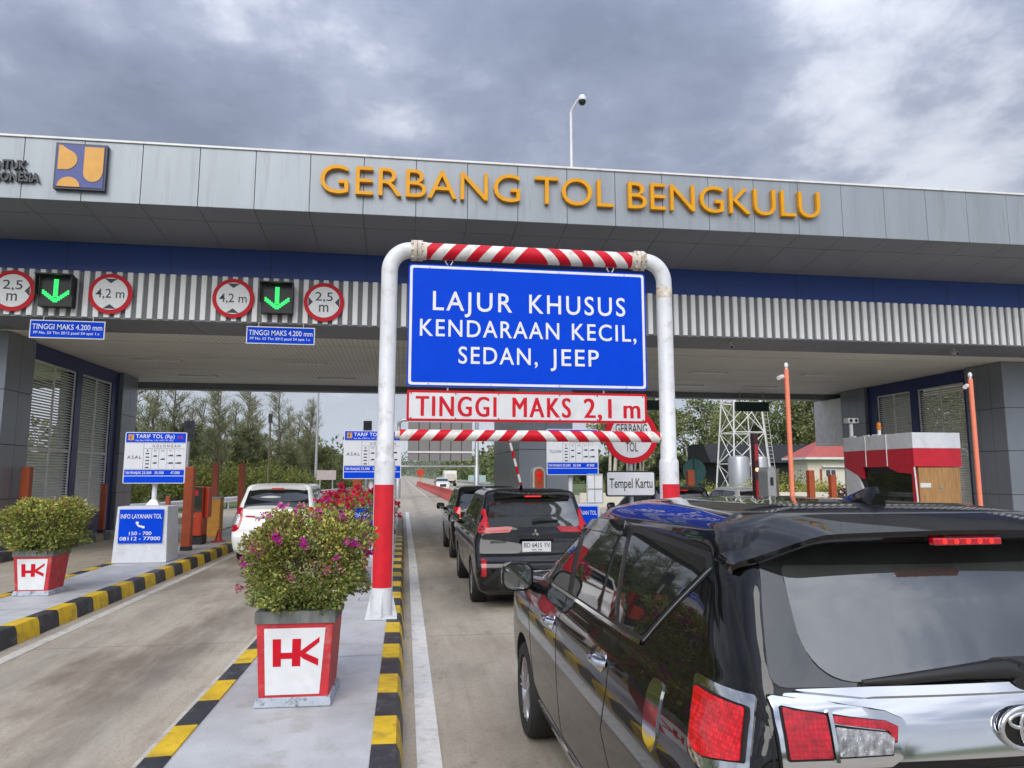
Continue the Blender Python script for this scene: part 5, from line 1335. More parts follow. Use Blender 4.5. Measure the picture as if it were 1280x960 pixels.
def wheel(root, x, y, r, wdt, sgn):
    a = MB(); h = wdt / 2
    prof = [(r * 0.70, -h), (r * 0.93, -h), (r * 0.985, -h * 0.8), (r, -h * 0.55), (r, h * 0.55), (r * 0.985, h * 0.8), (r * 0.93, h), (r * 0.70, h), (r * 0.66, h * 0.6), (r * 0.66, -h * 0.6), (r * 0.70, -h)]
    a.lathe(prof, (x, y, r), 36, 'x'); ty = a.build("wheel", M['tyre'], root, smooth=40, local=True)
    a = MB()
    a.lathe([(r * 0.69, h * 0.85 * sgn), (r * 0.66, h * 0.8 * sgn), (r * 0.62, h * 0.5 * sgn), (r * 0.60, -h * 0.5 * sgn)], (x, y, r), 36, 'x')
    for k in range(5):
        for dt in (-0.13, 0.13):
            t = 2 * math.pi * k / 5 + dt; c, s_ = math.cos(t), math.sin(t)
            p0 = (x + sgn * h * 0.72, y + c * r * 0.13, r + s_ * r * 0.13); p1 = (x + sgn * h * 0.78, y + c * r * 0.655, r + s_ * r * 0.655)
            a.tube([p0, p1], [r * 0.075, r * 0.06], 6)
    a.lathe([(r * 0.17, h * 0.45 * sgn), (r * 0.17, h * 0.8 * sgn), (r * 0.1, h * 0.86 * sgn), (0.001, h * 0.86 * sgn)], (x, y, r), 20, 'x')
    a.build("rim", M['alloy'], ty, smooth=40, local=True)
    a = MB(); a.lathe([(r * 0.6, 0), (0.001, 0.0)], (x, y, r), 24, 'x'); a.lathe([(r * 0.48, h * 0.2 * sgn), (0.001, h * 0.2 * sgn)], (x, y, r), 24, 'x'); a.build("brake_disc", M['grey_metal'], ty, local=True)

def make_body(root, geo, paint, wheels, r_arch, W_):
    vs, fs = geo
    mb = MB(); mb.add(vs, fs); b = mb.build("body", [paint, M['under']], root, local=True)
    cut = MB()
    for y, r in wheels:
        for s in (-1, 1):
            cut.cyl((s * (W_ / 2 - 0.30), y, r), (s * (W_ / 2 + 0.3), y, r), r_arch, n=40)
    cut.mi = 0
    c = cut.build("cutter", M['under'], None)
    b.matrix_parent_inverse = Matrix.Identity(4)
    loc = root.location.copy(); rot = root.rotation_euler.copy(); root.location = (0, 0, 0); root.rotation_euler = (0, 0, 0)
    bpy.context.view_layer.update()
    md = b.modifiers.new("arch", 'BOOLEAN'); md.object = c; md.operation = 'DIFFERENCE'; md.solver = 'EXACT'
    bpy.context.view_layer.update()
    dg = bpy.context.evaluated_depsgraph_get(); me = bpy.data.meshes.new_from_object(b.evaluated_get(dg), depsgraph=dg)
    b.modifiers.clear(); old = b.data; b.data = me; me.name = "body"; bpy.data.meshes.remove(old)
    bpy.data.objects.remove(c)
    root.location = loc; root.rotation_euler = rot
    bm = bmesh.new(); bm.from_mesh(me)
    for f in bm.faces: f.smooth = True
    for e in bm.edges:
        if len(e.link_faces) == 2 and e.calc_face_angle() > R(42): e.smooth = False
    bm.to_mesh(me); bm.free()
    return b

def ellipse_tube(mb, cx, cz, rx, rz, y, r, n=40, tilt=0.0):
    pts = [(cx + rx * math.cos(2 * math.pi * k / n), y, cz + rz * math.sin(2 * math.pi * k / n)) for k in range(n + 1)]
    mb.tube(pts, r, 8, caps=False)

def mirror_part(root, x, y, z, sgn, paint, w_=0.20, h_=0.19):
    """door mirror: rounded shell facing the rear with a glass, on a short foot"""
    a = MB(); n = 20; rows = [(-0.035, 0.93), (-0.03, 1.0), (0.03, 1.0), (0.08, 0.88), (0.115, 0.62), (0.13, 0.25)]
    vs = []
    for dy, k in rows:
        for i in range(n):
            t = 2 * math.pi * i / n; c, s_ = math.cos(t), math.sin(t)
            vs.append((x + math.copysign(abs(c) ** 0.6, c) * w_ / 2 * k, y + dy, z + math.copysign(abs(s_) ** 0.6, s_) * h_ / 2 * k * (1.0 if s_ > 0 else 0.95)))
    fs = [(i * n + k, i * n + (k + 1) % n, (i + 1) * n + (k + 1) % n, (i + 1) * n + k) for i in range(len(rows) - 1) for k in range(n)]
    fs.append(tuple((len(rows) - 1) * n + k for k in range(n)))
    a.add(vs, fs)
    a.tube([(x - sgn * w_ * 0.40, y + 0.05, z - h_ * 0.3), (x - sgn * w_ * 0.85, y + 0.09, z - h_ * 0.55)], [0.035, 0.045], 10)
    m = a.build("mirror", paint, root, smooth=50, local=True)
    a = MB(); vs = []
    for i in range(n):
        t = 2 * math.pi * i / n; c, s_ = math.cos(t), math.sin(t)
        vs.append((x + math.copysign(abs(c) ** 0.6, c) * w_ / 2 * 0.86, y - 0.030, z + math.copysign(abs(s_) ** 0.6, s_) * h_ / 2 * 0.84))
    a.add(vs, [tuple(range(n))]); a.build("mirror_glass", M['mirror'], m, local=True)
    a = MB(); vs2 = [(v[0] + (v[0] - x) * 0.16, y - 0.0285, v[2] + (v[2] - z) * 0.16) for v in vs]; a.add(vs2, [tuple(range(n))])
    a.build("mirror_rim", M['car_trim'], m, local=True)

def common(root, D, sy, sz, W_, paint, wheels, r, glassm, front=True):
    """windscreen, bonnet lamps, wheels: what every car here shares"""
    P = lambda pts: [(a * sy, b * sz) for a, b in pts]
    for y, rr in wheels:
        for s in (-1, 1): wheel(root, s * (W_ / 2 - 0.125), y, rr, 0.22, s)
    ws = D.panel(rpoly([(-0.70, 1.27 * sz), (0.70, 1.27 * sz), (0.60, 1.66 * sz), (-0.60, 1.66 * sz)], 0.05), 'F', 0.004); ws.build("windscreen", glassm, root, smooth=50, local=True)
    for s in (-1, 1):
        hl = D.panel(rpoly([(s * 0.40, 0.88 * sz), (s * 0.74, 0.92 * sz), (s * 0.76, 1.02 * sz), (s * 0.44, 0.97 * sz)], 0.02), 'F', 0.006); hl.build("headlight", M['lamp_clear'], root, smooth=50, local=True)
    gr = D.panel(rpoly([(-0.38, 0.55 * sz), (0.38, 0.55 * sz), (0.40, 0.95 * sz), (-0.40, 0.95 * sz)], 0.04), 'F', 0.006); gr.build("grille", M['car_trim'], root, smooth=50, local=True)

def side_windows(root, D, wins, mode, sy, sz, glassm, dlo=None, trim=None, strip=None, strip_m=None):
    if dlo: D.panel(rpoly([(a * sy, b * sz) for a, b in dlo], 0.03), mode, 0.0025).build("window_surround", M['car_trim'], root, smooth=50, local=True)
    for wn in wins:
        D.panel(rpoly([(a * sy, b * sz) for a, b in wn[0]], wn[1]), mode, 0.006).build("window", glassm, root, smooth=50, local=True)
    if strip:
        D.strip([(a * sy, b * sz) for a, b in strip], 0.022, mode, 0.010).build("belt_strip", strip_m, root, smooth=50, local=True)

WINS = [([(3.33, 1.215), (3.20, 1.38), (2.74, 1.545), (2.56, 1.575), (2.53, 1.215)], [0.02, 0.05, 0.10, 0.02, 0.02]),
        ([(2.42, 1.22), (2.44, 1.585), (1.83, 1.60), (1.88, 1.225)], 0.025),
        ([(1.83, 1.225), (1.78, 1.60), (1.70, 1.60), (1.60, 1.225)], 0.02),
        ([(1.53, 1.235), (1.645, 1.63), (0.80, 1.605), (0.745, 1.575), (1.22, 1.24)], [0.02, 0.04, 0.05, 0.05, 0.04])]
DLO = [(3.40, 1.20), (3.24, 1.40), (2.74, 1.59), (2.2, 1.65), (1.65, 1.66), (0.76, 1.625), (0.70, 1.57), (1.20, 1.215)]
STRIP = [(3.42, 1.195), (2.4, 1.203), (1.5, 1.21), (1.21, 1.217)]

# ---- the nearest car: black people carrier with chrome trim
root = thing("parked_car", (1.83, 1.72, 0), "nearest black people carrier with chrome garnish, roof spoiler and shark fin, cut by the frame", "car", "black people carriers queueing in the small car lane")
root.name = "people_carrier"; ROOTLOC[root.name] = Vector((1.83, 1.72, 0))
geo = body_geo(4.735, 1.844, 1.796, sub=5); D = Drape(*geo)
WH = [(0.985, 0.335), (3.735, 0.335)]
make_body(root, geo, M['car_black'], WH, 0.395, 1.844)
common(root, D, 1, 1, 1.844, M['car_black'], WH, 0.335, M['car_glass'])
for mode, s in (('L', -1), ('R', 1)):
    side_windows(root, D, WINS, mode, 1, 1, M['car_glass'], DLO, None, STRIP, M['chrome'])
    # quarter window bright edge
    D.strip([(1.19, 1.228), (0.715, 1.575)], 0.004, mode, 0.0065).build("quarter_strip", M['grey_metal'], root, smooth=50, local=True)
    # rain visors
    D.panel(rpoly([(3.05, 1.50), (2.72, 1.60), (2.20, 1.655), (1.72, 1.665), (1.73, 1.60), (2.4, 1.585), (2.72, 1.535), (3.0, 1.44)], 0.02), mode, 0.022, 0.02).build("rain_visor", M['car_glass'], root, smooth=50, local=True)
    # door gaps and sill
    for pts in ([(2.53, 1.195), (2.55, 0.95), (2.55, 0.42)], [(3.43, 1.19), (3.46, 0.95), (3.36, 0.42)], [(1.50, 1.20), (1.49, 0.95), (1.60, 0.75), (1.42, 0.55), (1.40, 0.42)], [(3.36, 0.42), (2.5, 0.40), (1.40, 0.42)]):
        D.strip(pts, 0.009, mode, 0.0012).build("door_gap", M['car_gap'], root, local=True)
    D.strip([(3.30, 0.36), (2.4, 0.345), (1.45, 0.36)], 0.045, mode, 0.010).build("sill_moulding", M['chrome'], root, smooth=50, local=True)
    # door handles: chrome dish and bar
    for yh, zh in ((2.72, 1.02), (1.64, 1.05)):
        dsh = D.panel(rpoly([(yh - 0.085, zh - 0.045), (yh + 0.085, zh - 0.045), (yh + 0.085, zh + 0.045), (yh - 0.085, zh + 0.045)], 0.043), mode, 0.003).build("door_handle", M['chrome'], root, smooth=50, local=True)
        h = D.hit(yh, zh, mode)[0]
        a = MB(); x = h.x
        a.tube([(x - s * 0.0, yh + 0.10, zh), (x + s * 0.035, yh + 0.075, zh + 0.002), (x + s * 0.042, yh, zh + 0.004), (x + s * 0.035, yh - 0.075, zh + 0.002), (x - s * 0.0, yh - 0.10, zh)], [0.012, 0.016, 0.017, 0.016, 0.012], 10)
        a.build("handle_bar", M['chrome'], dsh, smooth=50, local=True)
    # mirror
    mirror_part(root, s * 1.03, 3.30, 1.205, s, M['car_black'], 0.22, 0.20)
    # outer tail lamp wrapped round the corner
    cm = 'C' + mode
    sg = 1 if mode == 'L' else -1
    def U(pts): return [(sg * a, b) for a, b in pts]
    def grow(poly, d):
        cx_ = sum(p[0] for p in poly) / len(poly); cz_ = sum(p[1] for p in poly) / len(poly)
        hx = max(abs(p[0] - cx_) for p in poly); hz_ = max(abs(p[1] - cz_) for p in poly)
        return [(cx_ + (p[0] - cx_) * (1 + d / hx), cz_ + (p[1] - cz_) * (1 + d / hz_)) for p in poly]
    def lamp(poly, rad, md, name, mat_, lift=0.020):
        # dark rebate all round, then the lens standing in it
        D.panel(rpoly(grow(poly, 0.005), rad), md, lift - 0.004, 0.012).build("lamp_rebate", M['car_gap'], root, smooth=50, local=True)
        D.panel(rpoly(poly, rad), md, lift, 0.012, 0.03).build(name, mat_, root, smooth=50, local=True)
    def frame(poly, wd, md, lift):
        D.strip(poly + poly[:2], wd, md, lift).build("lamp_frame", M['chrome'], root, smooth=50, local=True)
    ob = U([(-1.07, 1.243), (-0.806, 1.252), (-0.808, 1.045), (-0.96, 1.010), (-1.05, 1.02)])
    D.panel(rpoly(ob, [0.03, 0.01, 0.01, 0.04, 0.05]), cm, 0.006, 0.03, 0.03).build("lamp_bezel", M['chrome'], root, smooth=50, local=True)
    lamp(U([(-1.045, 1.212), (-0.830, 1.216), (-0.832, 1.082), (-0.96, 1.050), (-1.028, 1.05)]), [0.02, 0.01, 0.01, 0.03, 0.04], cm, "tail_lamp", M['lamp_red'])
    # inner lamp on the tailgate
    V = lambda pts: [(sg * a, b) for a, b in pts]
    ib = V([(-0.755, 1.256), (-0.43, 1.216), (-0.372, 1.192), (-0.402, 1.098), (-0.44, 1.078), (-0.755, 1.072)])
    D.panel(rpoly(grow(ib, 0.004), [0.01, 0.03, 0.02, 0.03, 0.02, 0.01]), 'B', 0.009, 0.03, 0.03).build("bezel_shadow_gap", M['car_gap'], root, smooth=50, local=True)
    D.panel(rpoly(ib, [0.01, 0.03, 0.02, 0.03, 0.02, 0.01]), 'B', 0.016, 0.03, 0.03).build("inner_bezel", M['chrome'], root, smooth=50, local=True)
    lamp(V([(-0.735, 1.226), (-0.612, 1.211), (-0.612, 1.104), (-0.735, 1.102)]), 0.006, 'B', "inner_lamp", M['lamp_deep'], 0.025)
    lamp(V([(-0.592, 1.209), (-0.44, 1.192), (-0.408, 1.178), (-0.420, 1.138), (-0.438, 1.170), (-0.592, 1.186)]), 0.004, 'B', "inner_lamp", M['lamp_deep'], 0.025)
    lamp(V([(-0.592, 1.179), (-0.445, 1.165), (-0.424, 1.150), (-0.436, 1.110), (-0.592, 1.106)]), 0.006, 'B', "reverse_lamp", M['lamp_clear'], 0.025)
    D.strip(V([(-0.60, 1.222), (-0.60, 1.095)]), 0.014, 'B', 0.028).build("lamp_divider", M['chrome'], root, smooth=50, local=True)
# fuel flap chrome guard on the left flank
D.panel(rpoly([(0.875, 1.145), (1.005, 1.145), (0.985, 0.93), (0.885, 0.90), (0.845, 0.97)], [0.05, 0.05, 0.05, 0.05, 0.06]), 'L', 0.006, 0.02).build("fuel_flap", M['chrome'], root, smooth=50, local=True)
D.panel(rpoly([(0.905, 1.05), (0.968, 1.05), (0.958, 0.965), (0.905, 0.95)], 0.03), 'L', 0.0085, 0.01).build("fuel_flap_inset", M['grey_metal'], root, smooth=50, local=True)
# rear glass with its dark border
D.panel(rpoly([(-0.745, 1.275), (0.745, 1.275), (0.635, 1.665), (-0.635, 1.665)], 0.04), 'B', 0.003).build("tailgate_glass_border", M['car_glass'], root, smooth=50, local=True)
D.panel(rpoly([(-0.62, 1.285), (0.62, 1.285), (0.585, 1.60), (-0.585, 1.60)], [0.26, 0.26, 0.02, 0.02], 10), 'B', 0.007).build("rear_window", M['rear_glass'], root, smooth=50, local=True)
# chrome garnish across the tailgate
D.panel(rpoly([(-0.60, 1.087), (0.60, 1.087), (0.72, 1.262), (-0.72, 1.262)], 0.010), 'B', 0.006, 0.02).build("tailgate_garnish", M['chrome'], root, smooth=50, local=True)
D.panel(rpoly([(-0.705, 1.268), (-0.45, 1.243), (0.45, 1.243), (0.705, 1.268), (0.45, 1.272), (-0.45, 1.272)], 0.003), 'B', 0.020, 0.02).build("tailgate_strip", M['chrome'], root, smooth=50, local=True)
D.strip([(-0.735, 1.60), (-0.775, 1.27), (-0.772, 1.06), (-0.75, 0.80)], 0.010, 'B', 0.0012).build("tailgate_gap", M['car_gap'], root, local=True)
D.strip([(0.735, 1.60), (0.775, 1.27), (0.772, 1.06), (0.75, 0.80)], 0.010, 'B', 0.0012).build("tailgate_gap", M['car_gap'], root, local=True)
# emblem of three ellipses
ye = D.hit(0, 1.165, 'B')[0].y - 0.016
a = MB(); a.prism([(0.088 * math.cos(2 * math.pi * k / 40), 1.163 + 0.060 * math.sin(2 * math.pi * k / 40)) for k in range(40)], ye, ye + 0.02); eb = a.build("emblem", M['car_black'], root, local=True)
a = MB(); ellipse_tube(a, 0, 1.163, 0.086, 0.058, ye - 0.002, 0.0085); ellipse_tube(a, 0, 1.185, 0.060, 0.022, ye - 0.003, 0.0065); ellipse_tube(a, 0, 1.163, 0.024, 0.046, ye - 0.004, 0.0065)
a.build("emblem_rings", M['chrome'], eb, smooth=60, local=True)
# wiper
yw = lambda x, z: D.hit(x, z, 'B')[0].y
a = MB()
a.tube([(0.06, yw(0.06, 1.30) - 0.02, 1.300), (-0.02, yw(0, 1.315) - 0.035, 1.318), (-0.18, yw(-.18, 1.31) - 0.035, 1.311), (-0.36, yw(-.36, 1.30) - 0.03, 1.297), (-0.47, yw(-.47, 1.29) - 0.02, 1.290)], [0.026, 0.030, 0.020, 0.015, 0.008], 10)
a.tube([(-0.47, yw(-.47, 1.28) - 0.012, 1.283), (-0.10, yw(-.1, 1.295) - 0.012, 1.296)], 0.008, 6)
a.cyl((0.045, yw(0.045, 1.29) - 0.04, 1.295), (0.045, yw(0.045, 1.29) + 0.02, 1.295), 0.040, n=20)
a.build("wiper", M['car_trim'], root, smooth=50, local=True)
D.panel(rpoly([(-0.10, 1.274), (0.19, 1.274), (0.13, 1.335), (-0.02, 1.335)], 0.04), 'B', 0.009).build("wiper_cowl", M['car_trim'], root, smooth=50, local=True)
# roof spoiler
def roof_z(x, y): return D.hit(x, y, 'T')[0].z
a = MB(); nx, ny = 44, 10
top = []
for i in range(nx + 1):
    q = -1 + 2 * i / nx; q = math.copysign(1 - (1 - abs(q)) ** 1.25, q)
    x = 0.735 * q; aq = abs(q)
    e_ = max(0.0, (aq - 0.66) / 0.34); e_ = e_ * e_ * (3 - 2 * e_) * 0.6 + e_ * 0.4
    yr_ = 0.405 + 0.03 * aq ** 2 + 0.14 * e_; zr = 1.722 - 0.022 * aq ** 2 - 0.090 * e_
    yf_ = 0.90 - 0.16 * aq ** 6
    xin = min(abs(x), 0.655); zfr = roof_z(xin, yf_) + 0.004
    if abs(x) > xin: zfr -= (abs(x) - xin) * 1.05 + (abs(x) - xin) ** 2 * 6
    zr = min(zr, zfr + 0.0)
    col_ = []
    for j in range(ny + 1):
        t = j / ny; col_.append((x, yr_ + (yf_ - yr_) * t, zr + (zfr - zr) * (1 - (1 - t) ** 1.18)))
    dz = 0.026 + 0.01 * aq ** 4
    low = [(x * 0.998, yr_ + 0.004, zr - dz * 0.55), (x * 0.99, yr_ + 0.03, zr - dz), (x * 0.985, yr_ + 0.10, zr - dz - 0.02), (x * 0.985, yf_ - 0.1, zr - dz - 0.03)]
    top.append(low[::-1] + col_)
m_ = len(top[0]); V_ = [p for c in top for p in c]
a.add(V_, [(i * m_ + j, i * m_ + j + 1, (i + 1) * m_ + j + 1, (i + 1) * m_ + j) for i in range(nx) for j in range(m_ - 1)] + [tuple(range(m_)), tuple(nx * m_ + j for j in range(m_ - 1, -1, -1))])
sp = a.build("spoiler", M['car_black'], root, smooth=48, local=True)
a = MB(); a.box(-0.125, 0.125, 0.405, 0.430, 1.674, 1.698); bl = a.build("brake_light", M['lamp_deep'], root, local=True, bevel=0.005)
a = MB()
for k in range(5): a.cyl((-0.085 + k * 0.0425, 0.402, 1.686), (-0.085 + k * 0.0425, 0.4045, 1.686), 0.0085, n=10)
a.build("brake_led", M['red_led'], bl, local=True)
# shark fin
a = MB(); zr = roof_z(0, 0.95) ; n = 10
secs = []
for (y, w_, h) in ((0.84, 0.030, 0.050), (0.85, 0.034, 0.066), (0.90, 0.038, 0.062), (0.97, 0.038, 0.042), (1.04, 0.030, 0.020), (1.09, 0.012, 0.003)):
    secs.append([(-w_, y, zr - 0.012), (-w_ * 0.95, y, zr + 0.010), (-w_ * 0.35, y, zr + h * 0.75), (-0.006 if h > .02 else -w_ * .3, y, zr + h), (0.006 if h > .02 else w_ * .3, y, zr + h), (w_ * 0.35, y, zr + h * 0.75), (w_ * 0.95, y, zr + 0.010), (w_, y, zr - 0.012)])
V_ = [p for c in secs for p in c]
a.add(V_, [(i * 8 + j, i * 8 + j + 1, (i + 1) * 8 + j + 1, (i + 1) * 8 + j) for i in range(len(secs) - 1) for j in range(7)] + [tuple(range(8)), tuple((len(secs) - 1) * 8 + j for j in range(7, -1, -1))])
a.build("antenna", M['car_black'], root, smooth=40, local=True)
# number plate recess and bumper detail below the garnish
D.panel(rpoly([(-0.30, 0.84), (0.30, 0.84), (0.34, 1.06), (-0.34, 1.06)], 0.03), 'B', 0.004).build("plate_recess", M['car_trim'], root, smooth=50, local=True)
D.panel([(-0.22, 0.885), (0.22, 0.885), (0.22, 1.02), (-0.22, 1.02)], 'B', 0.012).build("license_plate", M['sign_white'], root, local=True)
D.panel(rpoly([(-0.72, 0.36), (0.72, 0.36), (0.66, 0.50), (-0.66, 0.50)], 0.03), 'B', 0.006).build("bumper_insert", M['car_trim'], root, smooth=50, local=True)

BOXY = [(a[0], a[1], a[2], a[3], a[4] * 0.62, a[5] * 0.8, a[6], a[7]) for a in BASE]
BOXY = [(z, yr, yf, {1.66: 0.735, 1.72: 0.715, 1.762: 0.655, 1.783: 0.52, 1.793: 0.30}.get(z, w_), rr, rf, br, bf) for (z, yr, yf, w_, rr, rf, br, bf) in BOXY]
# ---- generic car built the same way
def car(name, loc, L_, W_, H_, paint, label, tail, rz=0.0, r=0.32, rear_extra=None, group=None, dlo=True):
    root = thing(name, loc, label, "car", group, rz)
    geo = body_geo(L_, W_, H_, BOXY, sub=3); D = Drape(*geo); sy, sx, sz = L_ / 4.735, W_ / 1.844, H_ / 1.796
    wh = [(0.985 * sy, r), (3.735 * sy, r)]
    make_body(root, geo, paint, wh, r + 0.055, W_)
    common(root, D, sy, sz, W_, paint, wh, r, M['car_glass'])
    for mode, s in (('L', -1), ('R', 1)):
        side_windows(root, D, WINS, mode, sy, sz, M['car_glass'], DLO)
        for pts in ([(2.53, 1.195), (2.55, 0.42)], [(3.43, 1.19), (3.36, 0.42)], [(1.50, 1.20), (1.49, 0.95), (1.42, 0.55)]):
            D.strip([(a * sy, b * sz) for a, b in pts], 0.010, mode, 0.0012).build("door_gap", M['car_gap'], root, local=True)
        for yh in (2.72, 1.64):
            p = D.hit(yh * sy, 1.03 * sz, mode)[0]
            a = MB(); a.tube([(p.x, p.y + 0.09, p.z), (p.x + s * 0.03, p.y + 0.06, p.z), (p.x + s * 0.03, p.y - 0.06, p.z), (p.x, p.y - 0.09, p.z)], 0.014, 8); a.build("door_handle", M['chrome'] if tail != 'plain' else paint, root, smooth=50, local=True)
        mirror_part(root, s * (W_ / 2 + 0.10), 3.30 * sy, 1.19 * sz, s, paint if tail == 'tall' else M['car_black'], 0.21, 0.17)
    D.panel(rpoly([(-0.73 * sx, 1.21 * sz), (0.73 * sx, 1.21 * sz), (0.65 * sx, 1.64 * sz), (-0.65 * sx, 1.64 * sz)], [0.08, 0.08, 0.04, 0.04]), 'B', 0.005).build("rear_window", M['rear_glass'] if tail == 'tee' else M['car_glass'], root, smooth=50, local=True)
    rz_ = lambda x, y: D.hit(x, y, 'T')[0].z
    a = MB(); nx = 14; cols = []
    for i in range(nx + 1):
        q = -1 + 2 * i / nx; x = q * 0.60 * sx; yr_ = (0.43 + 0.08 * q * q) * sy; zr = (1.705 - 0.045 * q * q) * sz; zf2 = rz_(x, 0.84 * sy) + 0.004
        cols.append([(x, 0.62 * sy, zr - 0.05), (x, yr_ + 0.01, zr - 0.03), (x, yr_, zr), (x, yr_ + 0.15 * sy, zr + (zf2 - zr) * 0.62), (x, 0.84 * sy, zf2)])
    V_ = [p for c in cols for p in c]
    a.add(V_, [(i * 5 + j, i * 5 + j + 1, (i + 1) * 5 + j + 1, (i + 1) * 5 + j) for i in range(nx) for j in range(4)] + [tuple(range(5)), tuple(nx * 5 + j for j in range(4, -1, -1))])
    a.build("spoiler", paint, root, smooth=50, local=True)
    a = MB(); yb3 = 0.43 * sy; a.box(-0.13, 0.13, yb3 - 0.004, yb3 + 0.02, 1.665 * sz, 1.69 * sz); bl = a.build("brake_light", M['lamp_red'], root, local=True)
    if tail == 'tee':
        a = MB()
        for k in range(5): a.box(-0.11 + k * 0.046, -0.075 + k * 0.046, yb3 - 0.008, yb3 - 0.0045, 1.669 * sz, 1.687 * sz)
        a.build("brake_led", M['red_led'], bl, local=True)
    D.panel(rpoly([(-0.55 * sx, 0.30 * sz), (0.55 * sx, 0.30 * sz), (0.60 * sx, 0.50 * sz), (-0.60 * sx, 0.50 * sz)], 0.03), 'B', 0.006).build("bumper_insert", M['car_trim'], root, smooth=50, local=True)
    return root, D, sy, sx, sz

# ---- black car ahead with T shaped tail lamps
root, D, sy, sx, sz = car("people_carrier", (1.93, 10.2, 0), 4.475, 1.77, 1.70, M['car_black2'], "black car with T shaped tail lamps and white number plate, ahead of the nearest car", 'tee', group="black people carriers queueing in the small car lane")
for sg in (1, -1):
    Q = lambda pts: [(sg * a, b) for a, b in pts]
    D.panel(rpoly(Q([(-0.86, 1.12), (-0.665, 1.12), (-0.70, 1.40), (-0.735, 1.40)]), 0.01), 'B', 0.014, 0.02).build("tail_lamp", M['lamp_red'], root, smooth=50, local=True)
    D.panel(rpoly(Q([(-0.865, 1.055), (-0.38, 1.075), (-0.32, 1.145), (-0.40, 1.155), (-0.665, 1.14), (-0.86, 1.14)]), 0.01), 'B', 0.018, 0.02).build("tail_lamp_bar", M['lamp_deep'], root, smooth=50, local=True)
    D.strip(Q([(-0.84, 1.085), (-0.40, 1.10)]), 0.018, 'B', 0.022).build("lamp_strip", M['red_dim'], root, smooth=50, local=True)
    D.panel(rpoly(Q([(-0.80, 0.49), (-0.735, 0.48), (-0.73, 0.70), (-0.795, 0.72)]), 0.015), 'B', 0.016, 0.01).build("reflector", M['lamp_deep'], root, smooth=50, local=True)
    D.panel(rpoly(Q([(-0.80, 0.40), (-0.58, 0.58), (-0.40, 0.60), (-0.40, 0.55), (-0.55, 0.52), (-0.74, 0.36)]), 0.01), 'B', 0.016, 0.02).build("bumper_trim", M['car_trim'], root, smooth=50, local=True)
a = MB(); yb4 = D.hit(0, 0.86, 'B')[0].y - 0.022
a.box(-0.20, 0.22, yb4, yb4 + 0.03, 0.80, 0.95); lp = a.build("license_plate", M['sign_white'], root, local=True, bevel=0.003)
a = MB(); lettering(a, "BD 6415 YV", -0.175, 0.205, 0.867, 0.062, yb4 - 0.002, offset=0.006); lettering(a, "05 28", -0.06, 0.09, 0.822, 0.022, yb4 - 0.002); a.build("plate_lettering", M['ink'], lp, nofix=True, local=True)
a = MB(); a.box(-0.24, 0.26, yb4 + 0.002, yb4 + 0.035, 0.955, 0.985); a.build("plate_garnish", M['car_black'], root, local=True)
# three diamond emblem
a = MB(); ye = D.hit(0, 1.07, 'B')[0].y - 0.012
for ang in (90, 210, 330):
    c, s_ = math.cos(R(ang)), math.sin(R(ang)); l, h = 0.062, 0.019
    pts = [(0, 0), (l / 2, h), (l, 0), (l / 2, -h)]
    a.prism([(c * p - s_ * q, 1.065 + s_ * p + c * q) for p, q in pts], ye - 0.006, ye + 0.006)
a.build("emblem", M['chrome'], root, local=True)
a = MB(); yx = D.hit(-0.55, 0.95, 'B')[0].y - 0.012; lettering(a, "XPANDER", -0.66, -0.42, 0.925, 0.035, yx, offset=0.01, depth=0.004); a.build("name_lettering", M['chrome'], root, local=True)
a = MB(); yw2 = lambda x, z: D.hit(x, z, 'B')[0].y
a.tube([(-0.03, yw2(0, 1.22) - 0.03, 1.225), (0.08, yw2(.08, 1.235) - 0.04, 1.245), (0.36, yw2(.36, 1.235) - 0.03, 1.24)], [0.03, 0.028, 0.012], 8); a.build("wiper", M['car_trim'], root, smooth=50, local=True)
a = MB(); a.tube([(-0.12, 0.80, D.hit(-0.12, 0.80, 'T')[0].z - 0.01), (-0.12, 0.74, 1.73), (-0.12, 0.70, 1.76)], [0.03, 0.02, 0.008], 8); a.build("antenna", M['car_black'], root, smooth=50, local=True)
a = MB(); p_ = D.hit(-0.45, 0.95, 'T')[0]
a.tube([(-0.62, 1.0, D.hit(-0.62 + .1, 1.0, 'T')[0].z - 0.03), (-0.60, 1.6, D.hit(-.5, 1.6, 'T')[0].z + 0.012), (-0.59, 2.1, D.hit(-.5, 2.1, 'T')[0].z - 0.03)], 0.018, 8); a.build("roof_rail", M['grey_metal'], root, smooth=50, local=True)
# ---- third car in the queue
root, D, sy, sx, sz = car("people_carrier", (1.98, 16.1, 0), 4.40, 1.74, 1.66, M['car_black2'], "third black car in the queue, mostly hidden ahead of the one with T shaped lamps", 'tall', group="black people carriers queueing in the small car lane")
for sg in (1, -1):
    Q = lambda pts: [(sg * a, b) for a, b in pts]
    D.panel(rpoly(Q([(-0.84, 0.95), (-0.66, 0.95), (-0.66, 1.18), (-0.80, 1.18)]), 0.02), 'B', 0.014, 0.02).build("tail_lamp", M['lamp_red'], root, smooth=50, local=True)
    D.panel(rpoly(Q([(-0.83, 0.88), (-0.66, 0.88), (-0.66, 0.945), (-0.835, 0.945)]), 0.01), 'B', 0.014, 0.02).build("indicator", M['lamp_amber'], root, smooth=50, local=True)
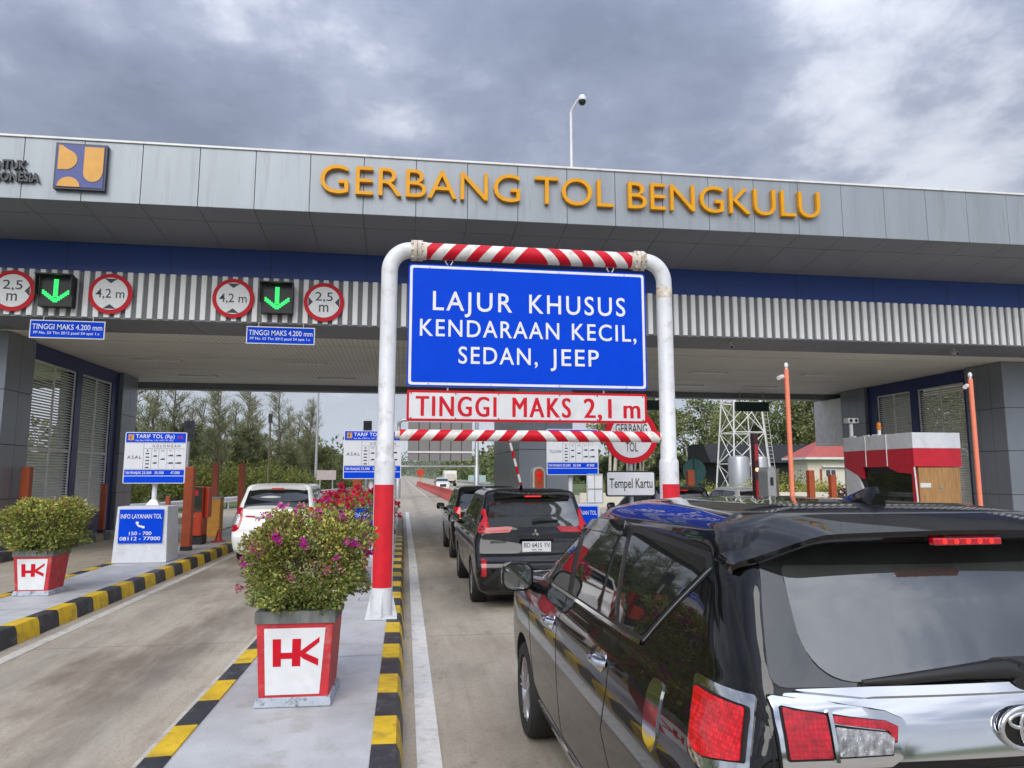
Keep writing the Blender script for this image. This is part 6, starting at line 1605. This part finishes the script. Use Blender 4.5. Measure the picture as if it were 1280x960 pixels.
# ---- white people carrier in the left lane
root, D, sy, sx, sz = car("people_carrier", (-2.72, 16.15, 0), 4.58, 1.78, 1.72, M['car_white'], "white people carrier with tall red and clear tail lamps in the left lane", 'tall', group="white cars at the toll gate")
for sg, cm in ((1, 'CL'), (-1, 'CR')):
    Q = lambda pts: [(sg * a, b) for a, b in pts]
    D.panel(rpoly(Q([(-0.98, 0.70), (-0.635, 0.70), (-0.70, 1.20), (-0.83, 1.20)]), 0.02), cm, 0.012, 0.02).build("tail_lamp", M['lamp_deep'], root, smooth=50, local=True)
    D.panel(rpoly(Q([(-0.90, 0.84), (-0.69, 0.84), (-0.715, 1.06), (-0.85, 1.06)]), 0.02), cm, 0.018, 0.02).build("clear_lamp", M['lamp_clear'], root, smooth=50, local=True)
    D.panel(rpoly(Q([(-0.62, 0.995), (-0.42, 0.985), (-0.42, 1.025), (-0.62, 1.03)]), 0.01), 'B', 0.012, 0.02).build("red_strip", M['lamp_deep'], root, smooth=50, local=True)
a = MB(); ye = D.hit(0, 1.0, 'B')[0].y - 0.012
a.box(-0.42, 0.42, ye - 0.01, ye + 0.03, 0.965, 1.03); a.build("tailgate_garnish", M['chrome'], root, local=True, bevel=0.006)
a = MB(); a.box(-0.21, 0.21, ye - 0.005, ye + 0.03, 0.76, 0.89); a.build("license_plate", M['black'], root, local=True, bevel=0.003)
# ---- cars on the lanes to the right, only roofs in sight
car("people_carrier", (6.45, 15.6, 0), 4.3, 1.72, 1.66, M['car_black2'], "dark car in the lane right of the central pier, only its roof showing", 'plain', group="cars on the right hand lanes")
car("people_carrier", (10.95, 20.5, 0), 4.4, 1.74, 1.54, M['car_white'], "white car whose roof shows left of the ticket cabinet", 'plain', group="cars on the right hand lanes")
# ---- oncoming traffic far down the road
car("people_carrier", (4.9, 92, 0), 4.4, 1.75, 1.62, M['car_white'], "small white oncoming car far down the opposite carriageway", 'plain', rz=math.pi, group="oncoming traffic far away")
t = thing("lorry", (7.0, 101, 0), "cream oncoming lorry far down the opposite carriageway", "lorry", "oncoming traffic far away")
a = MB(); a.prism([(99.2, 0.55), (99.2, 1.35), (99.5, 2.2), (100.9, 2.25), (100.9, 0.55)], 6.0, 8.0, 'x'); cb = a.build("cab", M['truck_paint'], t, bevel=0.05)
a = MB(); a.add([(6.15, 99.185, 1.40), (7.85, 99.185, 1.40), (7.75, 99.46, 2.13), (6.25, 99.46, 2.13)], [(0, 1, 2, 3)]); a.v = [(v[0], v[1] - 0.02, v[2]) for v in a.v]; a.build("windscreen", M['car_glass'], cb)
a = MB(); a.box(6.2, 7.8, 99.15, 99.195, 0.60, 0.95); a.build("grille", M['car_trim'], cb)
a = MB(); a.box(5.9, 8.1, 101.0, 105.5, 0.8, 2.7); a.build("cargo_box", M['white_paint'], t, bevel=0.03)
a = MB(); a.box(6.4, 7.6, 99.4, 105.3, 0.5, 0.78); a.build("chassis", M['under'], t)
for y in (100.0, 104.2):
    for x in (6.15, 7.85):
        a = MB(); a.cyl((x - 0.13, y, 0.42), (x + 0.13, y, 0.42), 0.42, n=20); a.build("wheel", M['tyre'], t, smooth=40)
for x in (6.3, 7.7):
    a = MB(); a.box(x - 0.14, x + 0.14, 99.14, 99.19, 0.98, 1.16); a.build("headlight", M['lamp_clear'], t)
t.location = (8.3, 126, 0)

# ================================================================== BACKGROUND
# gantry seen from behind with its display
t = thing("road_gantry", (3.0, 60.0, 0), "grey road gantry with a large display seen from behind, beyond the toll gate", "road gantry")
a = MB()
for x in (-0.35, 6.15): a.lathe([(0, 0), (0.22, 0), (0.20, 2.6), (0.16, 2.65), (0.15, 6.3), (0, 6.3)], (x, 60.1, 0), 16)
a.build("post", M['steel'], t, smooth=40)
a = MB(); a.cyl((-0.35, 60.1, 2.62), (6.15, 60.1, 2.62), 0.09, n=12); a.tube([(-0.35, 60.1, 5.9), (-0.33, 60.0, 6.25), (-0.1, 59.9, 6.45), (0.6, 59.9, 6.5)], 0.14, 12); a.cyl((0.6, 59.9, 6.5), (6.15, 59.9, 6.5), 0.12, n=12); a.build("beam", M['steel'], t, smooth=40)
a = MB(); a.box(0.40, 5.70, 59.5, 59.85, 3.08, 6.28); v = a.build("display_cabinet", M['vms_back'], t)
a = MB()
for i in range(1, 6): x = 0.4 + 5.3 * i / 6; a.box(x - 0.025, x + 0.025, 59.47, 59.498, 3.1, 6.26)
a.build("cabinet_joint", M['black'], v)
a = MB(); a.box(0.36, 5.74, 59.44, 59.465, 3.72, 3.86); a.box(0.36, 5.74, 59.44, 59.465, 5.0, 5.1); a.build("cabinet_rail", M['sign_grey'], v)
# plastic barriers down the median
def plastic_barrier(x, y, rz):
    t = thing("plastic_barrier", (x, y, 0), "low red plastic barrier in the long row dividing the road beyond the gate", "road barrier", "red plastic barriers along the median", rz)
    a = MB(); a.prism([(-0.25, 0), (0.25, 0), (0.25, 0.12), (0.10, 0.45), (0.08, 0.82), (-0.08, 0.82), (-0.10, 0.45), (-0.25, 0.12)], -0.97, 0.97, 'y'); a.build("body", M['barrier_red'], t, bevel=0.02, local=True)
    a = MB(); a.box(-0.05, 0.05, 0.975, 1.02, 0.25, 0.6); a.build("coupling", M['barrier_red'], t, local=True)
    return t
pb = None
bx = lambda y: 3.85 - 0.012 * (y - 38) if y < 130 else 2.75
yy = 38.0
while yy < 132:
    if pb is None: pb = plastic_barrier(bx(yy), yy, 0.012)
    else: dup(pb, (bx(yy), yy, 0))
    yy += 2.02
# red warning sign at the head of the barrier row
t = thing("warning_sign", (2.95, 120, 0), "small red round warning sign at the far end of the barrier row", "road sign")
a = MB(); a.cyl((2.95, 119.5, 0), (2.95, 119.5, 3.0), 0.06, n=8); a.build("post", M['machine_yellow'], t)
a = MB(); a.cyl((2.95, 119.4, 2.3), (2.95, 119.44, 2.3), 0.62, n=24); a.build("disc", M['machine_red'], t)
# street lamps, poles
def lamp_post(x, y, h, label, group=None, arm=1.6, s=1):
    t = thing("street_lamp", (x, y, 0), label, "street lamp", group)
    a = MB(); a.lathe([(0, 0), (0.14, 0), (0.07, h), (0, h)], (x, y, 0), 12); a.tube([(x, y, h - 0.02), (x + s * 0.15, y, h + 0.25), (x + s * arm, y, h + 0.45)], 0.05, 8); a.build("pole", M['steel'], t, smooth=40)
    a = MB(); a.box(x + s * arm - 0.1, x + s * (arm) + 0.6 * s if s > 0 else x + s * arm + 0.1, y - 0.14, y + 0.14, h + 0.40, h + 0.52); a.build("lamp_head", M['grey_metal'], t)
lamp_post(-6.95, 60, 9.5, "tall grey street lamp pole in front of the left tree line", arm=1.8)
for i, (y, lab) in enumerate(((150, "nearest"), (190, "second"), (235, "third"), (290, "farthest"))):
    lamp_post(-2.6, y, 9, "%s of the four grey street lamps receding along the far road's left edge" % lab, "street lamps receding along the far road", s=1)
t = thing("utility_pole", (-7.10, 40, 0), "thin rusty brown pole in front of the left tree line", "pole")
a = MB(); a.cyl((-7.1, 40, 0), (-7.1, 40, 4.7), 0.05, n=10); a.build("pole", M['bark'], t, smooth=40)
a = MB(); a.box(-7.2, -7.0, 39.95, 40.05, 4.7, 5.2); a.build("top_box", M['black'], t)
t = thing("sign_board_back", (-4.6, 45, 0), "pinkish back of a small board on posts beside the left road", "road sign")
a = MB(); a.box(-5.15, -4.0, 44.98, 45.02, 1.62, 2.2); a.build("board", M['pink_board'], t)
a = MB()
for x in (-4.95, -4.2): a.box(x - 0.03, x + 0.03, 45.03, 45.08, 0, 2.2)
a.build("post", M['steel'], t)
for i, (px, py, w_, h_, lab) in enumerate(((9.3, 145, 2.0, 0.9, "pale teal road sign left of the larger one, far beyond the lorry"), (16.5, 160, 3.9, 1.5, "larger pale teal road sign by the far trees, left of the central pier"))):
    t = thing("direction_sign", (px, py, 0), lab, "road sign", "pale teal signs far down the road")
    z0_ = 0.6 if i == 0 else 0.4
    a = MB(); a.box(px - w_ / 2, px + w_ / 2, py, py + 0.06, z0_, z0_ + h_); a.build("board", M['skyblue_panel'], t)
    a = MB()
    for x in (px - w_ * 0.3, px + w_ * 0.3): a.cyl((x, py + 0.15, 0), (x, py + 0.15, z0_ + h_), 0.07, n=8)
    a.build("post", M['steel'], t)
# guard rail beyond the left lanes
def guard_rail(pts, label):
    t = thing("guard_rail", (pts[0][0], pts[0][1], 0), label, "guard rail")
    a = MB(); P = []
    for (x0, y0), (x1, y1) in zip(pts[:-1], pts[1:]):
        n = max(1, int(math.hypot(x1 - x0, y1 - y0) / 2))
        for i in range(n): P.append((x0 + (x1 - x0) * i / n, y0 + (y1 - y0) * i / n))
    P.append(pts[-1])
    prof = [(0.0, 0.42), (0.045, 0.47), (0.045, 0.53), (0.0, 0.575), (0.045, 0.62), (0.045, 0.68), (0.0, 0.73), (-0.012, 0.73), (-0.012, 0.42)]
    n = len(prof)
    vs = [(x + d, y, z) for x, y in P for d, z in prof]
    a.add(vs, [(i * n + k, i * n + (k + 1) % n, (i + 1) * n + (k + 1) % n, (i + 1) * n + k) for i in range(len(P) - 1) for k in range(n)]); a.build("rail", M['sign_grey'], t)
    for x, y in P:
        a = MB(); a.box(x - 0.09, x - 0.02, y - 0.05, y + 0.05, 0, 0.74); a.build("post", M['steel'], t)
guard_rail([(-15.5, 20), (-10.6, 33), (-6.0, 62), (-3.6, 90)], "pale steel guard rail curving along the grass beyond the left lanes")
guard_rail([(14.6, 120), (14.6, 210)], "pale steel guard rail at the right edge of the far road")
t = thing("concrete_wall", (-2.4, 150, 0), "long pale concrete parapet along the left edge of the far road", "wall")
a = MB(); a.box(-2.5, -2.25, 100, 420, 0, 0.9); a.build("parapet", M['concrete_wall'], t)

# lattice tower, tanks, house, dark shed on the right
tx, ty = 30.4, 61.0
t = thing("lattice_tower", (tx, ty, 0), "white steel lattice tower with crossed bracing and a ladder behind the right lanes", "tower")
b0, b1, hT = 3.35, 1.15, 18.0
lv = [0, 2.9, 5.7, 8.4, 11, 13.4, 15.8, 18.0]
def tw(z, sx_, sy_): k = b0 / 2 * 0.95 + (b1 / 2 - b0 / 2 * 0.95) * (z / hT); return (tx + sx_ * k * 1.15, ty + sy_ * k * 1.15, z)
a = MB(); cs = [(-1, -1), (1, -1), (1, 1), (-1, 1)]
for c in cs: a.cyl(tw(0, *c), tw(hT, *c), 0.085, 0.05, n=6)
a.build("leg", M['white_paint'], t)
a = MB()
for z0_, z1_ in zip(lv[:-1], lv[1:]):
    for c, d in zip(cs, cs[1:] + cs[:1]):
        a.cyl(tw(z0_, *c), tw(z1_, *d), 0.045, n=5); a.cyl(tw(z0_, *d), tw(z1_, *c), 0.045, n=5)
        if z0_ > 0: a.cyl(tw(z0_, *c), tw(z0_, *d), 0.05, n=5)
a.build("brace", M['white_paint'], t)
a = MB()
for dx in (0, 0.4):
    p0, p1 = tw(0, 1, -1), tw(hT, 1, -1); a.cyl((p0[0] + 0.2 + dx, p0[1] + 0.2, 0.4), (p1[0] + 0.2 + dx, p1[1] + 0.2, hT), 0.02, n=4)
z = 0.6
while z < 17: p = tw(z, 1, -1); a.cyl((p[0] + 0.2, p[1] + 0.2, z), (p[0] + 0.6, p[1] + 0.2, z), 0.015, n=4); z += 0.35
a.build("ladder", M['white_paint'], t)
for x, y, r_, lab in ((27.2, 55.3, 0.85, "left steel water tank under the lattice tower"), (29.35, 55.8, 0.62, "right narrower steel water tank beside the lattice tower leg")):
    t = thing("water_tank", (x, y, 0), lab, "water tank", "steel water tanks by the lattice tower")
    a = MB(); a.lathe([(0, 0.5), (r_, 0.5), (r_, 3.2), (r_ * 0.9, 3.38), (r_ * 0.3, 3.5), (0, 3.5)], (x, y, 0), 28); a.build("shell", M['tank'], t, smooth=30)
    a = MB(); a.lathe([(0, 0), (r_ * 1.05, 0), (r_ * 1.05, 0.49), (0, 0.49)], (x, y, 0), 28); a.build("plinth", M['concrete_wall'], t)
t = thing("white_house", (36.5, 57.0, 0), "small cream house with a red hipped roof and two dark windows on the right", "house")
a = MB(); a.box(33.1, 42.0, 55.0, 57.6, 0, 3.28); a.build("wall", M['wall_cream'], t)
a = MB(); rx0, rx1, ry0, ry1, rz0, rz1 = 32.6, 42.6, 54.4, 58.1, 3.38, 5.3
vs = [(rx0, ry0, rz0), (rx1, ry0, rz0), (rx1, ry1, rz0), (rx0, ry1, rz0), (rx0 + 3.3, (ry0 + ry1) / 2, rz1), (rx1 - 3.3, (ry0 + ry1) / 2, rz1)]
a.add(vs, [(0, 1, 5, 4), (1, 2, 5), (2, 3, 4, 5), (3, 0, 4), (3, 2, 1, 0)]); a.build("roof", M['roof_red'], t)
a = MB(); a.box(rx0 - 0.03, rx1 + 0.03, ry0 - 0.03, ry1 + 0.03, 3.19, 3.375); a.build("eave_board", M['white_paint'], t)
a = MB(); a.box(34.3, 38.4, 54.75, 54.995, 2.55, 2.68); a.build("window_hood", M['white_paint'], t)
for x in (34.6, 36.4):
    a = MB(); a.box(x, x + 1.0, 54.94, 54.998, 1.75, 2.4); wn = a.build("window", M['white_paint'], t)
    a = MB(); a.box(x + 0.08, x + 0.46, 54.925, 54.939, 1.82, 2.33); a.box(x + 0.54, x + 0.92, 54.925, 54.939, 1.82, 2.33); a.build("pane", M['car_glass'], wn)
a = MB(); a.box(34.15, 34.3, 54.9, 54.998, 0.2, 2.4); a.build("downpipe", M['orange'], t)
t = thing("dark_shed", (37.0, 72.0, 0), "long dark shed roof behind the lattice tower and house", "shed")
a = MB(); a.box(32.5, 46.5, 71.0, 76.0, 0, 3.2); a.build("wall", M['dark_roof'], t)
a = MB(); a.prism([(70.3, 3.21), (76.6, 3.21), (76.0, 5.2), (72.0, 5.2)], 31.5, 47.5, 'x'); a.build("roof", M['dark_roof'], t)
# low white wall behind the right lanes
t = thing("boundary_wall", (16, 42, 0), "low pale boundary wall behind the planting on the right", "wall")
a = MB(); a.box(10.5, 28.5, 41.9, 42.1, 0, 0.85); a.build("wall", M['wall_cream'], t)

# ================================================================== VEGETATION
def fast_leaf(mb, p, d, s, rng, w_=0.5):
    side = d.cross(Vector((rng.gauss(0, 1), rng.gauss(0, 1), rng.gauss(0, 1)))).normalized()
    m_ = p + d * (s * 0.5)
    mb.add([p, m_ + side * s * w_ * 0.5, p + d * s, m_ - side * s * w_ * 0.5], [(0, 1, 2, 3)])
def casuarina(seed, h, n):
    """feathery tree: leaning leader, ascending boughs, drooping sprays"""
    rng = random.Random(seed); t = thing("casuarina_tree", (0, 0, 0), "tree", "tree", "feathery casuarina trees beyond the left lanes")
    tr = MB(); cw = MB()
    lean = rng.uniform(-0.5, 0.9)
    def ax(z): return Vector((lean * (z / h) ** 2 + 0.12 * math.sin(z * 0.9 + seed), 0.15 * math.sin(z * 0.7), z))
    tr.tube([ax(h * k / 8) for k in range(9)], [0.17 * (1 - k / 8.6) + 0.015 for k in range(9)], 8)
    boughs = []
    for i in range(46):
        z = h * (0.16 + 0.82 * (i + rng.random()) / 46); L_ = (h * 0.24) * (1 - ((z / h) ** 1.5) * 0.82) * rng.uniform(0.6, 1.2)
        az = rng.uniform(0, 2 * math.pi); o = ax(z); d = Vector((math.cos(az), math.sin(az), rng.uniform(0.35, 1.0))).normalized()
        pts = [o, o + d * L_ * 0.5, o + d * L_ + Vector((0, 0, L_ * 0.10))]
        tr.tube(pts, [0.035, 0.022, 0.006], 5); boughs.append(pts)
    per = n // len(boughs)
    for pts in boughs:
        hi_ = min(1.0, max(0.0, (pts[0].z / h - 0.42) / 0.35))
        for k in range(int(per * (1.15 - 0.72 * hi_))):
            u = rng.uniform(0.15, 1.05); p = pts[0].lerp(pts[2], u) + Vector((rng.gauss(0, .16), rng.gauss(0, .16), rng.gauss(0, .12)))
            d = (pts[2] - pts[0]).normalized() * 0.55 + Vector((rng.gauss(0.25, 0.4), rng.gauss(0, 0.4), rng.gauss(0.35, 0.35))); d.normalize()
            fast_leaf(cw, p, d, rng.uniform(0.35, 0.8), rng, 0.07)
    tr.build("trunk", M['bark'], t, smooth=50, local=True); cw.build("crown", M['leaf_casu'], t, local=True, nofix=True)
    return t
def broad_tree(seed, h, n, name, leaf, bark, label, group, crown=(0.42, 0.30, 0.62), leaf_s=0.34, trunks=1, clear=0.35, cat="tree"):
    rng = random.Random(seed); t = thing(name, (0, 0, 0), label, cat, group)
    tr = MB(); cw = MB(); tips = []
    for k in range(trunks):
        bx_, by_ = (rng.uniform(-0.5, 0.5), rng.uniform(-0.5, 0.5)) if trunks > 1 else (0, 0)
        ln = rng.uniform(-0.12, 0.12) * h; ln2 = rng.uniform(-0.1, 0.1) * h; hh = h * rng.uniform(0.82, 1.0)
        P = [Vector((bx_ + ln * (j / 7) ** 1.4, by_ + ln2 * (j / 7) ** 1.4, hh * 0.92 * j / 7)) for j in range(8)]
        tr.tube(P, [0.022 * h * 0.55 * (1 - j / 8.5) + 0.015 for j in range(8)], 7)
        for i in range(9):
            u = rng.uniform(clear, 0.98); j = min(6, int(u * 7)); o = P[j].lerp(P[j + 1], u * 7 - j)
            az = rng.uniform(0, 6.28); d = Vector((math.cos(az), math.sin(az), rng.uniform(0.5, 1.3))).normalized(); L_ = h * rng.uniform(0.10, 0.24) * (1.15 - u * 0.5)
            e = o + d * L_; tr.tube([o, (o + e) / 2, e], [0.045, 0.03, 0.012], 5); tips.append(e); tips.append((o + e * 2) / 3)
        tips.append(P[-1])
    clumps = []
    for e in tips:
        for q in range(2): clumps.append((e + Vector((rng.gauss(0, .05 * h), rng.gauss(0, .05 * h), rng.gauss(0, .035 * h))), rng.uniform(0.035, 0.085) * h))
    per = max(4, n // len(clumps))
    for c, r_ in clumps:
        for k in range(per):
            d = Vector((rng.gauss(0, 1), rng.gauss(0, 1), rng.gauss(0, 0.75))).normalized()
            p = c + d * r_ * rng.random() ** 0.45
            dd = (d + Vector((rng.gauss(0, .8), rng.gauss(0, .8), rng.gauss(-.2, .6)))).normalized()
            fast_leaf(cw, p, dd, leaf_s * rng.uniform(0.6, 1.2), rng, 0.55)
    tr.build("trunk", M[bark], t, smooth=50, local=True); cw.build("crown", M[leaf], t, local=True, nofix=True)
    return t
def shrub(seed, h, r_, n, leaf, label, group, name="shrub", leaf_s=0.14):
    rng = random.Random(seed); t = thing(name, (0, 0, 0), label, "shrub", group)
    tr = MB(); cw = MB()
    for k in range(5):
        az = rng.uniform(0, 6.28); tr.tube([(0, 0, 0), (r_ * .3 * math.cos(az), r_ * .3 * math.sin(az), h * .5), (r_ * .5 * math.cos(az), r_ * .5 * math.sin(az), h * .85)], [0.03, 0.02, 0.008], 5)
    cl = [(Vector((rng.gauss(0, r_ * .4), rng.gauss(0, r_ * .4), h * rng.uniform(0.25, 0.9))), r_ * rng.uniform(0.3, 0.55)) for _ in range(22)]
    for c, rr in cl:
        for k in range(n // 22):
            d = Vector((rng.gauss(0, 1), rng.gauss(0, 1), rng.gauss(0, 1))).normalized()
            fast_leaf(cw, c + d * rr * rng.random() ** .5, (d + Vector((0, 0, .3))).normalized(), leaf_s * rng.uniform(.6, 1.2), rng, 0.5)
    tr.build("stem", M['twig'], t, local=True); cw.build("foliage", M[leaf], t, local=True, nofix=True)
    return t
def plant_out(protos, spots, label):
    used = set(); out_ = []
    for i, (x, y, s, rz, k) in enumerate(spots):
        p = protos[k]
        o = p if k not in used else copy_tree(p)
        used.add(k); o.location = (x, y, -0.02); o.scale = (s, s, s); o.rotation_euler = (0, 0, rz); o["label"] = label(i, x, y) if callable(label) else label
        out_.append(o)
    return out_
rv = random.Random(41)
cas = [casuarina(5, 10.5, 3300), casuarina(8, 9.2, 2800), casuarina(13, 11.5, 3500)]
sp_ = []
# a belt of trees from the left column to just short of the far road, stepping back and down
for i in range(22):
    u = i / 21; px = 172 + 225 * u + rv.uniform(-9, 9); Y = 44 + 30 * rv.random() + 14 * u
    X = (px - 503) / 892 * Y * 1.02
    sp_.append((X, Y, (1.0 - 0.20 * max(0, u - .5)) * rv.uniform(0.68, 1.02) * (Y / 58) ** 0.6, rv.uniform(0, 6.28), i % 3))
plant_out(cas, sp_, "feathery grey green casuarina in the tree belt beyond the left lanes")
def casuarina_bush(seed, h, n):
    """young casuarina, feathery to the ground"""
    rng = random.Random(seed); t = thing("casuarina_tree", (0, 0, 0), "tree", "tree", "young casuarinas under the tall ones")
    tr = MB(); cw = MB(); tr.tube([(0, 0, 0), (0.1, 0, h * .5), (0.25, 0.1, h)], [0.10, 0.07, 0.01], 7)
    for i in range(34):
        z = h * (0.06 + 0.88 * (i + rng.random()) / 34); L_ = h * 0.42 * (1 - (z / h) * 0.72) * rng.uniform(.7, 1.2); az = rng.uniform(0, 6.28)
        o = Vector((0.25 * z / h, 0, z)); e = o + Vector((math.cos(az), math.sin(az), rng.uniform(.1, .6))).normalized() * L_
        tr.tube([o, e], [0.022, 0.006], 4)
        for k in range(n // 34):
            p = o.lerp(e, rng.uniform(0.1, 1.08)) + Vector((rng.gauss(0, .14), rng.gauss(0, .14), rng.gauss(0, .12)))
            d = ((e - o).normalized() * .6 + Vector((rng.gauss(.2, .45), rng.gauss(0, .45), rng.gauss(.15, .4)))).normalized()
            fast_leaf(cw, p, d, rng.uniform(.3, .65), rng, 0.13)
    tr.build("trunk", M['bark'], t, smooth=50, local=True); cw.build("crown", M['leaf_casu2'], t, local=True, nofix=True)
    return t
M['leaf_casu2'] = leafmat('young casuarina needles', (0.155, 0.18, 0.075), 0.6, 0.4)
dk = [casuarina_bush(31, 6.0, 5200), casuarina_bush(32, 5.0, 4600)]
sp_ = []
for i in range(22):
    u = i / 21; px = 172 + 262 * u + rv.uniform(-6, 6); Y = 50 + 18 * rv.random() + 14 * u
    sp_.append(((px - 503) / 892 * Y * 1.02, Y, rv.uniform(0.8, 1.1) * (1.0 - 0.12 * u), rv.uniform(0, 6.28), i % 2))
plant_out(dk, sp_, "dense green young casuarina below the tall feathery trees on the left")
yb_ = [shrub(51, 2.6, 1.0, 1700, 'leaf_hedge', "shrub", "yellow green bamboo like shrubs behind the left guard rail"), shrub(52, 2.2, 0.9, 1500, 'leaf_hedge', "shrub", "yellow green bamboo like shrubs behind the left guard rail")]
sp_ = []
for i in range(17):
    u = i / 16; px = 150 + 300 * u + rv.uniform(-5, 5); Y = 39 + 10 * u + rv.uniform(-1, 1) + (18 if px > 400 else 0)
    sp_.append(((px - 503) / 892 * Y * 1.02, Y, rv.uniform(0.7, 1.1), rv.uniform(0, 6), i % 2))
plant_out(yb_, sp_, "yellow green shrub in the row behind the left guard rail")
# tall pale trunked trees on the right
rb_ = [broad_tree(61, 13, 3600, "pale_trunk_tree", 'leaf_rubber', 'bark_pale', "tree", "pale trunked trees behind the right lanes", leaf_s=0.42, trunks=3, clear=0.42), broad_tree(62, 12, 3300, "pale_trunk_tree", 'leaf_rubber', 'bark_pale', "tree", "pale trunked trees behind the right lanes", leaf_s=0.42, trunks=2, clear=0.40), broad_tree(63, 14, 3600, "pale_trunk_tree", 'leaf_broad', 'bark_pale', "tree", "pale trunked trees behind the right lanes", leaf_s=0.42, trunks=2, clear=0.35)]
sp_ = []
for i in range(17):
    u = i / 16; px = 770 + 330 * u + rv.uniform(-8, 8); Y = 66 + 34 * rv.random()
    if 880 < px < 1040: Y = max(Y, 80)
    sp_.append(((px - 503) / 892 * Y * 1.02, Y, rv.uniform(0.8, 1.12), rv.uniform(0, 6), i % 3))
for i in range(10):           # and behind the right louvred screen
    px = 1090 + 260 * i / 9; Y = 52 + 20 * rv.random(); sp_.append(((px - 503) / 892 * Y * 1.04, Y, rv.uniform(0.8, 1.0), rv.uniform(0, 6), i % 3))
plant_out(rb_, sp_, "tall tree with pale trunks in the grove behind the right lanes")
dk2 = [broad_tree(71, 6.5, 4000, "broadleaf_tree", 'leaf_dark', 'bark', "tree", "dense dark trees in the right grove", leaf_s=0.36, clear=0.06)]
sp_ = []
for i in range(13):
    px = 735 + 330 * i / 12 + rv.uniform(-6, 6); Y = 84 + 14 * rv.random(); sp_.append(((px - 503) / 892 * Y * 1.03, Y, rv.uniform(0.75, 1.15), rv.uniform(0, 6), 0))
plant_out(dk2, sp_, "dense dark tree filling the lower part of the right grove")
gs = [shrub(81, 1.5, 0.9, 1300, 'leaf_hedge', "shrub", "low garden shrubs behind the right lanes", leaf_s=0.13), shrub(82, 1.2, 0.8, 1100, 'leaf_young', "shrub", "low garden shrubs behind the right lanes", leaf_s=0.13)]
sp_ = []
for i in range(20):
    px = 735 + 320 * i / 19 + rv.uniform(-5, 5); Y = 43 + 5 * rv.random(); sp_.append(((px - 503) / 892 * Y * 1.03, Y, rv.uniform(0.7, 1.35), rv.uniform(0, 6), i % 2))
plant_out(gs, sp_, "low garden shrub in the bed behind the right lanes")
fl = shrub(91, 1.35, 0.6, 700, 'leaf_hedge', "flowering shrub with pink blooms at the right island's end near the booth", "flowering shrubs near the booth", name="flowering_shrub", leaf_s=0.09)
rg = random.Random(5)
for i in range(40):
    f = MB(); d = Vector((rg.gauss(0, 1), rg.gauss(0, 1), rg.gauss(0, 1))).normalized(); add_bract(f, (d.x * 0.55, d.y * 0.55, 0.85 + d.z * 0.45), d, 0.08, rg, 6); f.build("flower_cluster", M['flower_pink'], fl, local=True, nofix=True)
fl.location = (12.75, 19.6, 0.19)
f2 = copy_tree(fl); f2.location = (13.4, 20.4, 0.19); f2.scale = (0.9, 0.9, 0.9); f2["label"] = "second pink flowering shrub just behind the booth"
# mass of trees along the far road and to the sides (seen small, as one green mass), plus an unseen belt behind the camera
mb = MB(); rg = random.Random(99)
def mass(x0, x1, y0, y1, n, hmin, hmax):
    for i in range(n):
        x, y = rg.uniform(x0, x1), rg.uniform(y0, y1); h = rg.uniform(hmin, hmax); r_ = h * rg.uniform(.35, .6)
        for k in range(90):
            d = Vector((rg.gauss(0, 1), rg.gauss(0, 1), rg.gauss(0, 1))).normalized()
            p = Vector((x, y, h * 0.55)) + Vector((d.x * r_, d.y * r_, d.z * h * 0.5)) * rg.random() ** .35
            fast_leaf(mb, p, (d + Vector((rg.gauss(0, .6), rg.gauss(0, .6), rg.gauss(0, .6)))).normalized(), rg.uniform(.9, 1.7), rg, 0.7)
mass(18, 75, 150, 330, 130, 5, 11)
mass(-60, -8, 140, 420, 110, 6, 11)
mass(75, 200, 90, 220, 90, 8, 13)
mass(-160, -55, 70, 200, 80, 8, 12)
mass(-60, 110, 540, 760, 170, 13, 22)
mass(-70, 70, -170, -110, 90, 5, 9)  # unseen trees behind the camera, added for the car chrome to reflect
o = mb.build("distant_trees", M['leaf_broad'], None, nofix=True); tag(o, "mass of mixed green trees along the far road, plus an unseen belt added behind for reflections", "trees", kind="stuff")
# hills on the horizon
h = MB(); nx, ny = 90, 14; vs = []
for j in range(ny):
    for i in range(nx):
        ang = R(-60 + 120 * i / (nx - 1)); rad_ = 5200 + 260 * j
        e = max(0.0, math.sin(math.pi * j / (ny - 1))) ** 0.8
        hh = (165 + 130 * mnoise.noise(Vector((i * 0.16, 1.3, 0))) + 60 * mnoise.noise(Vector((i * .55, j * .4, 4)))) * e
        vs.append((rad_ * math.sin(ang), rad_ * math.cos(ang), max(0, hh) - 3))
h.add(vs, [(j * nx + i, j * nx + i + 1, (j + 1) * nx + i + 1, (j + 1) * nx + i) for j in range(ny - 1) for i in range(nx - 1)])
struct(h.build("hills", M['hill'], smooth=80))
# the air between here and the hills
hm = bpy.data.materials.new("haze"); hm.use_nodes = True; ht = hm.node_tree; ht.nodes.clear()
ho = ht.nodes.new("ShaderNodeOutputMaterial"); hv = ht.nodes.new("ShaderNodeVolumePrincipled")
hv.inputs["Color"].default_value = (0.86, 0.92, 1.0, 1); hv.inputs["Density"].default_value = 0.00010; hv.inputs["Anisotropy"].default_value = 0.2
ht.links.new(hv.outputs[0], ho.inputs["Volume"])
hb_ = MB(); hb_.box(-9000, 9000, -7000, 9500, -4.5, 460); hz_ = hb_.build("haze", hm); hz_["kind"] = "stuff"

bpy.context.view_layer.update()
